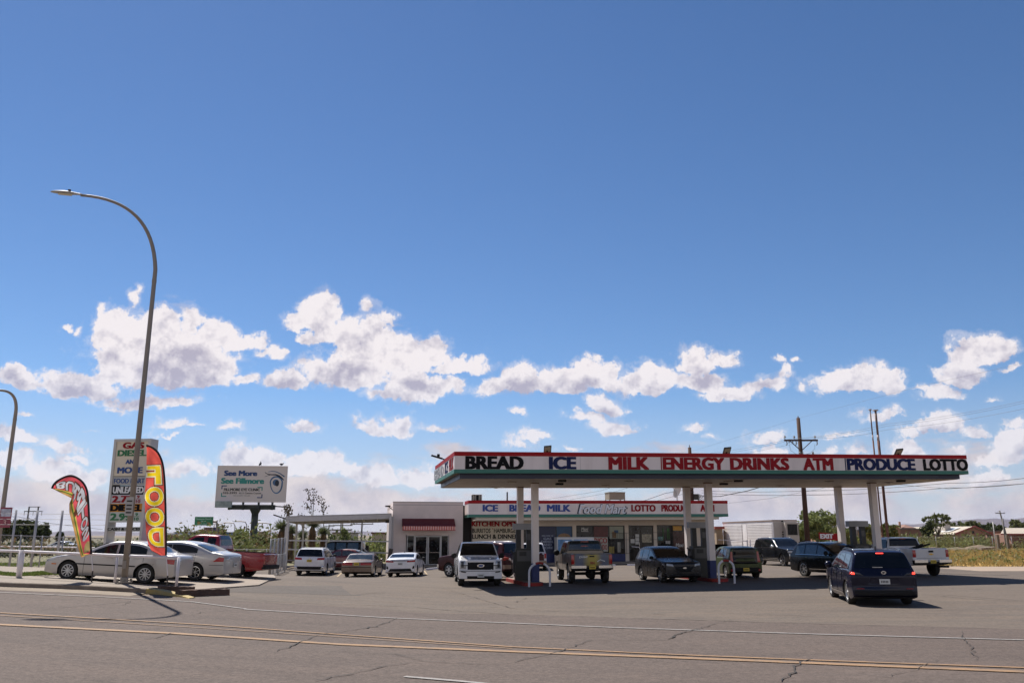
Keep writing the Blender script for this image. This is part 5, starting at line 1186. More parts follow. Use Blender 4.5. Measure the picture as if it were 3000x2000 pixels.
poster(1881, 1909, 1564, 1588, mat('notice_collage', (.34, .30, .22), .5, noise_amp=.6, noise_scale=5), 'notice'); poster(1848, 1860, 1578, 1590, m_pap, 'notice')
mb = MB()
for a, b_ in ((1942, 1944), (1955, 1957), (1959, 1961)):
    x0, z1 = sw(a, 1546); x1, _ = sw(b_, 1546); z0 = sw(a, 1580)[1]; mb.box(x0, x1, WY+.06, WY+.064, z0, z1)
mb.build('window_sign', m_pgr, store)
_, q = poster(1928, 1943, 1571, 1582, mat('sign_teal', (.05, .25, .25), .5)); text('lettering', '115', m_pap, store, q[0]+.03, q[1]-.03, q[2]+.03, q[3]-.03, q[4]-.001, .003, .02)
poster(1950, 1964, 1583, 1592, m_pap, 'notice'); poster(1972, 1998, 1540, 1553, m_pyel); _, q = poster(1972, 2036, 1556, 1612, mat('poster_dark_red', (.06, .02, .015), .3, noise_amp=.7, noise_scale=2)); text('lettering', 'Maxi', m_pap, store, q[0]+.2, q[0]+.9, q[2]+.3, q[2]+.6, q[4]-.001, .003, .02, shear=.2)
# door
x0, x1, z0, z1 = opens[2]; dz = gs_(x0)
dr = window(store, x0, x1, dz+.15, z1, WY+.08, (.5,), m_fd, m_wg, .08, 'door'); MB().tube([(x0+(x1-x0)*.42, WY+.04, 1.0), (x0+(x1-x0)*.42, WY-.02, 1.05), (x0+(x1-x0)*.42, WY-.02, 1.7), (x0+(x1-x0)*.42, WY+.04, 1.75)], .02, 6).build('door_handle', m_chrome, dr)
# window bars
for i in (1, 3):
    mb = MB(); a, b_, z0, z1 = opens[i]
    for k in range(9): x = b_+.0-1.1+k*.15 if i == 1 else a+.1+k*.15; mb.bar((x, WY-.03, z0+.02), (x, WY-.03, z1-.6), .018)
    for z in (z0+.05, (z0+z1)/2, z1-.6): mb.bar((b_-1.2 if i == 1 else a-.4, WY-.03, z), (b_+.45 if i == 1 else a+1.4, WY-.03, z), .025)
    mb.build('security_bars', m_fd, store)
# words on the fascia
def fword(w, x0, x1, mt, y0=1477.5, y1=1497.5, b=.04, **k):
    a, zt_ = sl(x0, y0); c_, _ = sl(x1, y0); zb_ = sl((x0+x1)/2, y1)[1]; return text('lettering', w, mt, store, a, c_, zb_, zt_, -.004, .03, b, **k)
m_bl = mat('letter_blue', (.02, .06, .27), .45)
for w, a, b_, mt in [('ICE', 1414, 1459, m_bl), ('BREAD', 1492, 1583, m_bl), ('MILK', 1602, 1671, m_bl), ('LOTTO', 1849, 1920, m_tr), ('PRODUCE', 1937, 2020, m_tr), ('ATM', 2051, 2092, m_tr)]: fword(w, a, b_, mt)
fword('Food Mart', 1690, 1838, mat('letter_dark', (.02, .025, .05), .4), 1475, 1505, .03, shear=.3).location.y = -.0
t = fword('Food Mart', 1694, 1834, mat('channel_letter_silver', (.72, .74, .80), .4), 1476.5, 1503.5, .016, shear=.3); t.location.y = -.035
# painted menu board
_a, _z = sw(1386, 1535); _b, _ = sw(1520, 1535); z0 = sw(1450, 1580)[1]
bd = MB().box(_a+.05, _b, WY-.03, WY-.005, z0, _z).build('menu_board', mat('menu_board_cream', (.52, .45, .33), .6, noise_amp=.08, noise_scale=1.5), store)
def mword(w, x0, x1, y0, y1, mt, b=.02, **k):
    a, zt_ = sl(x0, y0, WY-.03); c_, _ = sl(x1, y0, WY-.03); zb_ = sl((x0+x1)/2, y1, WY-.03)[1]
    return text('lettering', w, mt, bd, a, c_, zb_, zt_, WY-.032, .004, b, **k)
mword('KITCHEN OPEN', 1382, 1519, 1526, 1541, m_tr, .04); mword('BURRITOS', 1384, 1437, 1547, 1560, m_tb, .02); mword('HAMBURGER', 1447, 1518, 1547, 1560, m_tb, .02); mword('LUNCH & DINNER', 1383, 1518, 1564, 1577, m_tb, .03); mword('*', 1379, 1382, 1546, 1550, m_tr); mword('*', 1442, 1445, 1546, 1550, m_tr)
MB().box(sw(2060, 1530)[0], sw(2072, 1530)[0], WY-.05, WY, sw(2060, 1540)[1], sw(2060, 1530)[1]).build('wall_notice', mat('notice_sage', (.35, .38, .28), .6), store)
# ice freezers before the window
fx, _ = sl(1632, 1600, WY-1.2); fx2, _ = sl(1740, 1600, WY-1.2); p = SO+se*fx+sn*(WY-1.2)
fr = empty('ice_freezer', (p.x, p.y, gz(p.x, p.y)+.12), CA, 'long white ice freezer with blue pictures along the shop window', 'freezer'); hh = 2.0
MB().box(0, fx2-fx, 0, .9, 0, hh).build('cabinet', mat('freezer_white', (.6, .6, .6), .4), fr)
for k in range(2): MB().box(.08+k*1.3, 1.2+k*1.3, -.02, -.001, .3, hh-.18).build('door', mat('freezer_door_blue', (.08, .22, .42), .35, noise_amp=.7, noise_scale=2, dirt=(.4, .2, .18, .7)), fr)
# newspaper racks / white rail near door
p = SO+se*sl(1873, 1640, WY-.8)[0]+sn*(WY-.8); r = empty('hand_rail', (p.x, p.y, gz(p.x, p.y)), CA, 'white bent pipe rail by the shop door', 'rail'); MB().tube([(0, 0, 0), (.1, 0, 1.1), (0, 0, 1.25), (-.6, 0, 1.3)], .035, 8).build('rail', m_hoopw, r, smooth=True)
# roof kit
m_cool = mat('cooler_beige', (.30, .25, .19), .7, noise_amp=.1, noise_scale=2)
def onroof(name, pxa, pxb, pya, pyb, dist, lab, cat, fn):
    a = at(pxa, pya, dist); b = at(pxb, pyb, dist); r = empty(name, (a.x, dist, b.z), CA, lab, cat); fn(r, b.x-a.x, a.z-b.z); return r
def cooler(r, w, h):
    MB().box(0, w, 0, w*.9, .25*h, h).build('cabinet', m_cool, r); MB().box(-.03, w+.03, -.03, w*.9+.03, h, h+.05).build('lid', m_cool, r)
    mb = MB(); [mb.box(x, x+.08, y, y+.08, 0, .25*h) for x in (0, w-.08) for y in (0, w*.85)]; mb.build('stand', m_cool, r)
    mb = MB(); [mb.box(w+.001, w+.02, .1, w*.8, .3*h+k*.12, .3*h+k*.12+.06) for k in range(int(h*.6/.12))]; mb.build('louvre', m_fd, r)
onroof('evaporative_cooler', 1785, 1834, 1442, 1468, 71, 'beige evaporative cooler on the food mart roof above Food Mart', 'cooler', cooler)
def louv(r, w, h):
    MB().box(0, w, 0, w, 0, h).build('cabinet', m_tb, r); mb = MB()
    for sx in (0, w*.68):
        for k in range(4): mb.box(sx+.02+k*.1*w*3, sx+.05+k*.1*w*3, -.02, -.001, .05, h) if k < 2 else None
        for k in range(6): mb.box(sx, sx+w*.32, -.03, -.021, h*k/6, h*k/6+.03)
    mb.box(-.03, w+.03, -.03, w+.03, h, h+.04); mb.build('frame', mat('unit_frame', (.5, .48, .42), .5), r)
onroof('cooling_unit', 1385, 1411, 1449, 1470, 70, 'small cooling unit with pale lattice at the left end of the food mart roof', 'cooler', louv)
p = at(1486, 1468, 69); MB().tube([(0, 0, -.4), (0, 0, .75)], .06, 8).build('vent_pipe', m_fd, None, loc=(p.x, 69, p.z)); tag(bpy.data.objects['vent_pipe'], 'thin dark vent pipe on the food mart roof above BREAD', 'pipe')
p = at(1986, 1463, 72); r = empty('satellite_dish', (p.x, 72, p.z), R(25), 'pale satellite dish with feed arm on the food mart roof behind the middle column', 'satellite dish')
mb = MB(); mb.lathe([(.001, .16), (.3, .13), (.55, .06), (.72, .0)], 24, 0, 'y'); d_ = mb.build('dish', mat('dish_pale', (.6, .6, .6), .5), r, smooth=True, loc=(0, 0, .85), rot=(R(20), 0, R(30))); MB().tube([(0, .1, .6), (-.9, -.6, .95)], .03, 6).build('feed_arm', m_alloy, r); MB().tube([(0, .1, -.3), (0, .1, .8)], .05, 6).build('mast', m_alloy, r)
# shop sidewalk and wheel stops
def wheelstop(a, b_, lab, z=.0, g=True, yy=None):
    A_, B_ = gnd(*a), gnd(*b_); d_ = B_-A_; r = MB(); L_ = d_.length
    r.prism([(-.09, 0), (.09, 0), (.06, .12), (-.06, .12)], -L_/2, L_/2, 0, 'xz'); o = fixn(r.build('wheel_stop', m_hoopw, None)); o.location = (A_+B_)/2; o.rotation_euler = (0, 0, math.atan2(d_.y, d_.x)-math.pi/2); return tag(o, lab, 'wheel stop', 'white wheel stops before the buildings')
wheelstop((1250, 1670), (1305, 1662), 'white wheel stop before the annex door, right of the white sedan'); wheelstop((1132, 1678), (1150, 1671), 'white wheel stop just left of the white sedan')
for i, (a, b_) in enumerate([((1790, 1657), (1803, 1657)), ((1838, 1656), (1862, 1656)), ((1640, 1660), (1665, 1660))]): wheelstop(a, b_, ['white wheel stop right of the lifted pewter pickup', 'white wheel stop left of the dark grey crossover, before the shop door', 'white wheel stop between the left columns and the lifted pickup'][i])
def walk(x0, x1, y0, y1, h):
    vs = []; n = 24; mb = MB()
    for k in range(n+1):
        x = x0+(x1-x0)*k/n
        for y, dz in ((y0, -.1), (y0, h), (y1, h), (y1, -.1)):
            p = SO+se*x+sn*y; vs.append((p.x, p.y, gz(p.x, p.y)+dz))
    mb.add(vs, [(k*4+j, k*4+4+j, k*4+5+j, k*4+1+j) for k in range(n) for j in range(3)]+[(0, 1, 2, 3), (n*4+3, n*4+2, n*4+1, n*4)]); o = fixn(mb.build('sidewalk', m_conc)); o['kind'] = 'structure'
walk(-7.6, SL, -.1, 4, .14)
# ------------------------------------------------------------------ annex
AOX = at(1149, 1560, 66.3); AO = Vector((AOX.x, 66.3, 0)); annex = empty('annex', AO, CA, 'plain grey stucco annex with dark red awning and glass double doors', 'building')
def al(px, py, off=0.): p = onplane(px, py, AO+sn*off, sn)-AO; return p.dot(se), p.z
AL = al(1356, 1560)[0]; az = al(1149, 1470)[1]
x0, z1 = al(1190, 1567); x1, _ = al(1316, 1567)
mb = MB(); mb.box(0, x0, 0, .25, -.3, az); mb.box(x1, AL, 0, .25, -.3, az); mb.box(x0, x1, 0, .25, z1, az); mb.box(0, .25, .25, 9, -.3, az); mb.box(AL-.25, AL, .25, 9, -.3, az); mb.box(.25, AL-.25, 8.7, 9, -.3, az); mb.box(0, AL, .25, 9, az-.4, az-.3); mb.build('wall', m_wallg, annex)
mb = MB(); mb.box(-.02, AL+.02, -.02, .3, az-.0, az+.05); mb.box(-.012, AL+.012, -.012, -.001, az-.22, az-.19); mb.build('parapet_cap', mat('cap_grey', (.30, .27, .27), .6), annex)
zd = al(1250, 1654)[1]
m_fwh = mat('door_frame_white', (.60, .59, .58), .5)
xa, xb = al(1192, 1600)[0], al(1214, 1600)[0]; window(annex, xa, xb, zd, z1, .06, (), m_fwh, m_wg, .05)
xa, xb = al(1292, 1600)[0], al(1314, 1600)[0]; window(annex, xa, xb, zd, z1, .06, (), m_fwh, m_wg, .05)
for a, b_, hx in ((1215, 1252, 1), (1254, 1291, 0)):
    xa, xb = al(a, 1600)[0], al(b_, 1600)[0]; dr = window(annex, xa, xb, zd, z1-.05, .05, (), m_fwh, m_wg, .07, 'door'); hxx = xb-.1 if hx else xa+.1
    MB().tube([(hxx, .04, .95), (hxx, -.03, .98), (hxx, -.03, 1.35), (hxx, .04, 1.38)], .018, 6).build('door_handle', m_chrome, dr); MB().box(xa+.07, xb-.07, .03, .06, .98, 1.02).build('push_bar', m_chrome, dr)
# awning
xa, za = al(1178, 1518); xb, _ = al(1331, 1518); zm = al(1250, 1541, -.9)[1]; zl = al(1250, 1552, -.9)[1]
mb = MB(); mb.add([(xa, -.02, za), (xb, -.02, za), (xb, -.9, zm), (xa, -.9, zm), (xa, -.02, zm), (xb, -.02, zm)], [(0, 3, 2, 1), (0, 4, 3), (1, 2, 5)]); aw = mb.build('awning', mat('awning_maroon', (.11, .008, .009), .7, noise_amp=.1, noise_scale=3), annex); aw.modifiers.new('s', 'SOLIDIFY').thickness = .02
n = 44; mb = MB()
for k in range(n+1):
    x = xa+(xb-xa)*k/n; y = -.92-.025*(k % 2); mb.v += [(x, y, zm+.01), (x, y, zl)]
for k in range(n): mb.f.append((2*k, 2*k+1, 2*k+3, 2*k+2)); mb.m.append(0 if (k % 2) else 1)
vl = mb.build('awning_valance', [mat('valance_pink', (.72, .44, .40), .7), mat('valance_red', (.50, .12, .09), .7)], annex); MB().box(xa, xb, -.96, -.93, zl-.03, zl+.01).build('awning_hem', mat('hem_red', (.36, .04, .03), .7), annex)
p = AO+Vector((-.15, -.1, 0)); r = empty('security_camera', (AO.x, AO.y, az-.6), CA, 'small dark camera and bracket on the annex top left corner', 'camera'); mb = MB(); mb.bar((0, 0, 0), (-.35, -.1, .25), .05); mb.box(-.6, -.2, -.2, -.0, .22, .34); mb.build('housing', m_fd, r)
r = empty('security_camera', (AO.x-.1, AO.y-.3, al(1137, 1527)[1]), CA, 'small dark camera under the carport roof by the annex wall', 'camera'); mb = MB(); mb.bar((.1, 0, .3), (-.1, 0, 0), .05); mb.box(-.4, .1, -.1, .1, -.1, .1); mb.build('housing', m_fd, r)
# ------------------------------------------------------------------ street lamp
m_galv = mat('galvanised_pole', (.27, .235, .20), .55, .35, noise_amp=.12, noise_scale=1.5, dirt=(.2, .15, .1, .4)); m_lampg = mat('lamp_grey', (.38, .37, .35), .5); m_steel = mat('rail_white', (.70, .65, .66), .45, noise_amp=.1, noise_scale=2, dirt=(.35, .3, .28, .3)); m_gfence = mat('fence_steel', (.36, .35, .35), .5, .5); m_gal2 = mat('fence_pole', (.40, .39, .40), .5, .3)
def street_lamp(base, H, head, bend, lab, rad=.13):
    """base, straight height, head point relative to base, curve control"""
    r = empty('street_lamp', base, 0, lab, 'street lamp', 'curved arm street lamps by the road')
    P = [Vector((0, 0, 0)), Vector((.0, 0, H*.5)), Vector((0, 0, H))]
    a, b_, c_ = Vector((0, 0, H)), Vector(bend), Vector(head)
    for k in range(1, 17):
        t = k/16; P.append(a*(1-t)**2+b_*2*t*(1-t)+c_*t*t)
    rr = [rad, rad*.85, rad*.7]+[rad*(.68-.25*k/16) for k in range(1, 17)]
    MB().tube(P, rr, 14).build('pole', m_galv, r, smooth=True)
    mb = MB(); mb.box(-rad*1.9, rad*1.9, -rad*1.9, rad*1.9, 0, .04); [mb.box(sx*rad*1.5-.03, sx*rad*1.5+.03, sy*rad*1.5-.03, sy*rad*1.5+.03, .04, .13) for sx in (-1, 1) for sy in (-1, 1)]; mb.lathe([(rad*1.25, .04), (rad*1.2, .16), (rad, .18)], 14); mb.build('base_plate', m_galv, r)
    MB().lathe([(rad*.78, -.05), (rad*.78, .05), (rad*.6, .05)], 14).build('joint_collar', m_galv, r, loc=(0, 0, H*.96))
    d_ = (c_-P[-2]).normalized(); side = d_.cross(Vector((0, 0, 1))).normalized(); up = side.cross(d_)
    L_ = .95*rad/.13; mb = MB(); n = 12; prof = [(-.05, .06, .05), (.1, .09, .06), (.3, .17, .09), (.55, .2, .10), (.8, .16, .07), (.93, .09, .04), (.98, .01, .01)]
    vs = []
    for (t, w, h) in prof:
        for k in range(n):
            an = 2*math.pi*k/n; vs.append(c_+d_*(t*L_*1.25)+side*(math.cos(an)*w*L_)+up*((math.sin(an)*h if math.sin(an) > 0 else math.sin(an)*h*.35)*L_+.02))
    mb.add(vs, [(i*n+k, i*n+(k+1) % n, (i+1)*n+(k+1) % n, (i+1)*n+k) for i in range(len(prof)-1) for k in range(n)]+[tuple(range(n))]); hd = mb.build('lamp_head', m_lampg, r, smooth=True)
    q = c_+d_*(.62*L_)-up*(.03*L_); MB().obox(q, (d_, side, up), (.55*L_, .24*L_, .02)).build('lens', mat('lens_cream', (.55, .5, .38), .3), hd)
    q = c_+d_*(.45*L_)+up*(.13*L_); MB().obox(q, (d_, side, up), (.09, .09, .12)).build('photocell', m_fd, hd)
    return r
base = gnd(363, 1706, VERGE+.03); base.y += 0
hy = base.y-1.6; hd = at(236, 572, hy)-base; jt = at(433, 790, base.y)-base
lamp = street_lamp(base, jt.z, hd, (jt.x*1.0+.05, -.2, jt.z+2.6), 'tall grey street lamp with curved arm rising beside the champagne sedan', .105)
MB().box(-.13, .13, -.16, -.15, 0, .62).build('pole_notice', mat('notice_pale', (.45, .43, .4), .6), lamp, loc=(-.02, .02, at(376, 1510, base.y).z-base.z))
mb = MB(); [mb.box(-.09, .09, -.168, -.162, z, z+.05) for z in (.08, .2, .32, .46)]; o = mb.build('notice_marks', m_fd, lamp, loc=(-.02, .02, at(376, 1510, base.y).z-base.z))
MB().box(-.06, .06, -.125, -.1, .45, .72).build('hand_hole_cover', m_galv, lamp)
b2 = at(-12, 1640, 52); b2.z = gz(b2.x, 52)
j2 = at(49, 1210, 52)-b2; h2 = at(-8, 1143, 50.5)-b2
l2 = street_lamp(b2, j2.z, h2, (j2.x, -.1, j2.z+1.5), 'second street lamp at the far left edge with a small banner', .15)
z = at(10, 1515, 52).z-b2.z; MB().box(-.35, .35, -.2, -.19, -.6, .6).build('banner', mat('banner_maroon', (.25, .05, .08), .6, noise_amp=.3, noise_scale=3), l2, loc=(.35, 0, z)); MB().box(-.3, .3, -.215, -.202, .05, .5).build('banner_top', mat('banner_pale', (.4, .42, .5), .6, noise_amp=.4, noise_scale=4), l2, loc=(.35, 0, z)); text('lettering', '3', mat('banner_num', (.5, .3, .3), .5), l2, .27, .45, z-.45, z-.15, -.22, .01, .02)
# ------------------------------------------------------------------ white pipe rail
def post(mb, x, y, z0, z1, w=.06): mb.box(x-w/2, x+w/2, y-w/2, y+w/2, z0, z1)
r = empty('pipe_fence', (0, 0, 0), 0, 'low white pipe rail fence running along the kerb before the champagne sedan', 'fence')
def fp(px, py): return gnd(px, py, VERGE)
Pn = [fp(55, 1690), fp(336, 1706), fp(516, 1722)]
for p, (tx, ty), w in zip(Pn, [(60, 1612), (340, 1627), (520, 1633)], (.17, .075, .085)):
    t_ = at(tx, ty, p.y); MB().tube([(p.x, p.y, p.z-.05), (p.x, p.y, t_.z+.02)], w*.55, 10).build('post', m_steel, r, smooth=True)
R1 = [at(-120, 1609, Pn[0].y), at(60, 1614, Pn[0].y), at(340, 1626, Pn[1].y), at(521, 1633, Pn[2].y)]; MB().tube(R1, .045, 8).build('rail', m_steel, r, smooth=True)
p2 = gnd(75, 1668, .05); Yb = p2.y; R2 = [at(-120, 1601, Yb), at(60, 1600, Yb), at(235, 1603, Yb), at(500, 1612, Yb)]
r = empty('pipe_fence', (0, 0, 0), 0, 'second white pipe rail fence farther from the kerb, with a fallen dry leaf on it', 'fence'); MB().tube(R2, .045, 8).build('rail', m_steel, r, smooth=True)
for px in (58, 250, 420): q = at(px, 1600, Yb); MB().tube([(q.x, Yb, gz(q.x, Yb)-.05), (q.x, Yb, q.z)], .06, 8).build('post', m_steel, r, smooth=True)
q = at(58, 1600, Yb)
MB().prism([(0, 0), (.35, -.04), (.9, -.2), (1.2, -.32), (.8, -.3), (.3, -.12)], -.02, .02).build('dry_leaf', mat('dry_leaf', (.5, .36, .22), .8), None, loc=(q.x-1.3, Yb-.06, q.z+.12)); tag(bpy.data.objects['dry_leaf'], 'dry palm leaf caught on the second white rail', 'leaf')
# railway sleepers at the end of the verge
m_tie = mat('old_timber', (.09, .055, .04), .95, noise_amp=.35, noise_scale=3, bump=.8, bump_scale=14, stretch=(1, 6, 6), dirt=(.18, .09, .05, .7))
def beam(a, b_, w, h, lab):
    A_, B_ = a, b_; d_ = (B_-A_); L_ = d_.length; mb = MB(); n = 14; vs = []
    for k in range(n+1):
        for (y, z) in ((-w/2, 0), (-w/2*.95, h), (0, h*1.04), (w/2*.95, h), (w/2, 0)): vs.append((L_*(k/n-.5), y+random.uniform(-.012, .012), z+random.uniform(-.014, .014)))
    mb.add(vs, [(k*5+j, k*5+5+j, k*5+6+j, k*5+1+j) for k in range(n) for j in range(4)]+[tuple(range(5)), tuple(n*5+j for j in range(4, -1, -1))]); o = fixn(mb.build('timber_beam', m_tie)); o.location = (A_+B_)/2; o.rotation_euler = (0, -math.atan2(d_.z, math.hypot(d_.x, d_.y)), math.atan2(d_.y, d_.x)); return tag(o, lab, 'timber', 'old timbers at the parking entrance')
beam(gnd(520, 1748), gnd(664, 1742), .25, .2, 'thick weathered timber lying at the parking entrance, nearest the asphalt'); beam(gnd(460, 1734), gnd(560, 1738)+Vector((0, .25, 0)), .22, .2, 'shorter darker timber lying behind the long one by the yellow kerb end')
# ------------------------------------------------------------------ price pylon
PY = 37.5; pA = at(306, 1590, PY); g0 = gz(pA.x, PY); zt = at(395, 1287, PY).z-g0; xl = at(344, 1287, PY).x; xr_ = at(456, 1290, PY).x
pyl = empty('price_sign', ((xl+xr_)/2, PY, g0), R(-8), 'tall cream price sign with fuel prices behind the champagne sedan', 'sign')
hw = (xr_-xl)/2*1.03
m_pyf = mat('sign_frame', (.52, .50, .47), .5, noise_amp=.05, noise_scale=1, dirt=(.35, .3, .25, .4)); m_pyc = mat('sign_cream', (.66, .58, .45), .5, noise_amp=.05, noise_scale=1)
mb = MB(); mb.box(-hw, -hw+.12, -.3, .3, 0, zt); mb.box(hw-.12, hw, -.3, .3, 0, zt); mb.box(-hw+.12, hw-.12, -.3, .3, zt-.12, zt); mb.box(-hw+.12, hw-.12, -.24, .24, 0, 1.2); mb.build('frame', m_pyf, pyl)
def Z(py): return at(400, py, PY).z-g0
def panel(a, b_, mt, nm='panel', y=-.26): return MB().box(-hw+.122, hw-.122, y, -y, Z(b_), Z(a)).build(nm, mt, pyl)
panel(1290, 1395, m_pyc); panel(1397, 1420, mat('panel_grey', (.42, .42, .40), .5)); panel(1423, 1448, m_tb); panel(1449, 1475, mat('panel_pale', (.50, .48, .50), .5)); panel(1475, 1499, mat('panel_orange', (.55, .22, .01), .5)); panel(1499, 1529, mat('panel_pale2', (.48, .50, .46), .5)); panel(1543, 1556, mat('panel_grey2', (.36, .36, .34), .5))
def pw(w, fx0, fx1, a, b_, mt, bo=.04, **k): return text('lettering', w, mt, pyl, -hw+2*hw*fx0, -hw+2*hw*fx1, Z(b_), Z(a), -.262, .01, bo, **k)
m_tgn = mat('letter_green', (.015, .15, .05), .5); m_tbl = mat('letter_royal', (.015, .06, .22), .5)
pw('GAS', .24, .82, 1297, 1315, m_tr); pw('DIESEL', .12, .90, 1319, 1337, m_tgn); pw('AND', .36, .70, 1347, 1360, m_tbl); pw('MORE', .16, .84, 1369, 1387, m_tbl); pw('FOOD MART', .1, .92, 1402, 1416, m_tbl, .02)
pw('UNLEADED', .1, .92, 1426, 1445, m_pw, .04); pw('2.79', .1, .66, 1452, 1472, m_tr); pw('9', .76, .83, 1451, 1460, m_tr, .02); pw('10', .74, .86, 1464, 1473, m_tr, .02); pw('DIESEL', .08, .94, 1477, 1497, m_tb, .05); pw('2.99', .1, .66, 1503, 1524, m_tgn); pw('9', .76, .83, 1502, 1511, m_tgn, .02); pw('10', .74, .86, 1515, 1524, m_tgn, .02)
pw('CASH & PRICES', .06, .94, 1545, 1553, m_tb, .02)
for a in (1461.5, 1512.5): MB().box(-hw+2*hw*.73, -hw+2*hw*.87, -.268, -.262, Z(a+.6), Z(a-.6)).build('fraction_bar', m_tr if a < 1500 else m_tgn, pyl)
# ------------------------------------------------------------------ feather flags
def clothmat(name, c, tw=.55):
    m = mat(name, c, .8, spec=.1, noise_amp=.12, noise_scale=2.5); t = m.node_tree; N = NT(t); b = [n for n in t.nodes if n.type == 'BSDF_PRINCIPLED'][0]; o = [n for n in t.nodes if n.type == 'OUTPUT_MATERIAL'][0]
    tr = N.n('ShaderNodeBsdfTranslucent'); l = b.inputs['Base Color'].links[0].from_socket; N.l(l, tr.inputs['Color']); mx = N.n('ShaderNodeMixShader'); mx.inputs[0].default_value = tw; N.l(b.outputs[0], mx.inputs[1]); N.l(tr.outputs[0], mx.inputs[2]); N.l(mx.outputs[0], o.inputs[0]); return m
m_flag = clothmat('flag_red', (.66, .10, .075)); m_flagp = clothmat('flag_pink_red', (.60, .09, .11)); m_blks = mat('flag_sleeve', (.015, .012, .012), .8); m_fy = clothmat('flag_yellow', (.75, .55, .02)); m_fow = clothmat('flag_outline', (.68, .60, .40)); m_fod = clothmat('flag_outline_dark', (.10, .04, .02))
def flag(lab, Y, left, right, px_pole, mt, mast, letters, wavef, lmats, extra=None, emats=None):
    """left and right are the cloth's edges as pixel polylines from top to bottom"""
    b_ = at(*px_pole, Y); gb = gz(b_.x, Y)+VERGE
    r = empty('feather_flag', (b_.x, Y, gb), 0, lab, 'flag', 'red feather flags on the verge'); o0 = Vector((b_.x, Y, gb))
    ymode = abs(left[0][0]-430) < 1
    def samp(P, t):
        if ymode:
            y = P[0][1]+t*(P[-1][1]-P[0][1])
            for a, c_ in zip(P[:-1], P[1:]):
                if y <= c_[1]: f = (y-a[1])/max(1e-6, c_[1]-a[1]); return a[0]+(c_[0]-a[0])*f, y
            return P[-1]
        L_ = [0]
        for a, c_ in zip(P[:-1], P[1:]): L_.append(L_[-1]+math.hypot(c_[0]-a[0], c_[1]-a[1]))
        s_ = t*L_[-1]
        for k in range(len(P)-1):
            if s_ <= L_[k+1]: f = (s_-L_[k])/max(1e-6, L_[k+1]-L_[k]); return P[k][0]*(1-f)+P[k+1][0]*f, P[k][1]*(1-f)+P[k+1][1]*f
        return P[-1]
    def pt(u, t, off=0):
        a, c_ = samp(left, t), samp(right, t); w = wavef(u, t)
        q = at(a[0]*(1-u)+c_[0]*u, a[1]*(1-u)+c_[1]*u, Y+w-off)-o0; return q
    MB().tube([at(*q, Y)-o0-Vector((0, .02, 0)) for q in chaikin(mast, 2)], .035, 8).build('sleeve', m_blks, r, smooth=True)
    e = at(*mast[-1], Y)-o0; MB().tube([(e.x, 0, e.z), (0, 0, .35)], .016, 6).build('pole', m_steel, r); MB().tube([(0, 0, .35), (0, 0, 0)], .025, 6).build('ground_spike', m_fd, r)
    NU, NT_ = 48, 260; cell = {}
    def gmesh(ch, bo):
        cu = bpy.data.curves.new('letter', 'FONT'); cu.body = ch; cu.size = 1; cu.offset = bo; cu.resolution_u = 4
        t_ = bpy.data.objects.new('tmp', cu); col.objects.link(t_); dg = bpy.context.evaluated_depsgraph_get(); me = bpy.data.meshes.new_from_object(t_.evaluated_get(dg)); bpy.data.objects.remove(t_); bpy.data.curves.remove(cu); me.calc_loop_triangles()
        V = [(v.co.x, v.co.y) for v in me.vertices]; return [[V[i] for i in tri.vertices] for tri in me.loop_triangles], V
    for li, (ch, t0, t1, u0, u1, mts, rot, layers) in enumerate(letters):
        _, V0 = gmesh(ch, 0); x0, x1, y0, y1 = min(v[0] for v in V0), max(v[0] for v in V0), min(v[1] for v in V0), max(v[1] for v in V0)
        for bo, mi in layers:
            T3, _ = gmesh(ch, bo)
            def mp(v):
                a = 1-(v[0]-x0)/(x1-x0); c_ = (v[1]-y0)/(y1-y0)
                if rot: a, c_ = 1-c_, a
                return (u0+a*(u1-u0))*NU, (t1+(t0-t1)*c_)*NT_
            for tri in T3:
                P = [mp(v) for v in tri]; xs = [p[0] for p in P]; ys = [p[1] for p in P]; (ax, ay), (bx, by), (cx_, cy_) = P; D = (by-cy_)*(ax-cx_)+(cx_-bx)*(ay-cy_)
                if abs(D) < 1e-9: continue
                for i in range(max(0, int(min(xs)-.5)), min(NU-1, int(max(xs)+.5))+1):
                    for j in range(max(0, int(min(ys)-.5)), min(NT_-1, int(max(ys)+.5))+1):
                        px_, py_ = i+.5, j+.5; l1 = ((by-cy_)*(px_-cx_)+(cx_-bx)*(py_-cy_))/D; l2 = ((cy_-ay)*(px_-cx_)+(ax-cx_)*(py_-cy_))/D
                        if l1 >= -.001 and l2 >= -.001 and l1+l2 <= 1.001: cell[i, j] = (li, mi)
    parts_ = {}
    for j in range(NT_):
        for i in range(NU):
            k = cell.get((i, j))
            if k is None:
                e = extra(( i+.5)/NU, (j+.5)/NT_) if extra else None; k = ('x', e) if e is not None else ('c', 0)
            parts_.setdefault(k[0], []).append((i, j, k[1]))
    VG = [[pt(i/NU, j/NT_) for i in range(NU+1)] for j in range(NT_+1)]
    for k, cs in parts_.items():
        ids = {}; mb = MB(); 
        def vid(i, j):
            if (i, j) not in ids: ids[i, j] = len(mb.v); mb.v.append(tuple(VG[j][i]))
            return ids[i, j]
        for i, j, mi in cs: mb.f.append((vid(i, j), vid(i+1, j), vid(i+1, j+1), vid(i, j+1))); mb.m.append(mi)
        mb.build({'c': 'cloth', 'x': 'food_border'}.get(k, 'letter'), {'c': [mt], 'x': emats}.get(k, lmats), r, smooth=True)
    return r, pt
FY = base.y-.3
fr_ = [(430, 1304), (446, 1309), (462, 1322), (474, 1345), (480, 1372), (484, 1420), (486, 1500), (487, 1560), (487, 1626)]
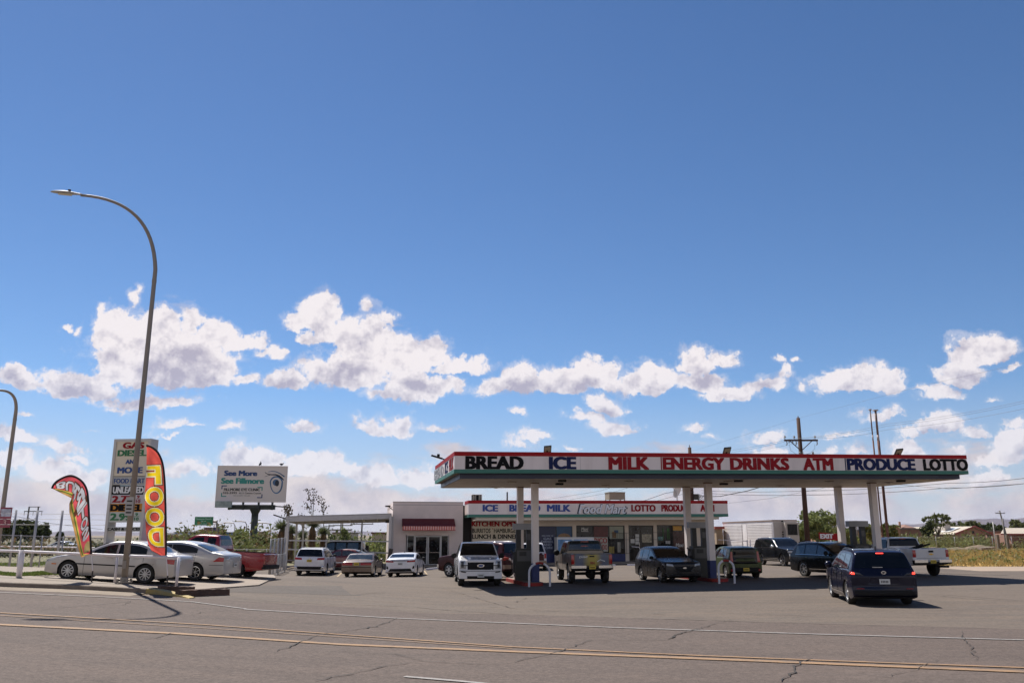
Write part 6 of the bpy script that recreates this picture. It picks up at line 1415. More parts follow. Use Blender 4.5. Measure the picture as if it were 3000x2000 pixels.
fl_ = [(430, 1306), (430, 1330), (428, 1400), (424, 1450), (425, 1510), (428, 1560), (434, 1592), (444, 1612), (470, 1626)]
flag('red feather flag with large yellow mirrored FOOD letters', FY, fl_, fr_, (488, 1722), m_flag, fr_, [(c_, a, b_, u0, u1, 0, False, ((.085, 2), (.06, 1), (.025, 0))) for c_, a, b_, u0, u1 in (('F', .19, .345, .10, .74), ('O', .385, .54, .06, .86), ('O', .575, .725, .06, .86), ('D', .755, .91, .12, .82))],
     lambda u, t: .07*math.sin(t*13+u*5)*(1-u)+.018*math.sin(t*41-u*11)*(1-u*.6)+.12*(1-u)*math.sin(t*3), [m_fy, m_fow, m_fod])
br = [(153, 1430), (160, 1415), (176, 1403), (202, 1392), (218, 1394), (240, 1407), (254, 1428), (259, 1455), (262, 1520), (266, 1580), (268, 1622)]
bl = [(153, 1430), (172, 1440), (196, 1452), (212, 1460), (203, 1474), (203, 1500), (212, 1535), (222, 1575), (230, 1608), (238, 1632), (262, 1622)]
m_fgr = clothmat('flag_taco_edge', (.42, .24, .08)); m_lw = clothmat('flag_letter_grey', (.48, .48, .50))
OL = ((.09, 1), (.03, 0))
FB = Y_ = base.y+.1
flag('red feather flag reading BURRITOS backwards, its top folded over by wind', FB, bl, br, (268, 1704), m_flagp, [q for q in br], [(c_, a, b_, u0, u1, 0, rt, OL) for (c_, a, b_, u0, u1, rt) in
     [('B', .07, .16, .35, .78, True), ('U', .17, .26, .3, .72, True), ('R', .27, .355, .3, .75, False), ('R', .365, .45, .38, .82, False), ('I', .46, .50, .45, .75, False), ('T', .51, .60, .38, .86, False), ('O', .62, .71, .42, .86, False), ('S', .72, .81, .42, .86, False)]],
     lambda u, t: .09*math.sin(t*10+u*3)*(1-u)+.015*math.sin(t*43-u*12)*(1-u*.6), [m_lw, m_fod],
     lambda u, t: (0 if u < .13 else 1 if u < .19 else 2 if u < .25 else (3 if (u-.62)**2/.09+(t-.90)**2/.003 < 1 else None)) if True else None, [m_fgr, clothmat('flag_lettuce', (.08, .16, .03)), clothmat('flag_cheese', (.5, .36, .08)), clothmat('flag_food', (.35, .28, .12))])
# ------------------------------------------------------------------ billboard
BY = 92; bbp = at(738, 1640, BY); zg = 0
bb = empty('billboard', (bbp.x, BY, zg), R(6), 'large white billboard on a single dark pole advertising an eye clinic', 'billboard')
def bl_(px, py): p = onplane(px, py, Vector((bbp.x, BY-.8, 0)), Vector((-math.sin(R(6)), math.cos(R(6)), 0)))-Vector((bbp.x, BY, 0)); return p.x*math.cos(R(6))+p.y*math.sin(R(6)), p.z
x0, z1 = bl_(641, 1366); x1, z0 = bl_(835, 1468)
m_bbw = mat('billboard_skin', (.68, .60, .58), .6, noise_amp=.03, noise_scale=.4)
MB().box(x0, x1, -.9, -.7, z0, z1).build('panel', m_bbw, bb); mb = MB(); y_ = -.93
for a in ((x0-.08, x0+.05, z0-.1, z1+.1), (x1-.05, x1+.08, z0-.1, z1+.1)): mb.box(a[0], a[1], y_, -.68, a[2], a[3])
mb.box(x0+.05, x1-.05, y_, -.68, z0-.1, z0+.04); mb.box(x0+.05, x1-.05, y_, -.68, z1-.04, z1+.1); mb.build('frame', m_bbw, bb)
def bw_(w, a, b_, c_, d_, mt, bo=.02): X0, Z1 = bl_(a, c_); X1, Z0 = bl_(b_, d_); return text('lettering', w, mt, bb, X0, X1, Z0, Z1, -.91, .01, bo)
m_b1 = mat('bb_navy', (.015, .05, .17), .5); m_b2 = mat('bb_teal', (.03, .25, .22), .5); m_b3 = mat('bb_black', (.03, .03, .03), .5)
bw_('See More', 658, 754, 1377.5, 1394, m_b1, .05); bw_('See Fillmore', 649, 774, 1399, 1417, m_b2, .05); bw_('FILLMORE EYE CLINIC', 657, 762, 1429, 1438, m_b3, .03); bw_('522-3393', 654, 694, 1440, 1446, m_b3, .02); bw_('4111 Camino Coyote', 701, 765, 1441, 1448, m_b3, .01); bw_('WE ACCEPT VALUES', 684, 733, 1449.5, 1453, mat('bb_grey', (.2, .2, .2), .5), 0)
mb = MB()
for (a, b_, sx, sy, m_) in ((650, 1422.5, 1, 1, 0), (770, 1427, -1, 1, 1), (648, 1453, 1, -1, 1), (769, 1457, -1, -1, 0)):
    X, Z_ = bl_(a, b_); mb.box(min(X, X+sx*.55), max(X, X+sx*.55), -.915, -.905, Z_-.05, Z_+.05, m_); mb.box(min(X, X+sx*.1), max(X, X+sx*.1), -.918, -.906, min(Z_, Z_-sy*.35), max(Z_, Z_-sy*.35), m_)
mb.build('corner_marks', [m_b1, m_b2], bb)
def ring(pts, name, mt, w, off, closed=True):
    mb = MB(); n = len(pts); vs = []
    for i, (a, b_) in enumerate(pts):
        q, q2 = pts[(i+1) % n if closed else min(i+1, n-1)], pts[i-1 if closed else max(i-1, 0)]; dx, dy = q[0]-q2[0], q[1]-q2[1]; L_ = math.hypot(dx, dy) or 1; ww = w[i] if isinstance(w, list) else w
        for s_ in (-1, 1): X, Z_ = bl_(a-dy/L_*ww*s_, b_+dx/L_*ww*s_); vs.append((X, off, Z_))
    mb.add(vs, [(2*i, 2*i+1, (2*i+3) % (2*n), (2*i+2) % (2*n)) for i in range(n if closed else n-1)]); return mb.build(name, mt, bb)
m_eb = mat('eye_blue', (.06, .14, .28), .5, noise_amp=.4, noise_scale=2); m_ed = mat('eye_dark', (.015, .02, .04), .5)
iris = [(810+18*math.cos(a)*(1 if math.sin(a) < 0 else .95), 1415+(19 if math.sin(a) < 0 else 29)*math.sin(a)) for a in [2*math.pi*k/28 for k in range(28)]]
ring(iris, 'eye_outline', m_eb, [1.3+.9*abs(math.cos(a*math.pi/28*1.3)) for a in range(28)], -.912); X, Z_ = bl_(812, 1415)
mb = MB()
for (cx_, cy_, rx_, ry_, o_, m_) in ((809, 1413, 9.5, 9.5, -.912, 0), (812, 1415, 6, 9, -.916, 1)):
    mb.add([(bl_(cx_+rx_*math.cos(a), cy_+ry_*math.sin(a))[0], o_, bl_(cx_+rx_*math.cos(a), cy_+ry_*math.sin(a))[1]) for a in [2*math.pi*k/20 for k in range(20)]], [tuple(range(20))], m_)
for v in range(len(mb.v)): pass
mb.build('pupil', [m_eb, m_ed], bb)
ring([(778, 1385), (787, 1389), (798, 1390), (808, 1390), (818, 1394), (826, 1400), (832, 1406)], 'lash_line', m_ed, [.5, 1.4, 1.6, 2., 2.6, 2.2, 1.0], -.914, False)
ring([(786, 1382), (796, 1380), (808, 1381), (820, 1386), (834, 1396)], 'brow_line', m_eb, [.6, 1, 1.2, 1.4, 2.], -.913, False); ring([(776, 1382), (783, 1387)], 'lash', m_ed, .5, -.913, False); ring([(776, 1396), (784, 1393), (792, 1391)], 'lash', m_ed, .5, -.913, False)
zb_ = z0-.1; MB().tube([(0, 0, -.3), (0, 0, zb_-.9)], .36, 20).build('pole', mat('dark_pole', (.03, .04, .045), .5, noise_amp=.2), bb, smooth=True, sharp=40); m_dst = mat('dark_steel', (.025, .03, .03), .6)
MB().lathe([(.36, -1.0), (.36, -.7), (.56, -.3), (.6, -.1), (0, -.1)], 20).build('pole_head', m_dst, bb, loc=(0, 0, zb_-.5)); bx0, bx1 = x0+(x1-x0)*.16, x0+(x1-x0)*.84; MB().box(bx0, bx1, -.3, .3, zb_-.75, zb_-.25).build('torsion_beam', m_dst, bb)
mb = MB(); [mb.box(x-.08, x+.08, -.75, -.35, zb_-.8, z1) for x in (bx0+.2, (bx0*2+bx1)/3, (bx0+bx1*2)/3, bx1-.2)]; mb.build('stringer', m_dst, bb); MB().bar((bx1, -.3, zb_-.4), (x1+.4, -.4, zb_-.5), .12).build('outrigger', m_dst, bb)
X, Z_ = bl_(635, 1475); X2, Z2 = bl_(673, 1470); MB().box(X, X2+.3, -1.6, -.9, Z_-.4, Z_+.25).build('catwalk', mat('catwalk_grey', (.3, .34, .34), .6, noise_amp=.3, noise_scale=3), bb)
for px in (764, 826):
    X, Z_ = bl_(px, 1368); p = Vector((bbp.x, BY-.8, 0)); q = p+Vector((math.cos(R(6))*X, math.sin(R(6))*X, z1+.1))
    mb = MB(); mb.lathe([(.01, -.22), (.1, -.1), (.13, .02), (.08, .16), (.01, .2)], 8, 0, 'x'); mb.lathe([(.01, -.08), (.07, 0), (.01, .08)], 8, 0, 'x', (.2, 0, .12)); mb.bar((0, 0, -.2), (0, 0, 0), .04); b3 = mb.build('bird', m_ed, smooth=True); b3.location = q+Vector((0, 0, .2)); b3.rotation_euler = (0, R(-50 if px == 764 else 10), 0); tag(b3, 'small dark bird perched on the billboard top, %s one' % ('left' if px == 764 else 'right'), 'bird', 'birds on the billboard')
# ------------------------------------------------------------------ carport left of the annex
m_cp = mat('carport_paint', (.48, .46, .45), .55, noise_amp=.08, noise_scale=1.5, dirt=(.34, .28, .24, .4))
cpt = empty('carport', (0, 0, 0), 0, 'open pale steel carport frame with flat roof joined to the annex', 'carport')
Y1, Y2 = 62.5, 70.5
LF, RF = at(838, 1521, Y1), at(1147, 1512, Y1+2.6); LB, RB_ = at(868, 1529, Y2), at(1146, 1523, Y2+.8)
zr = lambda p: p
mb = MB()
def hbeam(a, b_, h, w, name, par, mt):
    d_ = b_-a; ang = Vector((d_.x, d_.y, 0)).normalized(); s_ = Vector((-ang.y, ang.x, 0))*w/2; vs = [a-s_, a+s_, b_+s_, b_-s_]; vs = [v+Vector((0, 0, -h/2)) for v in vs]+[v+Vector((0, 0, h/2)) for v in vs]
    return fixn(MB().add(vs, [(0, 1, 2, 3), (4, 7, 6, 5), (0, 4, 5, 1), (1, 5, 6, 2), (2, 6, 7, 3), (3, 7, 4, 0)]).build(name, mt, par))
hbeam(LF, RF, .34, .12, 'front_beam', cpt, m_cp); hbeam(LB, RB_, .34, .12, 'rear_beam', cpt, m_cp); hbeam(LF+Vector((0, .1, 0)), LB, .3, .1, 'side_beam', cpt, m_cp)
mb = MB(); vs = [LF, RF, RB_, LB]; up = Vector((0, 0, .19)); mb.add([v+up for v in vs]+[v+up*1.3 for v in vs], [(0, 1, 2, 3), (4, 7, 6, 5), (0, 4, 5, 1), (1, 5, 6, 2), (2, 6, 7, 3), (3, 7, 4, 0)]); fixn(mb.build('roof', m_cp, cpt))
for k in range(1, 7): a = LF.lerp(RF, k/7); b_ = LB.lerp(RB_, k/7); hbeam(a, b_, .16, .08, 'rafter', cpt, m_cp)
def cpost(px, top, Y, w=.13):
    p = at(px, 1600, Y); z_ = gz(p.x, Y); MB().box(-w/2, w/2, -w/2, w/2, 0, top-z_).build('post', m_cp, cpt, loc=(p.x, Y, z_))
cpost(840, LF.z, Y1, .17); cpost(834, LF.z-.5, Y1-.3, .09); cpost(866, LB.z+.1, Y2-1.5); cpost(886, LB.z, Y2); cpost(1142, RF.z, Y1+2.5, .2); cpost(1148, RF.z, Y1+2.7, .14); cpost(955, 2.0, Y1+1.2, .09)
cpost(1060, at(1060, 1584, Y1+1.6).z, Y1+1.6, .1)
for a, b_ in (((842, 1582), (1143, 1585)), ((842, 1608), (1143, 1619)), ((842, 1640), (875, 1640)), ((842, 1658), (880, 1656))): A_ = at(a[0], a[1], Y1); B_ = at(b_[0], b_[1], Y1+2.5 if b_[0] > 900 else Y1+3); MB().bar(A_, B_, .09).build('rail', m_cp, cpt)
MB().bar(at(1060, 1600, Y1+1.6), at(1080, 1620, Y1+1.6), .08).build('brace', m_cp, cpt); MB().bar(at(875, 1531, Y1+3), at(900, 1549, Y1+3), .06).build('brace', m_cp, cpt)
MB().bar(at(801, 1507, Y1-.2), at(840, 1520, Y1), .09).build('outrigger', m_fd, cpt)
p = at(1135, 1650, 64.5); r = empty('utility_box', (p.x, 64.5, gz(p.x, 64.5)), CA, 'dark leaning board beside the right carport post', 'board'); MB().bar((0, 0, 0), (.25, 0, 1.4), .3, .06).build('panel', m_fd, r)
# folded chain link gate
def chain(name, lab, cat, A_, B_, h, posts, par=None, cell=.16, group=None, rails=True, wr=.008, mt=None, postr=.035):
    mt = mt or m_gfence; r = empty(name, A_, 0, lab, cat, group); d_ = B_-A_; L_ = Vector((d_.x, d_.y, 0)).length; mb = MB()
    n = int(L_/cell)
    def P(s_, z): p = d_*(s_/L_); p.z = (gz(A_.x+p.x, A_.y+p.y)-gz(A_.x, A_.y)) if abs(d_.z) < 5 else p.z; return Vector((p.x, p.y, p.z+z))
    for k in range(-int(h/cell), n+1):
        for sg in (1, -1):
            s0, s1 = (k*cell, k*cell+h) if sg > 0 else (k*cell+h, k*cell)
            z0, z1 = 0., h
            if s0 < 0: z0 = h*(-s0)/(s1-s0); s0 = 0
            if s1 < 0: z1 = h*(s0)/(s0-s1); s1 = 0
            if s1 > L_: z1 = z0+(z1-z0)*(L_-s0)/(s1-s0); s1 = L_
            if s0 > L_:
                if s1 >= L_: continue
                z0 = z0+(z1-z0)*(s0-L_)/(s0-s1); s0 = L_
            if abs(s1-s0) < .02: continue
            a, b_ = P(s0, z0), P(s1, z1); t = (b_-a).normalized(); q = t.cross(Vector((d_.x, d_.y, 0)).normalized()).cross(t).normalized() if False else Vector((-t.z*d_.x/L_, -t.z*d_.y/L_, math.hypot(t.x, t.y)*(1 if True else 1))).normalized()
            nn = Vector((-d_.y, d_.x, 0)).normalized(); q = t.cross(nn).normalized()*wr*.6; w2 = nn*wr*.6
            mb.add([a+q, a+w2, a-q-w2, b_+q, b_+w2, b_-q-w2], [(0, 1, 4, 3), (1, 2, 5, 4), (2, 0, 3, 5)])
    mb.build('chain_link', mt, r)
    for s_ in posts: p = P(s_*L_, 0); MB().tube([p-Vector((0, 0, .1)), p+Vector((0, 0, h+.05))], postr, 6).build('post', mt, r, smooth=True)
    if rails:
        for z in (h, .08): MB().tube([P(L_*k/10, z) for k in range(11)], .022, 5).build('rail', mt, r)
    return r
g1 = at(793, 1600, 54); g1.z = gz(g1.x, 54); g2 = at(834, 1600, 61.5); g2.z = gz(g2.x, 61.5)
chain('chain_link_gate', 'folded back chain link gate panel before the carport', 'gate', g1, g2, 2.2, (0, .25, .5, .75, 1), cell=.14, mt=m_gfence, postr=.045, wr=.0022)
g3 = at(797, 1600, 51); g3.z = gz(g3.x, 51); g4 = at(838, 1600, 58.5); g4.z = gz(g4.x, 58.5)
chain('chain_link_gate', 'lower pale gate frame in front of the folded chain link gate', 'gate', g3, g4, 1.25, (0, .5, 1), cell=.16, mt=m_gfence, postr=.045, wr=.0022)
# far left fences
a = at(-80, 1600, 47); b_ = at(310, 1600, 50); a.z = gz(a.x, 47); b_.z = gz(b_.x, 50); fe = chain('chain_link_fence', 'tall chain link fence with strands of wire on top at the far left', 'fence', a, b_, 2.0, [.0, .17, .34, .5, .66, .83, 1], cell=.22, wr=.009)
d_ = b_-a
for s_ in (.28, .44, .63, .78, .99): p = d_*s_; MB().tube([(p.x, p.y, 0), (p.x, p.y, 3.3)], .07 if s_ > .4 else .06, 8).build('tall_post', m_gal2, fe, smooth=True)
for z in (2.5, 2.8, 3.1): MB().tube([(0, 0, z), (d_.x, d_.y, z)], .012, 4).build('top_wire', m_gfence, fe)
a = at(500, 1600, 68); b_ = at(840, 1600, 66); a.z = gz(a.x, 68); b_.z = gz(b_.x, 66); chain('chain_link_fence', 'low chain link fence before the scrub behind the red pickup', 'fence', a, b_, 1.25, [k/6 for k in range(7)], cell=.22, wr=.009)
# green road sign
GY = 150; p = at(622, 1600, GY); r = empty('road_sign', (p.x, GY, 0), 0, 'green highway sign on a curved arm above the distant traffic', 'sign'); q0 = at(572, 1513, GY)-p; q1 = at(624, 1538, GY)-p
MB().box(q0.x, q1.x, -.1, -.05, q1.z+p.z, q0.z+p.z).build('panel', mat('sign_green', (.01, .17, .07), .5), r); m_sgw = mat('sign_text', (.35, .5, .40), .5)
for w, a, c_, e, f in (('Sonoma Ranch', 576, 620, 1516.5, 1521.5), ('Blvd', 590, 603, 1524, 1528), ('1/2 MILE', 587, 608, 1532, 1535.5)): A_ = at(a, e, GY)-p; B_ = at(c_, f, GY)-p; text('lettering', w, m_sgw, r, A_.x, B_.x, B_.z+p.z, A_.z+p.z, -.105, .01, .02)
A_ = at(624, 1527, GY)-p; C_ = at(636, 1545, GY)-p; MB().tube(chaikin([(0, 0), (1, 1)]) and [(A_.x, 0, A_.z+p.z), ((A_.x+C_.x)/2+.25, 0, A_.z+p.z-.05), (C_.x-.1, 0, (A_.z+C_.z)/2+p.z+.1), (C_.x, 0, C_.z+p.z), (C_.x+.1, 0, 0)], .2, 8).build('pole', m_galv, r, smooth=True)
# small speed signs
for px, ty, w, by, nm, n in ((542, 1546, 13, 1566, '45', 'left'), (572, 1554, 14, 1572, '55', 'right')):
    Yq = 120; p = at(px, 1600, Yq); r = empty('speed_sign', (p.x, Yq, 0), 0, 'small white speed limit sign reading %s beyond the silver sedan' % nm, 'sign', 'speed limit signs'); t_, b_ = at(px, ty, Yq).z, at(px, by, Yq).z; hw_ = w/2*Yq/2450
    MB().box(-hw_, hw_, -.03, 0, b_, t_).build('panel', mat('sign_white', (.5, .5, .48), .5), r); MB().bar((0, .04, 0), (0, .04, t_), .1).build('post', m_galv, r); text('lettering', nm, m_tb, r, -hw_*.7, hw_*.7, b_+.1, (t_+b_)/2, -.035, .01, .03)
    if nm == '55': MB().box(-hw_, hw_, -.03, 0, b_-.9, b_-.05).build('lower_panel', mat('sign_green', (.01, .17, .07), .5), r); MB().box(-hw_*.7, hw_*.7, -.036, -.031, (t_+b_)/2+.1, t_-.2).build('lettering', m_tb, r)
    else: MB().box(-hw_*.7, hw_*.7, -.036, -.031, (t_+b_)/2+.1, t_-.2).build('lettering', m_tb, r)
# far buildings and boards along the highway
def box_building(px0, px1, py0, Y, dep, mt, lab, roofm=None, band=None, cat='building', name='building', base=1600):
    A_ = at(px0, py0, Y); B_ = at(px1, py0, Y); r = empty(name, ((A_.x+B_.x)/2, Y, 0), 0, lab, cat); w = (B_.x-A_.x)/2; h = A_.z
    MB().box(-w, w, 0, dep, -.5, h).build('wall', mt, r)
    if band: MB().box(-w-.05, w+.05, -.08, dep+.05, h*.72, h*1.0).build('band', band, r)
    MB().box(-w-.15, w+.15, -.2, dep+.2, h, h+.25).build('roof', roofm or m_kerb, r); mb = MB(); n = max(2, int(w*2/6))
    for k in range(n): x = -w+2*w*(k+.5)/n; mb.box(x-1, x+1, -.06, -.02, 0, h*.5)
    mb.build('window', m_wg, r); return r
m_bwh = mat('far_wall_pale', (.45, .42, .42), .7, noise_amp=.1, noise_scale=.2); m_bbl = mat('far_band_blue', (.04, .12, .30), .6); m_bbr = mat('far_wall_brick', (.24, .13, .10), .8); m_adobe = mat('adobe_wall', (.36, .19, .12), .85, noise_amp=.1, noise_scale=.4); m_beige = mat('beige_wall', (.40, .33, .26), .85, noise_amp=.08, noise_scale=.4)
box_building(512, 624, 1559, 330, 30, m_bwh, 'long low pale shop with blue band beyond the highway traffic', None, m_bbl); box_building(592, 620, 1559, 250, 12, m_bwh, 'small shop with a red band beyond the highway, right of the blue banded one', None, mat('far_band_red', (.3, .05, .05), .6))
box_building(486, 506, 1566, 140, 10, m_bbr, 'small brick building with sunlit roof edge just right of the FOOD flag', mat('roof_white', (.6, .6, .6), .5))
def board(px0, px1, py0, py1, Y, mt, lab):
    A_ = at(px0, py0, Y); B_ = at(px1, py1, Y); r = empty('hoarding', ((A_.x+B_.x)/2, Y, 0), 0, lab, 'billboard', 'distant hoardings'); w = (B_.x-A_.x)/2; MB().box(-w, w, -.1, .1, B_.z, A_.z).build('panel', mt, r); MB().box(-w, w, -.14, -.101, B_.z-.2, B_.z).build('frame', m_fd, r); MB().tube([(0, .3, 0), (0, .3, A_.z)], .25, 8).build('pole', m_dst, r); return r
board(598, 622, 1544, 1556, 230, mat('hoarding_brown', (.16, .08, .07), .6, noise_amp=.6, noise_scale=1), 'distant dark hoarding, brown half, left of the green sign pole'); board(624, 648, 1544, 1557, 232, mat('hoarding_violet', (.07, .06, .14), .6, noise_amp=.6, noise_scale=1), 'distant dark hoarding, violet half, right of the green sign pole')
board(752, 773, 1556, 1570, 120, mat('hoarding_pink', (.36, .22, .18), .6), 'pale pink board standing above the scrub right of the billboard pole')
for px, ty, n in ((650, 1533, 0), (684, 1530, 1), (718, 1526, 2), (789, 1531, 3)):
    Yq = 230-n*10; p = at(px, 1600, Yq); r = empty('street_lamp', (p.x, Yq, 0), 0, 'thin distant street lamp, %s' % ['just right of the dark hoardings', 'halfway between hoardings and billboard pole', 'directly left of the billboard pole', 'right of the billboard pole'][n], 'street lamp', 'distant street lamps')
    h = at(px, ty, Yq).z; MB().tube([(0, 0, 0), (0, 0, h*.85), (-.4, 0, h*.97), (-1.6, 0, h), (-3, 0, h*.99)], .12, 5).build('pole', m_galv, r); MB().box(-3.5, -2.9, -.15, .15, h*.98, h).build('lamp_head', m_lampg, r)
# transmission H frame
Yq = 260; A_ = at(71, 1600, Yq); B_ = at(98, 1600, Yq); r = empty('pylon', ((A_.x+B_.x)/2, Yq, 0), 0, 'H shaped wooden power pylon above the trees at the far left', 'pylon'); w = (B_.x-A_.x)/2; zt_ = at(85, 1483, Yq).z; m_pole = mat('pole_grey_wood', (.16, .15, .14), .9)
for s_ in (-1, 1): MB().tube([(s_*w*1.15, 0, 0), (s_*w, 0, zt_)], .22, 6).build('pole', m_pole, r)
za = at(85, 1497, Yq).z; MB().bar((-w*2.0, 0, za), (w*2.0, 0, za), .25).build('cross_arm', m_pole, r); MB().bar((-w*1.1, 0, zt_-.1), (w*1.4, 0, zt_-.1), .2).build('top_brace', m_pole, r)
zx = at(85, 1515, Yq).z; zy = at(85, 1530, Yq).z; MB().bar((-w, 0, zx), (w, 0, zy), .15).build('brace', m_pole, r); MB().bar((w, 0, zx), (-w, 0, zy), .15).build('brace', m_pole, r)
for s_ in (-1.9, 0, 1.9): MB().tube([(s_*w, 0, za), (s_*w, 0, za-1.2)], .08, 5).build('insulator', m_pole, r)
# poles in the middle distance (behind the carport)
def upole(px, ty, Y, lab, arm=True, r_=.14, by=1600, wood=None, armw=1.3, tilt=0, n=1, grp='distant utility poles'):
    p = at(px, by, Y); g = gz(p.x, Y); r = empty('utility_pole', (p.x, Y, g), 0, lab, 'utility pole', grp); h = at(px, ty, Y).z-g; wood = wood or m_pole
    MB().tube([(0, 0, -.2), (tilt, 0, h)], [r_*1.2, r_], 8).build('pole', wood, r, smooth=True)
    for k in range(n if arm else 0):
        MB().bar((-armw+tilt, -.1, h-.5-k*.9), (armw+tilt, -.1, h-.5-k*.9), .14).build('cross_arm', wood, r)
        for s_ in (-.9, -.45, .9): MB().lathe([(.03, 0), (.07, .05), (.05, .15), (.02, .2)], 8).build('insulator', m_lampg, r, loc=(s_*armw+tilt, -.1, h-.43-k*.9))
    return r
upole(1058, 1526, 150, 'thin utility pole seen through the carport, rightmost', armw=2.0); upole(996, 1531, 170, 'utility pole with two cross arms seen through the carport, left one of the pair', armw=2.2, n=2); upole(1001, 1531, 185, 'utility pole with two cross arms seen through the carport, right one of the pair', armw=2.2, n=2); upole(961, 1535, 200, 'thin utility pole seen through the carport, leftmost, beside the yucca')
box_building(1090, 1140, 1563, 140, 14, m_beige, 'low house with brown roof seen through the right end of the carport', mat('brown_roof', (.16, .08, .06), .8)); box_building(975, 1015, 1562, 180, 14, mat('sand_wall', (.42, .36, .28), .8), 'pale sand coloured building seen through the carport behind the yuccas')
# ------------------------------------------------------------------ vegetation
def leafmat(name, a, b_, c_=None):
    m = bpy.data.materials.new(name); m.use_nodes = True; t = m.node_tree; t.nodes.clear(); N = NT(t)
    p = N.n('ShaderNodeBsdfPrincipled'); o = N.n('ShaderNodeOutputMaterial'); tr = N.n('ShaderNodeBsdfTranslucent'); mx = N.n('ShaderNodeMixShader'); mx.inputs[0].default_value = .3
    g = N.n('ShaderNodeNewGeometry'); nz = N.noise(g.outputs['Position'], 1.4, 5, .6); wn = N.n('ShaderNodeTexWhiteNoise'); N.l(g.outputs['Position'], wn.inputs[0])
    c1_ = N.mix(N.mr(nz.outputs[0], .35, .65), a, b_); 
    if c_: c1_ = N.mix(N.mr(N.noise(g.outputs['Position'], 5, 3, .6).outputs[0], .55, .7, 0, .7), c1_, c_)
    N.l(c1_, p.inputs['Base Color']); N.l(c1_, tr.inputs['Color']); p.inputs['Roughness'].default_value = .7; p.inputs['Specular IOR Level'].default_value = .2
    N.l(p.outputs[0], mx.inputs[1]); N.l(tr.outputs[0], mx.inputs[2]); N.l(mx.outputs[0], o.inputs[0]); return m
m_l1 = leafmat('leaf_olive', (.09, .11, .035), (.16, .17, .06), (.20, .13, .06)); m_l2 = leafmat('leaf_dark', (.045, .06, .022), (.08, .09, .035)); m_l3 = leafmat('leaf_willow', (.14, .17, .055), (.22, .24, .09)); m_l4 = leafmat('leaf_rust', (.18, .11, .05), (.13, .12, .05)); m_bark = mat('bark', (.09, .07, .055), .95, noise_amp=.3, noise_scale=6)
def crown(name, mt, par, blobs, n, s, rnd, ragged=.35):
    mb = MB()
    for (cx_, cy_, cz, rx_, ry_, rz_, wgt) in blobs:
        k = int(n*wgt)
        subs = []
        for _ in range(max(6, k//35)):
            u = rnd.uniform(-1, 1); a = rnd.uniform(0, 2*math.pi); q = math.sqrt(1-u*u); rr = rnd.uniform(.35, 1.0)+rnd.uniform(0, ragged)*rnd.random()
            subs.append((cx_+rx_*q*math.cos(a)*rr, cy_+ry_*q*math.sin(a)*rr, cz+rz_*u*rr))
        for _ in range(k):
            c_ = rnd.choice(subs); sp_ = .22*(rx_+rz_)/2
            p = Vector((c_[0]+rnd.gauss(0, sp_), c_[1]+rnd.gauss(0, sp_), c_[2]+rnd.gauss(0, sp_*.8)))
            if p.z < .05: p.z = abs(p.z)*.4+.05
            d_ = Vector((rnd.gauss(0, 1), rnd.gauss(0, 1), rnd.gauss(0, .8))).normalized(); e = d_.orthogonal().normalized(); e.rotate(Matrix.Rotation(rnd.uniform(0, 6.28), 3, d_)); f = d_.cross(e); ss = s*rnd.uniform(.5, 1.3)
            mb.add([p-e*ss-f*ss*.4, p+e*ss*.2-f*ss*.5, p+e*ss+f*ss*.1, p+f*ss*.6-e*ss*.2], [(0, 1, 2, 3)])
    return mb.build(name, mt, par)
def tree(name, px, by, Y, h, w, mt, lab, cat='tree', grp=None, n=1800, s=.16, seed=1, trunk=True, dens=1., base=.0, sparse=False, lean=0):
    rnd = random.Random(seed); p = at(px, by, Y); g = gz(p.x, Y); r = empty(name, (p.x, Y, g), rnd.uniform(0, 6), lab, cat, grp); bl = []
    nb = 7 if not sparse else 11
    if trunk:
        mb = MB(); mb.tube([(0, 0, -.1), (.02*w, 0, h*.25), (.05*w, .02*w, h*.55)], [.05*w**.7+.04, .04*w**.7+.02, .02*w**.7], 7)
        for k in range(nb):
            a = 2*math.pi*k/nb+rnd.uniform(-.4, .4); z0 = h*rnd.uniform(.08, .35); e = (w*.42*math.cos(a)*rnd.uniform(.5, 1), w*.42*math.sin(a)*rnd.uniform(.5, 1), h*rnd.uniform(.55, .93))
            mb.tube([(0, 0, z0), (e[0]*.45, e[1]*.45, z0+(e[2]-z0)*.55), e], [.02*w**.7+.015, .012*w**.7+.01, .008], 5); bl.append((e[0], e[1], e[2], w*(.2 if not sparse else .14), w*(.2 if not sparse else .14), h*(.15 if not sparse else .1), 1/nb))
        mb.build('trunk', m_bark, r, smooth=True)
        if not sparse: bl.append((0, 0, h*.62, w*.36, w*.36, h*.26, .7))
    else:
        for k in range(4): a = rnd.uniform(0, 6.28); bl.append((w*.25*math.cos(a), w*.25*math.sin(a), h*rnd.uniform(.3, .6), w*.3, w*.3, h*.34, .3))
        mb = MB(); [mb.tube([(0, 0, 0), (w*.3*math.cos(a), w*.3*math.sin(a), h*.7)], [.03, .01], 4) for a in [rnd.uniform(0, 6.28) for _ in range(5)]]; mb.build('stems', m_bark, r)
    crown('crown' if trunk else 'foliage', mt, r, bl, n, s, rnd); return r
P2M = lambda px, Y: px*Y/2450*.985
def T_(name, px, top, wpx, Y, mt, lab, n=1500, s=.16, seed=1, **k):
    g = gz(at(px, 1600, Y).x, Y); h = at(px, top, Y).z-g; return tree(name, px, 1600, Y, h, P2M(wpx, Y), mt, lab, n=n, s=s, seed=seed, **k)
T_('willow_tree', 2398, 1504, 120, 92, m_l3, 'rounded light green tree behind the wooden utility pole and EXIT sign', 4200, .17, 3)
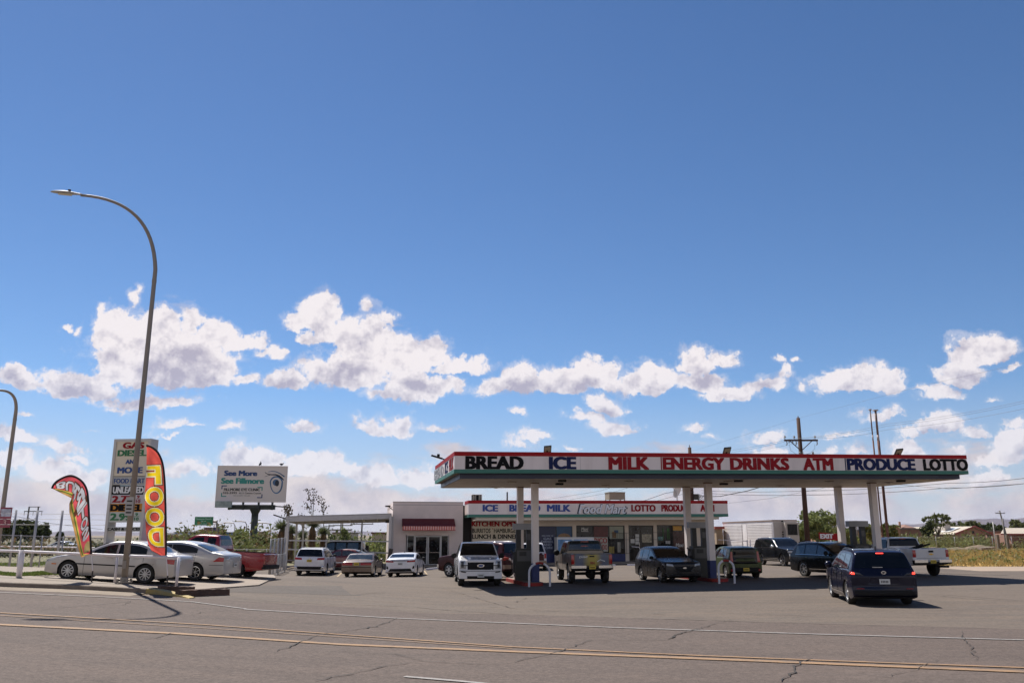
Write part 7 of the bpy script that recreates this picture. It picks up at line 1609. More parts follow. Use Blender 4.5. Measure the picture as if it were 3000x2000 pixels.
T_('tree', 2345, 1545, 60, 95, m_l1, 'low olive tree between the white trailer and the utility pole', 1800, .16, 4); T_('tree', 2470, 1545, 50, 96, m_l3, 'small light green tree right of the right rear canopy column', 1200, .16, 5)
T_('tree', 2752, 1500, 80, 162, m_l1, 'sparse bare branched tree above the dry field fence', 1500, .2, 6, sparse=True); T_('tree', 2722, 1528, 34, 160, m_l2, 'dense dark bushy tree at the left foot of the sparse tree', 1800, .22, 7)
T_('tree', 2560, 1527, 40, 100, m_l1, 'dark green tree behind the right fuel pump', 1700, .17, 8); T_('tree', 2610, 1532, 44, 104, m_l1, 'olive tree right of the front right canopy column', 1500, .17, 9)
for i, (px, top, w, Y, m_) in enumerate([(2835, 1521, 40, 215, m_l1), (2872, 1526, 36, 220, m_l1), (2905, 1533, 40, 205, m_l2), (2945, 1537, 40, 205, m_l1), (2985, 1518, 36, 200, m_l1), (2800, 1532, 30, 210, m_l1), (3015, 1530, 36, 205, m_l2), (2925, 1543, 50, 200, m_l2)]):
    T_('tree', px, top, w, Y, m_, ['dark tree left of the wide tree row behind the low pitched roof house', 'olive tree second in the row behind the low pitched roof house', 'dark tree directly above the right gable of the low house', 'olive tree left of the leaning distant pole', 'loose olive tree at the right edge behind the leaning distant pole', 'small olive tree left of the chimney of the low house', 'dark tree cut by the right picture edge', 'low wide dark tree under the leaning distant pole'][i], 1300, .26, 20+i, grp='trees on the right horizon')
# scrub on the right behind the wire fence
def scrub(name, px0, px1, y0, y1, n, hmin, hmax, mts, s, seed, lab, cat='scrub', per=16):
    rnd = random.Random(seed); mbs = [MB() for _ in mts]
    for _ in range(n):
        Y = rnd.uniform(y0, y1); px = rnd.uniform(px0, px1); p = at(px, 1600, Y); h = rnd.uniform(hmin, hmax)*(.6+.8*noise.noise(Vector((p.x*.12, Y*.1, seed)))+.3); h = max(.25, h); w = h*rnd.uniform(.5, .9); m_ = mbs[min(len(mts)-1, int(abs(noise.noise(Vector((p.x*.2, Y*.2, 5)))*2.4*len(mts))))]
        g = gz(p.x, Y)
        for _ in range(per):
            q = Vector((p.x+rnd.gauss(0, w*.35), Y+rnd.gauss(0, w*.35), g+abs(rnd.gauss(h*.5, h*.28)))); d_ = Vector((rnd.gauss(0, 1), rnd.gauss(0, 1), rnd.gauss(0, .7))).normalized(); e = d_.orthogonal().normalized(); e.rotate(Matrix.Rotation(rnd.uniform(0, 6.28), 3, d_)); f = d_.cross(e); ss = s*rnd.uniform(.5, 1.4)
            m_.add([q-e*ss-f*ss*.4, q+e*ss*.2-f*ss*.5, q+e*ss+f*ss*.1, q+f*ss*.6-e*ss*.2], [(0, 1, 2, 3)])
    allb = MB()
    for i, m_ in enumerate(mbs): allb.add(m_.v, m_.f, i)
    o = allb.build(name, list(mts)); tag(o, lab, cat, kind='stuff'); return o
scrub('scrub', 2400, 2900, 128, 158, 620, .9, 2.3, (m_l1, m_l3, m_l1), .2, 31, 'olive scrub behind the wire fence between the right canopy column and the low house')
scrub('scrub', 2850, 3150, 128, 146, 260, .5, 1.3, (m_l1, m_l4), .18, 32, 'low scrub before the brick houses at the right')
scrub('weeds', 2600, 3150, 60, 122, 620, .15, .5, (m_l3, leafmat('weed_grey', (.22, .22, .12), (.28, .25, .12)), m_l4), .09, 33, 'low grey green weeds dotted over the dry field', per=12)
rndg = random.Random(5); mb = MB()
for _ in range(15000):
    Y = rndg.uniform(57, 124); px = rndg.uniform(2560, 3150); p = at(px, 1600, Y)
    if p.x < 29: continue
    g = gz(p.x, Y); h = rndg.uniform(.12, .36); a = rndg.uniform(0, 3.14); dx, dy = .05*math.cos(a), .05*math.sin(a); l_ = rndg.uniform(-.1, .1)
    mb.add([(p.x-dx, Y-dy, g), (p.x+dx, Y+dy, g), (p.x+l_, Y, g+h)], [(0, 1, 2)])
tag(mb.build('grass', leafmat('straw', (.44, .32, .12), (.34, .26, .10))), 'dry yellow grass covering the field at the right', 'grass', kind='stuff')
# left scrub and trees
scrub('scrub', 500, 830, 72, 100, 520, 1.4, 3.2, (m_l1, m_l3, m_l4), .17, 41, 'autumn tinted scrub behind the red pickup and around the billboard pole')
scrub('scrub', 840, 1150, 76, 96, 420, 1.0, 2.4, (m_l1, m_l3, m_l2), .16, 42, 'green scrub seen through the open carport')
scrub('scrub', -60, 480, 90, 160, 380, .6, 1.6, (m_l4, m_l2), .25, 43, 'low brown scrub on the plain at the left')
for i, (px, top, w, Y, m_) in enumerate([(612, 1560, 24, 88, m_l4), (655, 1541, 26, 86, m_l1), (705, 1537, 40, 84, m_l3), (770, 1555, 36, 86, m_l4), (810, 1540, 34, 84, m_l1), (1010, 1520, 14, 84, m_l3), (1110, 1568, 60, 88, m_l1), (680, 1565, 50, 90, m_l1), (745, 1560, 40, 90, m_l4)]):
    T_('shrub', px, top, w, Y, m_, ['rust tinted shrub, leftmost of the tall ones behind the red pickup', 'tall wispy shrub between the green sign and the billboard pole', 'bright green pointed shrub just left of the billboard pole', 'rust tinted shrub below the pink board', 'tall thin shrub left of the carport frame', 'spindly shrub showing under the carport roof', 'wide green shrub under the right end of the carport', 'low wide shrub between the tall wispy one and the billboard pole', 'low rust shrub right of the billboard pole'][i], n=900, s=.12, seed=50+i, grp='tall shrubs behind the parking area', trunk=False)
for i, (px, top, w, Y, m_) in enumerate([(40, 1525, 70, 150, m_l2), (85, 1530, 70, 155, m_l2), (118, 1536, 44, 150, m_l2), (172, 1562, 24, 170, m_l2), (5, 1532, 40, 148, m_l1)]):
    T_('tree', px, top, w, Y, m_, ['large dark tree left of the H shaped pylon', 'dark tree below the H shaped pylon', 'dark tree right of the H shaped pylon', 'small round dark tree left of the red burrito flag', 'dark tree at the left picture edge beside the second lamp'][i], 1700, .28, 70+i, grp='dark trees at the far left')
# yuccas
m_yl = leafmat('yucca_leaf', (.09, .11, .045), (.14, .15, .07)); m_yd = leafmat('yucca_skirt', (.26, .17, .09), (.20, .12, .06)); m_pod = mat('seed_pod', (.10, .075, .04), .9)
def yucca(px, topr, Y, stalks, lab, seed, w=1.0):
    rnd = random.Random(seed); p = at(px, 1600, Y); g = gz(p.x, Y); r = empty('yucca', (p.x, Y, g), 0, lab, 'yucca', 'tall yuccas beside the carport'); h = at(px, topr, Y).z-g
    MB().tube([(0, 0, 0), (.1, 0, h*.5), (0, 0, h*.85)], [.25, .2, .16], 8).build('trunk', m_bark, r)
    mb = MB()
    for _ in range(420):
        a = rnd.uniform(0, 6.28); z = rnd.uniform(h*.05, h*.75); L_ = rnd.uniform(.35, .7)*w; o_ = Vector((math.cos(a), math.sin(a), 0)); b0 = o_*.15+Vector((0, 0, z)); e = b0+o_*L_*.45+Vector((0, 0, -L_)); s_ = o_.orthogonal().cross(o_)*0+Vector((-o_.y, o_.x, 0))*.05; e.z = max(.02, e.z); mb.add([b0-s_, b0+s_, e], [(0, 1, 2)])
    mb.build('dead_leaf_skirt', m_yd, r); mb = MB()
    for _ in range(340):
        d_ = Vector((rnd.gauss(0, 1), rnd.gauss(0, 1), rnd.uniform(-.5, 1.3))).normalized(); L_ = rnd.uniform(.55, .85)*w; b0 = Vector((0, 0, h*.78)); e = b0+d_*L_; s_ = d_.orthogonal().normalized()*.03; mb.add([b0+d_*.1-s_, b0+d_*.1+s_, e], [(0, 1, 2)])
    mb.build('leaf_rosette', m_yl, r)
    for (sx, sy) in stalks:
        q = at(sx, sy, Y)-Vector((p.x, Y, g)); P = [Vector((0, 0, h*.8)), Vector((q.x*.25, 0, h*.8+(q.z-h*.8)*.45)), Vector((q.x*.8, .1, h*.8+(q.z-h*.8)*.85)), Vector((q.x, .1, q.z))]; mb = MB(); mb.tube(P, .025, 5)
        for _ in range(34):
            t = rnd.uniform(.55, 1.); c_ = P[1].lerp(P[3], (t-.4)/.6) if t > .4 else P[0]; c_ = c_+Vector((rnd.gauss(0, .16), rnd.gauss(0, .1), rnd.gauss(0, .1))); s_ = rnd.uniform(.04, .08); mb.obox(c_, (Vector((1, 0, 0)), Vector((0, 1, 0)), Vector((0, 0, 1))), (s_, s_, s_*1.7))
        mb.build('flower_stalk', m_pod, r)
yucca(823, 1515, 66, [(845, 1478), (852, 1490)], 'yucca at the left corner of the carport below the billboard', 81, 1.1); yucca(849, 1530, 74, [(838, 1480)], 'shorter yucca just behind the carport corner post', 82, 1.0)
yucca(913, 1506, 75, [(900, 1430), (919, 1431), (898, 1475)], 'tallest yucca rising above the carport roof with two leaning stalks', 83, 1.15); yucca(946, 1536, 76, [(939, 1452), (947, 1468)], 'yucca right of the tallest one with straight pod stalks', 84, 1.0); yucca(885, 1548, 77, [(876, 1508), (882, 1507)], 'low shaggy yucca behind the rear carport post', 85, .9)
# grass patches on the verge, left
m_gr = leafmat('lawn_green', (.10, .15, .03), (.17, .20, .05)); mb = MB(); rnd = random.Random(9)
for (a, b_, c_, d_) in ((-60, 270, 1676, 1684), (-60, 300, 1646, 1656)):
    for _ in range(5200):
        px = rnd.uniform(a, b_); py = rnd.uniform(c_, d_)+3*math.sin(px*.03); 
        if rnd.random() > (1 if px < 150 else 1-(px-150)/150.): continue
        q = gnd(px, py, VERGE); h = rnd.uniform(.02, .09); an = rnd.uniform(0, 6.28); dx, dy = .03*math.cos(an), .03*math.sin(an); mb.add([(q.x-dx, q.y-dy, q.z-.02), (q.x+dx, q.y+dy, q.z-.02), (q.x+rnd.uniform(-.04, .04), q.y, q.z+h)], [(0, 1, 2)])
tag(mb.build('grass', m_gr), 'thin green grass patches on the gravel verge', 'grass', kind='stuff')
# ------------------------------------------------------------------ utility poles and wires at the right
m_wood = mat('creosote_pole', (.065, .032, .02), .9, noise_amp=.3, noise_scale=2, stretch=(6, 6, .5), dirt=(.12, .05, .03, .6)); m_wire = mat('wire', (.05, .05, .055), .6); m_ins = mat('insulator_grey', (.25, .24, .22), .4)
UY = 60; pb = at(2372, 1660, UY); gb = gz(pb.x, UY); up = empty('utility_pole', (pb.x, UY, gb), 0, 'tall brown wooden utility pole with cross arm right of the white trailer', 'utility pole')
zt_ = at(2351, 1224, UY).z-gb; za = at(2351, 1290, UY).z-gb; xo = 0
MB().tube([(0, 0, -.3), (0, 0, zt_)], [.2, .13], 12).build('pole', m_wood, up, smooth=True); xl_ = at(2305, 1290, UY).x-at(2353, 1290, UY).x; xr2 = at(2403, 1290, UY).x-at(2353, 1290, UY).x
MB().bar((xl_, -.16, za), (xr2, -.16, za), .12).build('cross_arm', m_wood, up)
for sx in (xl_*.65, xr2*.65): MB().bar((sx, -.16, za-.05), (0, -.14, za-.75), .05).build('brace', m_wood, up)
for f in (xl_*.95, xl_*.38, xr2*.85): MB().lathe([(.02, 0), (.02, .1), (.08, .12), (.09, .16), (.05, .2), (.06, .24), (.02, .28)], 10).build('insulator', m_ins, up, loc=(f, -.16, za+.06)); MB().tube([(f+.1, -.2, za-.06), (f+.12, -.22, za-.25), (f+.05, -.22, za-.35)], .035, 6).build('cutout_fuse', m_ins, up)
for f in (xl_*.72, xl_*.5): MB().tube([(f, -.2, za-.06), (f, -.22, za-.2)], .04, 6).build('cutout_fuse', m_ins, up)
MB().lathe([(.03, 0), (.06, .05), (.03, .14)], 8).build('insulator', m_ins, up, loc=(0, 0, zt_)); MB().tube([(xl_*.7, -.2, za-.3), (xl_*.68, -.2, za-.7), (xl_*.4, -.2, za-.95), (0, -.2, za-1.1)], .01, 4).build('jumper_wire', m_wire, up); MB().tube([(xr2*.8, -.2, za-.3), (xr2*.78, -.2, za-.6), (xr2*.5, -.2, za-.9), (.1, -.2, za-1.05)], .01, 4).build('jumper_wire', m_wire, up)
for px in (2341, 2348, 2379): q = at(px, 1328, UY); MB().lathe([(0, -.12), (.07, -.1), (.07, .08), (.02, .12)], 8).build('bushing', m_ins, up, loc=(q.x-pb.x, -.2, q.z-gb))
SY = 76; ps = at(2034, 1600, SY); gs2 = gz(ps.x, SY); sp2 = empty('utility_pole', (ps.x, SY, gs2), 0, 'dark utility pole rising behind the food mart roof between the middle columns', 'utility pole'); h = at(2033, 1310, SY).z-gs2; MB().tube([(0, 0, 0), (0, 0, h)], [.2, .15], 10).build('pole', m_wood, sp2, smooth=True); MB().lathe([(.02, 0), (.05, .1), (.02, .25)], 8).build('insulator', m_ins, sp2, loc=(0, 0, h))
zc2 = at(2040, 1450, SY).z-gs2; mb = MB()
for k in range(7): a = k*.9; mb.tube([(.2, -.1, zc2-.4), (.6+.2*math.sin(a), -.15, zc2+.1*math.cos(a*2)), (.9+.3*math.cos(a), -.1, zc2-.2+.25*math.sin(a)), (.5, -.1, zc2-.6)], .02, 4)
mb.build('cable_loops', m_wire, sp2); MB().tube([(.55, -.1, zc2-1.2), (.55, -.1, zc2+.1)], .06, 6).build('weatherhead', m_ins, sp2); MB().box(.1, .5, -.3, 0, zc2-.4, zc2+.1).build('junction_box', m_fd, sp2)
def wire(pxs, Ys, lab, rad=.012, sag=0):
    P = [at(x, y, Y) for (x, y), Y in zip(pxs, Ys)]; Q = []
    for a, b_ in zip(P[:-1], P[1:]):
        for k in range(12): t = k/12; q = a.lerp(b_, t); q.z -= sag*4*t*(1-t); Q.append(q)
    Q.append(P[-1]); mb = MB(); mb.tube(Q, rad, 5); o = mb.build('power_line', m_wire); return tag(o, lab, 'wire', 'overhead wires at the right')
wire([(1880, 1340), (2034, 1319), (2352, 1221), (2700, 1130), (3060, 1050)], [80, 76, 60, 50, 42], 'highest thin wire passing over the top of the tall brown pole', .005)
wire([(2033, 1332), (2315, 1285), (2600, 1241), (3060, 1160)], [76, 60, 52, 42], 'upper of the twin wires leaving the cross arm to the right', .007, .15); wire([(2033, 1340), (2338, 1284), (2600, 1247), (3060, 1166)], [76, 60, 52, 42], 'lower of the twin wires leaving the cross arm to the right', .007, .15); wire([(2033, 1350), (2396, 1283), (2600, 1258), (3060, 1184)], [76, 60, 52, 42], 'third wire leaving the cross arm, lowest of the high group', .007, .15)
wire([(2055, 1436), (2360, 1437), (2780, 1414), (3060, 1392)], [76, 60, 50, 42], 'thick cable crossing under the canopy, upper one', .016, .1); wire([(2055, 1443), (2360, 1449), (2780, 1428), (3060, 1408)], [76, 60, 50, 42], 'thick cable crossing under the canopy, lower one', .018, .1); wire([(2400, 1400), (2780, 1431), (3060, 1412)], [58, 50, 43], 'twin of the lower cable at the right edge', .012, .0)
wire([(2045, 1454), (2110, 1453), (2190, 1437), (2300, 1405)], [76, 72, 66, 58], 'black service cable rising from the shop pole up behind the canopy', .035); wire([(2034, 1430), (1950, 1444), (1887, 1466)], [76, 74, 72], 'service wire falling left to the shop roof, upper one', .02); wire([(2034, 1440), (1985, 1450), (1925, 1466)], [76, 74, 72], 'service wire falling left to the shop roof, lower one', .015); wire([(2135, 1473), (2250, 1460), (2400, 1432), (2560, 1390)], [71, 66, 60, 55], 'thin wire from the shop fascia corner up to the right', .01)
wire([(1590, 1464), (1760, 1437), (1860, 1405)], [70, 62, 52], 'thin wire above the shop roof between left columns, upper one', .009); wire([(1670, 1463), (1800, 1440), (1900, 1410)], [70, 62, 52], 'thin wire above the shop roof between left columns, lower one', .009); wire([(-20, 1512), (55, 1513), (130, 1530), (300, 1550)], [200, 200, 220, 260], 'thin far wire at the left below the H shaped pylon', .05)
# twin steel masts behind the right columns
m_rust = mat('rusty_steel', (.12, .05, .035), .8, noise_amp=.3, noise_scale=3); m_pale = mat('pale_worn_steel', (.42, .34, .30), .6, noise_amp=.3, noise_scale=4)
MY = 50.5
for px, bx, ty, rd, lab in ((2547, 2588, 1201, .07, 'thinner of the two tall bare sign masts above PRODUCE, left one'), (2567, 2604, 1203, .12, 'thicker of the two tall bare sign masts above PRODUCE, right one')):
    pb2 = at(bx, 1600, MY); g = gz(pb2.x, MY); h = at(px, ty, MY).z-g; rd *= .7; r = empty('sign_mast', (pb2.x, MY, g), 0, lab, 'mast', 'tall bare sign masts'); z1 = at(px, 1290, MY).z-g; z2 = at(px, 1274, MY).z-g
    MB().tube([(0, 0, 0), (0, 0, z1)], rd, 8).build('lower_mast', m_rust, r, smooth=True); MB().tube([(0, 0, z1+.002), (0, 0, z2)], rd*.9, 8).build('worn_band', m_pale, r, smooth=True); MB().tube([(0, 0, z2+.002), (0, 0, h)], rd*.8, 8).build('upper_mast', mat('mast_brown', (.16, .10, .08), .6), r, smooth=True); MB().box(-rd*1.5, rd*1.5, -rd*1.5, rd*1.5, h, h+.06).build('cap', m_pale, r)
# ------------------------------------------------------------------ white trailer
TY = 74; tA = at(2117, 1600, TY+4); r = empty('trailer', (0, 0, 0), 0, 'white ribbed box trailer with refrigeration front beside the shop', 'trailer')
pL, pC, pR = at(2117, 1530, 85), at(2262, 1524, 73), at(2330, 1523, 73)
u1 = (pC-pL); u1.z = 0; L1 = u1.length; u1.normalize(); ang = math.atan2(u1.y, u1.x); n1_ = Vector((-u1.y, u1.x, 0)); W1 = 2.5
g = gz(pC.x, pC.y); zt2 = pC.z-g; r.location = (pC.x, pC.y, g); r.rotation_euler = (0, 0, ang)
wloc = Vector((pR.x-pC.x, pR.y-pC.y, 0)); W1 = 2.2
z0_ = .95
m_tw = mat('trailer_white', (.84, .80, .79), .5, noise_amp=.05, noise_scale=1, dirt=(.4, .33, .28, .35)); m_tw2 = mat('trailer_front', (.46, .41, .36), .6, noise_amp=.06, noise_scale=1)
MB().box(-L1, 0, 0, W1, z0_, zt2, 0).build('box_body', m_tw, r); mb = MB()
for k in range(15): z = z0_+.1+(zt2-z0_-.3)*k/15; mb.box(-L1+.15, -L1*.58, -.035, -.001, z, z+.09); mb.box(-L1*.46, -.12, -.035, -.001, z, z+.09)
mb.build('side_ribs', m_tw, r); mb = MB(); [mb.box(-L1+.15, -.12, -.012, -.001, z0_+.19+(zt2-z0_-.3)*k/15, z0_+.215+(zt2-z0_-.3)*k/15) for k in range(15)]; mb.build('rib_shade_lines', mat('rib_shade', (.22, .18, .16), .8), r); MB().box(-L1*.56, -L1*.48, -.02, -.001, z0_, zt2-.25).build('side_door', m_tw, r)  # thin dark strips paint the shade between the side ribs
mb = MB(); mb.box(-L1-.03, .03, -.04, .0, zt2-.05, zt2+.05); mb.box(-.0, .03, 0, W1, zt2-.05, zt2+.06); mb.build('top_rail', mat('rusty_rail', (.24, .17, .13), .8), r)
mb = MB(); mb.box(.001, .02, .1, W1-.1, z0_, zt2-.1); mb.build('front_panel', m_tw2, r); MB().box(.02, .5, W1*.42, W1-.1, z0_+.6, zt2-.15).build('refrigeration_unit', m_tw2, r); MB().box(.501, .52, W1*.5, W1-.25, zt2-1.2, zt2-.3).build('grille', m_blk, r)
mb = MB(); [mb.bar((.525, W1*.5+.12*k, zt2-1.2), (.525, W1*.5+.12*k, zt2-.3), .02) for k in range(9)]; mb.build('grille_bars', m_dalloy, r); mb = MB(); [mb.box(.02, .05, .8, .95, z, z+.1) for z in (1.9, 2.1, 2.3, 3.2)]; mb.build('gauges', m_blk, r)
for x in (-L1+.8, -L1+1.9):
    for y in (.2, W1-.2): MB().lathe([(0, -.12), (.35, -.12), (.48, -.1), (.5, 0), (.48, .1), (.35, .12), (0, .12)], 20, 0, 'y').build('wheel', m_tyre, r, loc=(x, y, .5), smooth=True, sharp=40)
mb = MB(); [mb.box(-1.5, -1.35, y, y+.1, 0, z0_) for y in (.4, W1-.5)]; mb.build('landing_leg', m_dst, r)
# fence rail and shed by the trailer
box_building(2098, 2117, 1549, 84, 6, mat('shed_tan', (.30, .22, .14), .8), 'tan shed edge with red roof between the shop and the trailer', mat('shed_roof', (.3, .06, .04), .7), name='shed')
a = at(2104, 1600, 71); b_ = at(2250, 1600, 70); a.z = gz(a.x, 71); b_.z = gz(b_.x, 70); fe = empty('pipe_fence', a, 0, 'thin pale pipe fence before the trailer', 'fence'); d_ = b_-a
za1 = at(2104, 1580, 71).z-a.z; za2 = at(2190, 1584, 70.5).z-a.z; e = d_*.59; MB().bar((0, 0, za1), (e.x, e.y, za2), .06).build('rail', m_steel, fe)
for f in (.59, .65): e = d_*f; MB().tube([(e.x, e.y, -.1), (e.x, e.y, za2+.1)], .05, 6).build('post', m_steel, fe)
MB().bar((d_.x*.6, d_.y*.6, 1.1), (d_.x*1.0, d_.y*1.0, 1.1), .07).build('rail', m_steel, fe)
# ------------------------------------------------------------------ EXIT sign
EY = 62; p = at(2432, 1600, EY); g = gz(p.x, EY); r = empty('exit_sign', (p.x, EY, g), R(-6), 'red and white EXIT sign with a round arrow end on a white post', 'sign'); q0 = at(2400, 1561, EY); q1 = at(2440, 1579, EY)
zc_ = (q0.z+q1.z)/2-g; x0, x1 = q0.x-p.x, q1.x-p.x+.1
mb = MB(); mb.prism([(x0, zc_-.2), (x1, zc_-.28), (x1, zc_+.18), (x0, zc_+.28)], -.02, .02); fixn(mb.build('panel', m_fr, r)); MB().lathe([(0, -.025), (.26, -.02), (.26, .02), (0, .025)], 20, 0, 'y').build('round_end', m_fr, r, loc=(x1+.12, 0, zc_-.05))
text('lettering', 'EXIT', m_pw, r, x0+.06, x1-.06, zc_-.16, zc_+.17, -.022, .01, .06); MB().bar((x1*.3, .05, -.1), (x1*.3, .05, zc_), .08).build('post', m_steel, r)
# ------------------------------------------------------------------ houses at the right
def gable(px0, px1, pye, pyr, Y, dep, wm, rm, lab, ridge_px=None, name='house', chim=None, sky=0, trimm=None):
    A_, B_ = at(px0, pye, Y), at(px1, pye, Y); g = .28; r = empty(name, ((A_.x+B_.x)/2, Y, g), 0, lab, 'house'); w = (B_.x-A_.x)/2; he = A_.z-g; hr = at(px0, pyr, Y).z-g; rx = (at(ridge_px, pyr, Y).x-(A_.x+B_.x)/2) if ridge_px else 0
    return r, w, he, hr, rx
m_rtile = mat('roof_tile_brown', (.22, .12, .09), .8, noise_amp=.15, noise_scale=2); m_rmet = mat('roof_pale_metal', (.42, .36, .28), .6, noise_amp=.12, noise_scale=1, dirt=(.3, .22, .16, .4)); m_trim = mat('trim_red', (.28, .06, .05), .6); m_brk = mat('brick_pink', (.34, .19, .14), .85, noise_amp=.1, noise_scale=1)
HY = 175; gH = .28; L0, Rg, R1_ = at(2795, 1563, HY), at(2851, 1541, HY), at(2898, 1561, HY)
h1 = empty('house', (Rg.x, HY, gH), 0, 'low brick house with pale skylit roof, red gable trim and chimney cooler', 'house'); zr_ = Rg.z-gH; ze = at(2898, 1560, HY).z-gH; wl = at(2797, 1562, HY).x-Rg.x; wr_ = R1_.x-Rg.x
mb = MB(); mb.prism([(wl, -.3), (wr_-.8, -.3), (wr_-.8, ze), (0, zr_-.3), (wl, ze)], 0, .4); mb.box(wl, wl+.3, .4, 14, -.3, ze-.1); mb.box(wr_-1.1, wr_-.8, .4, 14, -.3, ze-.1); fixn(mb.build('wall', m_brk, h1))
sh = at(2770, 1557, HY+10).x-at(2797, 1562, HY).x
mb = MB(); X0 = wl-6; mb.add([(wl-.4, -.6, ze-.25), (0, -.6, zr_), (wl*.25-4.5, 14, zr_), (X0-1.5, 14, ze-.25), (wr_+.3, -.6, ze-.3), (wr_-3, 14, ze-.3)], [(0, 1, 2, 3), (1, 4, 5, 2)]); rf = mb.build('roof', m_rmet, h1); rf.modifiers.new('s', 'SOLIDIFY').thickness = .18
mb = MB(); mb.bar((wl-.4, -.66, ze-.25), (0, -.66, zr_), .12, .3); mb.bar((0, -.66, zr_), (wr_+.3, -.66, ze-.3), .12, .3); mb.build('gable_trim', m_trim, h1)
for k in range(3):
    t0 = .78-k*.2; a = Vector((wl*t0*1-1.2, 1.5, ze-.25+(zr_-ze+.25)*(1-t0)+.12)); mb = MB(); c_ = Vector((0, 3.5, 0)); u_ = (Vector((0, 0, zr_-ze))+Vector((-wl, 0, 0))).normalized()*.9; o_ = Vector((-.8, 3.5, 0)); mb.add([a, a+u_, a+u_+o_, a+o_], [(0, 1, 2, 3)]); mb.build('skylight', mat('skylight_white', (.75, .75, .72), .2), h1)
MB().box(-4.3, -3.1, 3, 4.2, zr_-1, zr_+1.1).build('roof_cooler', m_tw2, h1); mb = MB(); [mb.box(x, x+.9, -.03, -.001, ze-1.2, ze-.45) for x in (-1.9, 1.2, 2.6)]; mb.box(-.4, .1, -.03, -.001, zr_-1.4, zr_-.9); mb.build('window', m_wg, h1)
box_building(2895, 3010, 1557, 180, 10, m_brk, 'long low pink block wall building right of the gabled brick house')
h2 = empty('house', (at(2990, 1560, 168).x, 168, gH), 0, 'house at the right picture edge with pale overhanging roof on brick posts', 'house'); ze2 = at(2990, 1562, 168).z-gH; zr2 = at(2999, 1549, 168).z-gH
mb = MB(); mb.add([(-4.5, -1, ze2), (8, -1, ze2), (8, 9, zr2+.3), (2, 9, zr2+.3)], [(0, 1, 2, 3)]); rf = mb.build('roof', m_rmet, h2); rf.modifiers.new('s', 'SOLIDIFY').thickness = .2; MB().box(-4.5, 8, -1.15, -1.0, ze2-.25, ze2).build('roof_trim', m_trim, h2); MB().box(0, 8, 3, 9, -.2, ze2).build('wall', m_brk, h2); MB().box(.2, .7, -.8, -.4, -.2, ze2-.2).build('brick_post', m_brk, h2)
box_building(2452, 2540, 1555, 150, 14, m_adobe, 'flat roofed orange adobe building behind the right fuel pump'); box_building(2604, 2636, 1542, 160, 10, m_adobe, 'small orange adobe house just right of the front right column'); box_building(2620, 2720, 1551, 168, 3, mat('block_wall', (.26, .15, .11), .85, noise_amp=.08), 'long brown garden wall right of the adobe house', cat='wall', name='garden_wall')
r = box_building(2643, 2680, 1549, 175, 8, m_adobe, 'small house with brown hipped roof above the garden wall'); 
zz = at(2660, 1549, 175).z; mb = MB(); w = 2.6*.5*2; mb.add([(-1.5, -.5, zz), (w*.7, -.5, zz), (w*.7, 8, zz), (-1.5, 8, zz), (.4, 2, zz+.9), (1., 5, zz+.9)], [(0, 1, 4), (1, 2, 5, 4), (2, 3, 5), (3, 0, 4, 5)]); mb.build('hipped_roof', m_rtile, r); MB().box(-1.3, -1.0, 1, 1.4, zz, zz+1.5).build('chimney', m_adobe, r)
# wire fence and posts across the dry field
a = at(2690, 1600, 125); b_ = at(3080, 1600, 121); a.z = gz(a.x, 125); b_.z = gz(b_.x, 121); chain('chain_link_fence', 'chain link fence across the back of the dry field at the right', 'fence', a, b_, 1.8, [k/7 for k in range(8)], cell=.34, wr=.009)
for i, px in enumerate((2926, 2954)): p = at(px, 1600, 119); o = MB().box(-.16, .16, -.16, .16, 0, 2.1).build('fence_post', mat('grey_wood', (.13, .11, .09), .9), None, loc=(p.x, 119, .28)); tag(o, 'thick grey wooden post in the field fence, %s of the pair' % ('left' if i == 0 else 'right'), 'post', 'wooden posts in the field fence')
p = at(2890, 1600, 110); r = MB().obox((0, 0, .4), ((1, 0, .08), (0, 1, 0), (-.08, 0, 1)), (1.9, 1.0, .25)).build('slab', m_conc, None, loc=(p.x, 110, .28)); tag(r, 'pale flat slab lying in the dry field', 'slab')
for i, (px, w, h) in enumerate(((2800, 7.5, .5), (2870, 7, .8), (2730, 8, .5))):
    p = at(px, 1600, 114); mb = MB(); n = 18; vs = [(0, 0, h)]
    for rr_, zz in ((.45, .75), (.75, .4), (1, 0)):
        for k in range(n): a = 2*math.pi*k/n; f = 1+.15*noise.noise(Vector((math.cos(a)*2, math.sin(a)*2, i*3.))); vs.append((w/2*rr_*f*math.cos(a), 1.2*rr_*f*math.sin(a), h*zz-.05))
    mb.add(vs, [(0, 1+k, 1+(k+1) % n) for k in range(n)]+[(1+j*n+k, 1+(j+1)*n+k, 1+(j+1)*n+(k+1) % n, 1+j*n+(k+1) % n) for j in range(2) for k in range(n)]); o = mb.build('soil_mound', m_dirt, None, smooth=True, loc=(p.x, 114, .28)); o['kind'] = 'structure'
upole(2957, 1495, 165, 'leaning distant utility pole with a transformer at the right edge', armw=.9, tilt=-1.0, grp='distant utility poles right'); upole(2948, 1518, 160, 'short distant pole with a street light arm at the right edge', arm=False, grp='distant utility poles right'); upole(2748, 1500, 161, 'thin pole standing inside the sparse tree', arm=False, r_=.1, grp='distant utility poles right'); upole(2918, 1528, 100, 'thin pale pole right of the gabled brick house', arm=False, r_=.06, wood=m_lampg, grp='distant utility poles right')
upole(2515, 1524, 140, 'thin far pole just above the right fuel pump', arm=False, r_=.1, grp='distant utility poles right')
p = at(2948, 1513, 160); q = bpy.data.objects
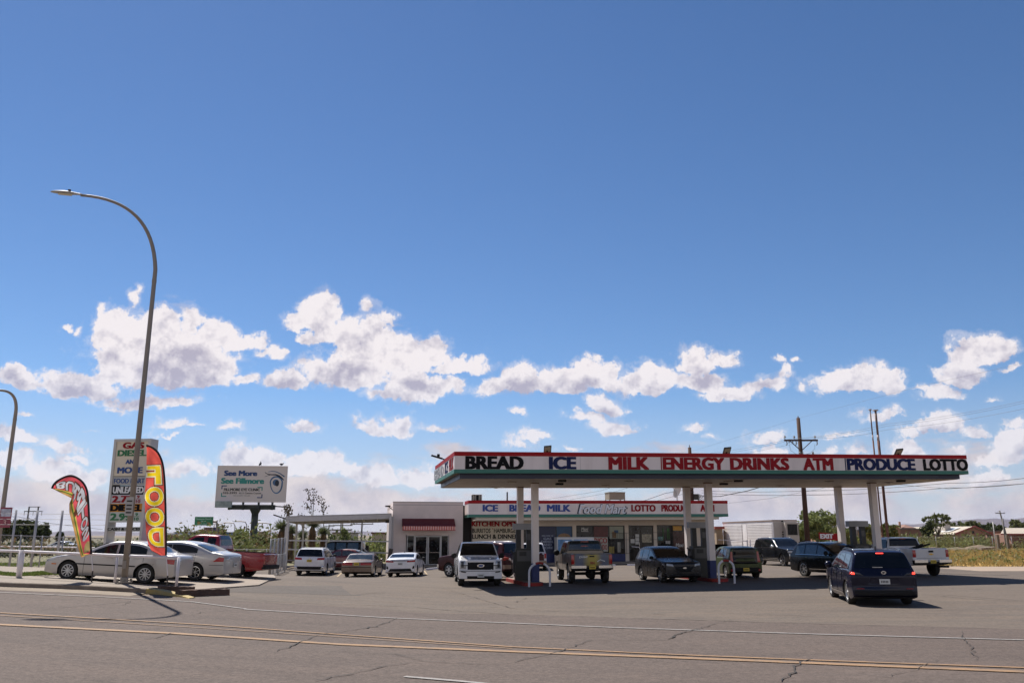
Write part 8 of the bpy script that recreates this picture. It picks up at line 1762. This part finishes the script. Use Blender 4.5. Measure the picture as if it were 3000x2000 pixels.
# ------------------------------------------------------------------ person at the right pump
m_skin = mat('skin', (.36, .2, .13), .6); m_hair = mat('hair_dark', (.02, .015, .012), .8); m_shirt = mat('shirt_white', (.42, .42, .42), .8); m_pants = mat('trousers_dark', (.03, .035, .05), .9)
pY = 47.2; pp = at(2563, 1640, pY); g = gz(pp.x, pY)
def person(loc, rz, lab):
    J = [((0, 0, .93), .13), ((0, 0, 1.1), .125), ((.02, 0, 1.3), .15), ((.03, 0, 1.42), .10), ((.05, 0, 1.5), .055), ((.06, 0, 1.62), .09), ((.06, 0, 1.74), .07),
         ((0, .1, .88), .1), ((.03, .11, .5), .065), ((-.02, .12, .09), .045), ((.12, .13, .04), .04), ((0, -.1, .88), .1), ((.08, -.11, .5), .065), ((-.01, -.12, .09), .045), ((.13, -.13, .04), .04),
         ((.0, .2, 1.38), .06), ((-.02, .27, 1.12), .045), ((.14, .3, .92), .035), ((.2, .3, .86), .03), ((.0, -.2, 1.38), .06), ((.1, -.27, 1.14), .045), ((.32, -.22, 1.15), .035), ((.39, -.21, 1.15), .03)]
    E_ = [(0, 1), (1, 2), (2, 3), (3, 4), (4, 5), (5, 6), (0, 7), (7, 8), (8, 9), (9, 10), (0, 11), (11, 12), (12, 13), (13, 14), (3, 15), (15, 16), (16, 17), (17, 18), (3, 19), (19, 20), (20, 21), (21, 22)]
    n0 = len(J)
    for base_, dirs in ((18, (1, -.1)), (22, (1, .05))):
        b_ = Vector(J[base_][0])
        for k in range(5):
            o_ = (k-2)*.018; L_ = [.05, .075, .08, .075, .06][k]; d_ = Vector((.6, 0, -.6)) if base_ == 18 else Vector((.9, 0, -.15)); i0 = len(J)
            J.append((tuple(b_+Vector((0, o_, 0))+d_*.03), .010)); J.append((tuple(b_+Vector((0, o_*1.3, 0))+d_*(.03+L_)), .008)); E_ += [(base_, i0), (i0, i0+1)]
    me = bpy.data.meshes.new('body'); me.from_pydata([j[0] for j in J], E_, []); r = empty('person', loc, rz, lab, 'person'); o = bpy.data.objects.new('body', me); col.objects.link(o); o.parent = r
    sk = o.modifiers.new('sk', 'SKIN'); 
    for i, (p_, rad) in enumerate(J): me.skin_vertices[0].data[i].radius = (rad, rad)
    me.skin_vertices[0].data[0].use_root = True; o.modifiers.new('sub', 'SUBSURF').levels = 2; o.modifiers['sub'].render_levels = 2
    dg = bpy.context.evaluated_depsgraph_get(); m2 = bpy.data.meshes.new_from_object(o.evaluated_get(dg)); o.modifiers.clear(); o.data = m2; m2.materials.clear()
    for m_ in (m_skin, m_shirt, m_pants, m_blk): m2.materials.append(m_)
    for f in m2.polygons:
        c_ = f.center; f.use_smooth = True
        f.material_index = 3 if c_.z < .1 else (2 if c_.z < .98 and abs(c_.y) < .24 and c_.x < .22 else (1 if .98 <= c_.z < 1.46 and (abs(c_.y) < .25 or c_.z > 1.2) else 0))
    MB().lathe([(.01, .125), (.06, .11), (.095, .06), (.105, 0), (.1, -.05), (.06, -.1)], 14).build('hair', m_hair, r, smooth=True, loc=(.045, 0, 1.68)); return r
person((pp.x, pY, g+.165), R(10), 'person in a pale shirt standing by the right fuel pump beside the white pickup')
# ------------------------------------------------------------------ air
mh = bpy.data.materials.new('haze'); mh.use_nodes = True; t = mh.node_tree; t.nodes.clear(); N = NT(t)
vp = N.n('ShaderNodeVolumePrincipled'); vp.inputs['Color'].default_value = (.66, .74, 1, 1); vp.inputs['Density'].default_value = .000028; vp.inputs['Anisotropy'].default_value = .2
o = N.n('ShaderNodeOutputMaterial'); N.l(vp.outputs[0], o.inputs['Volume'])
hz = MB().box(-9800, 9800, -80, 12800, -12, 240).build('haze', mh); tag(hz, kind='stuff')
scene.cycles.volume_step_rate = 4
scene.render.resolution_x = 1024; scene.render.resolution_y = 682
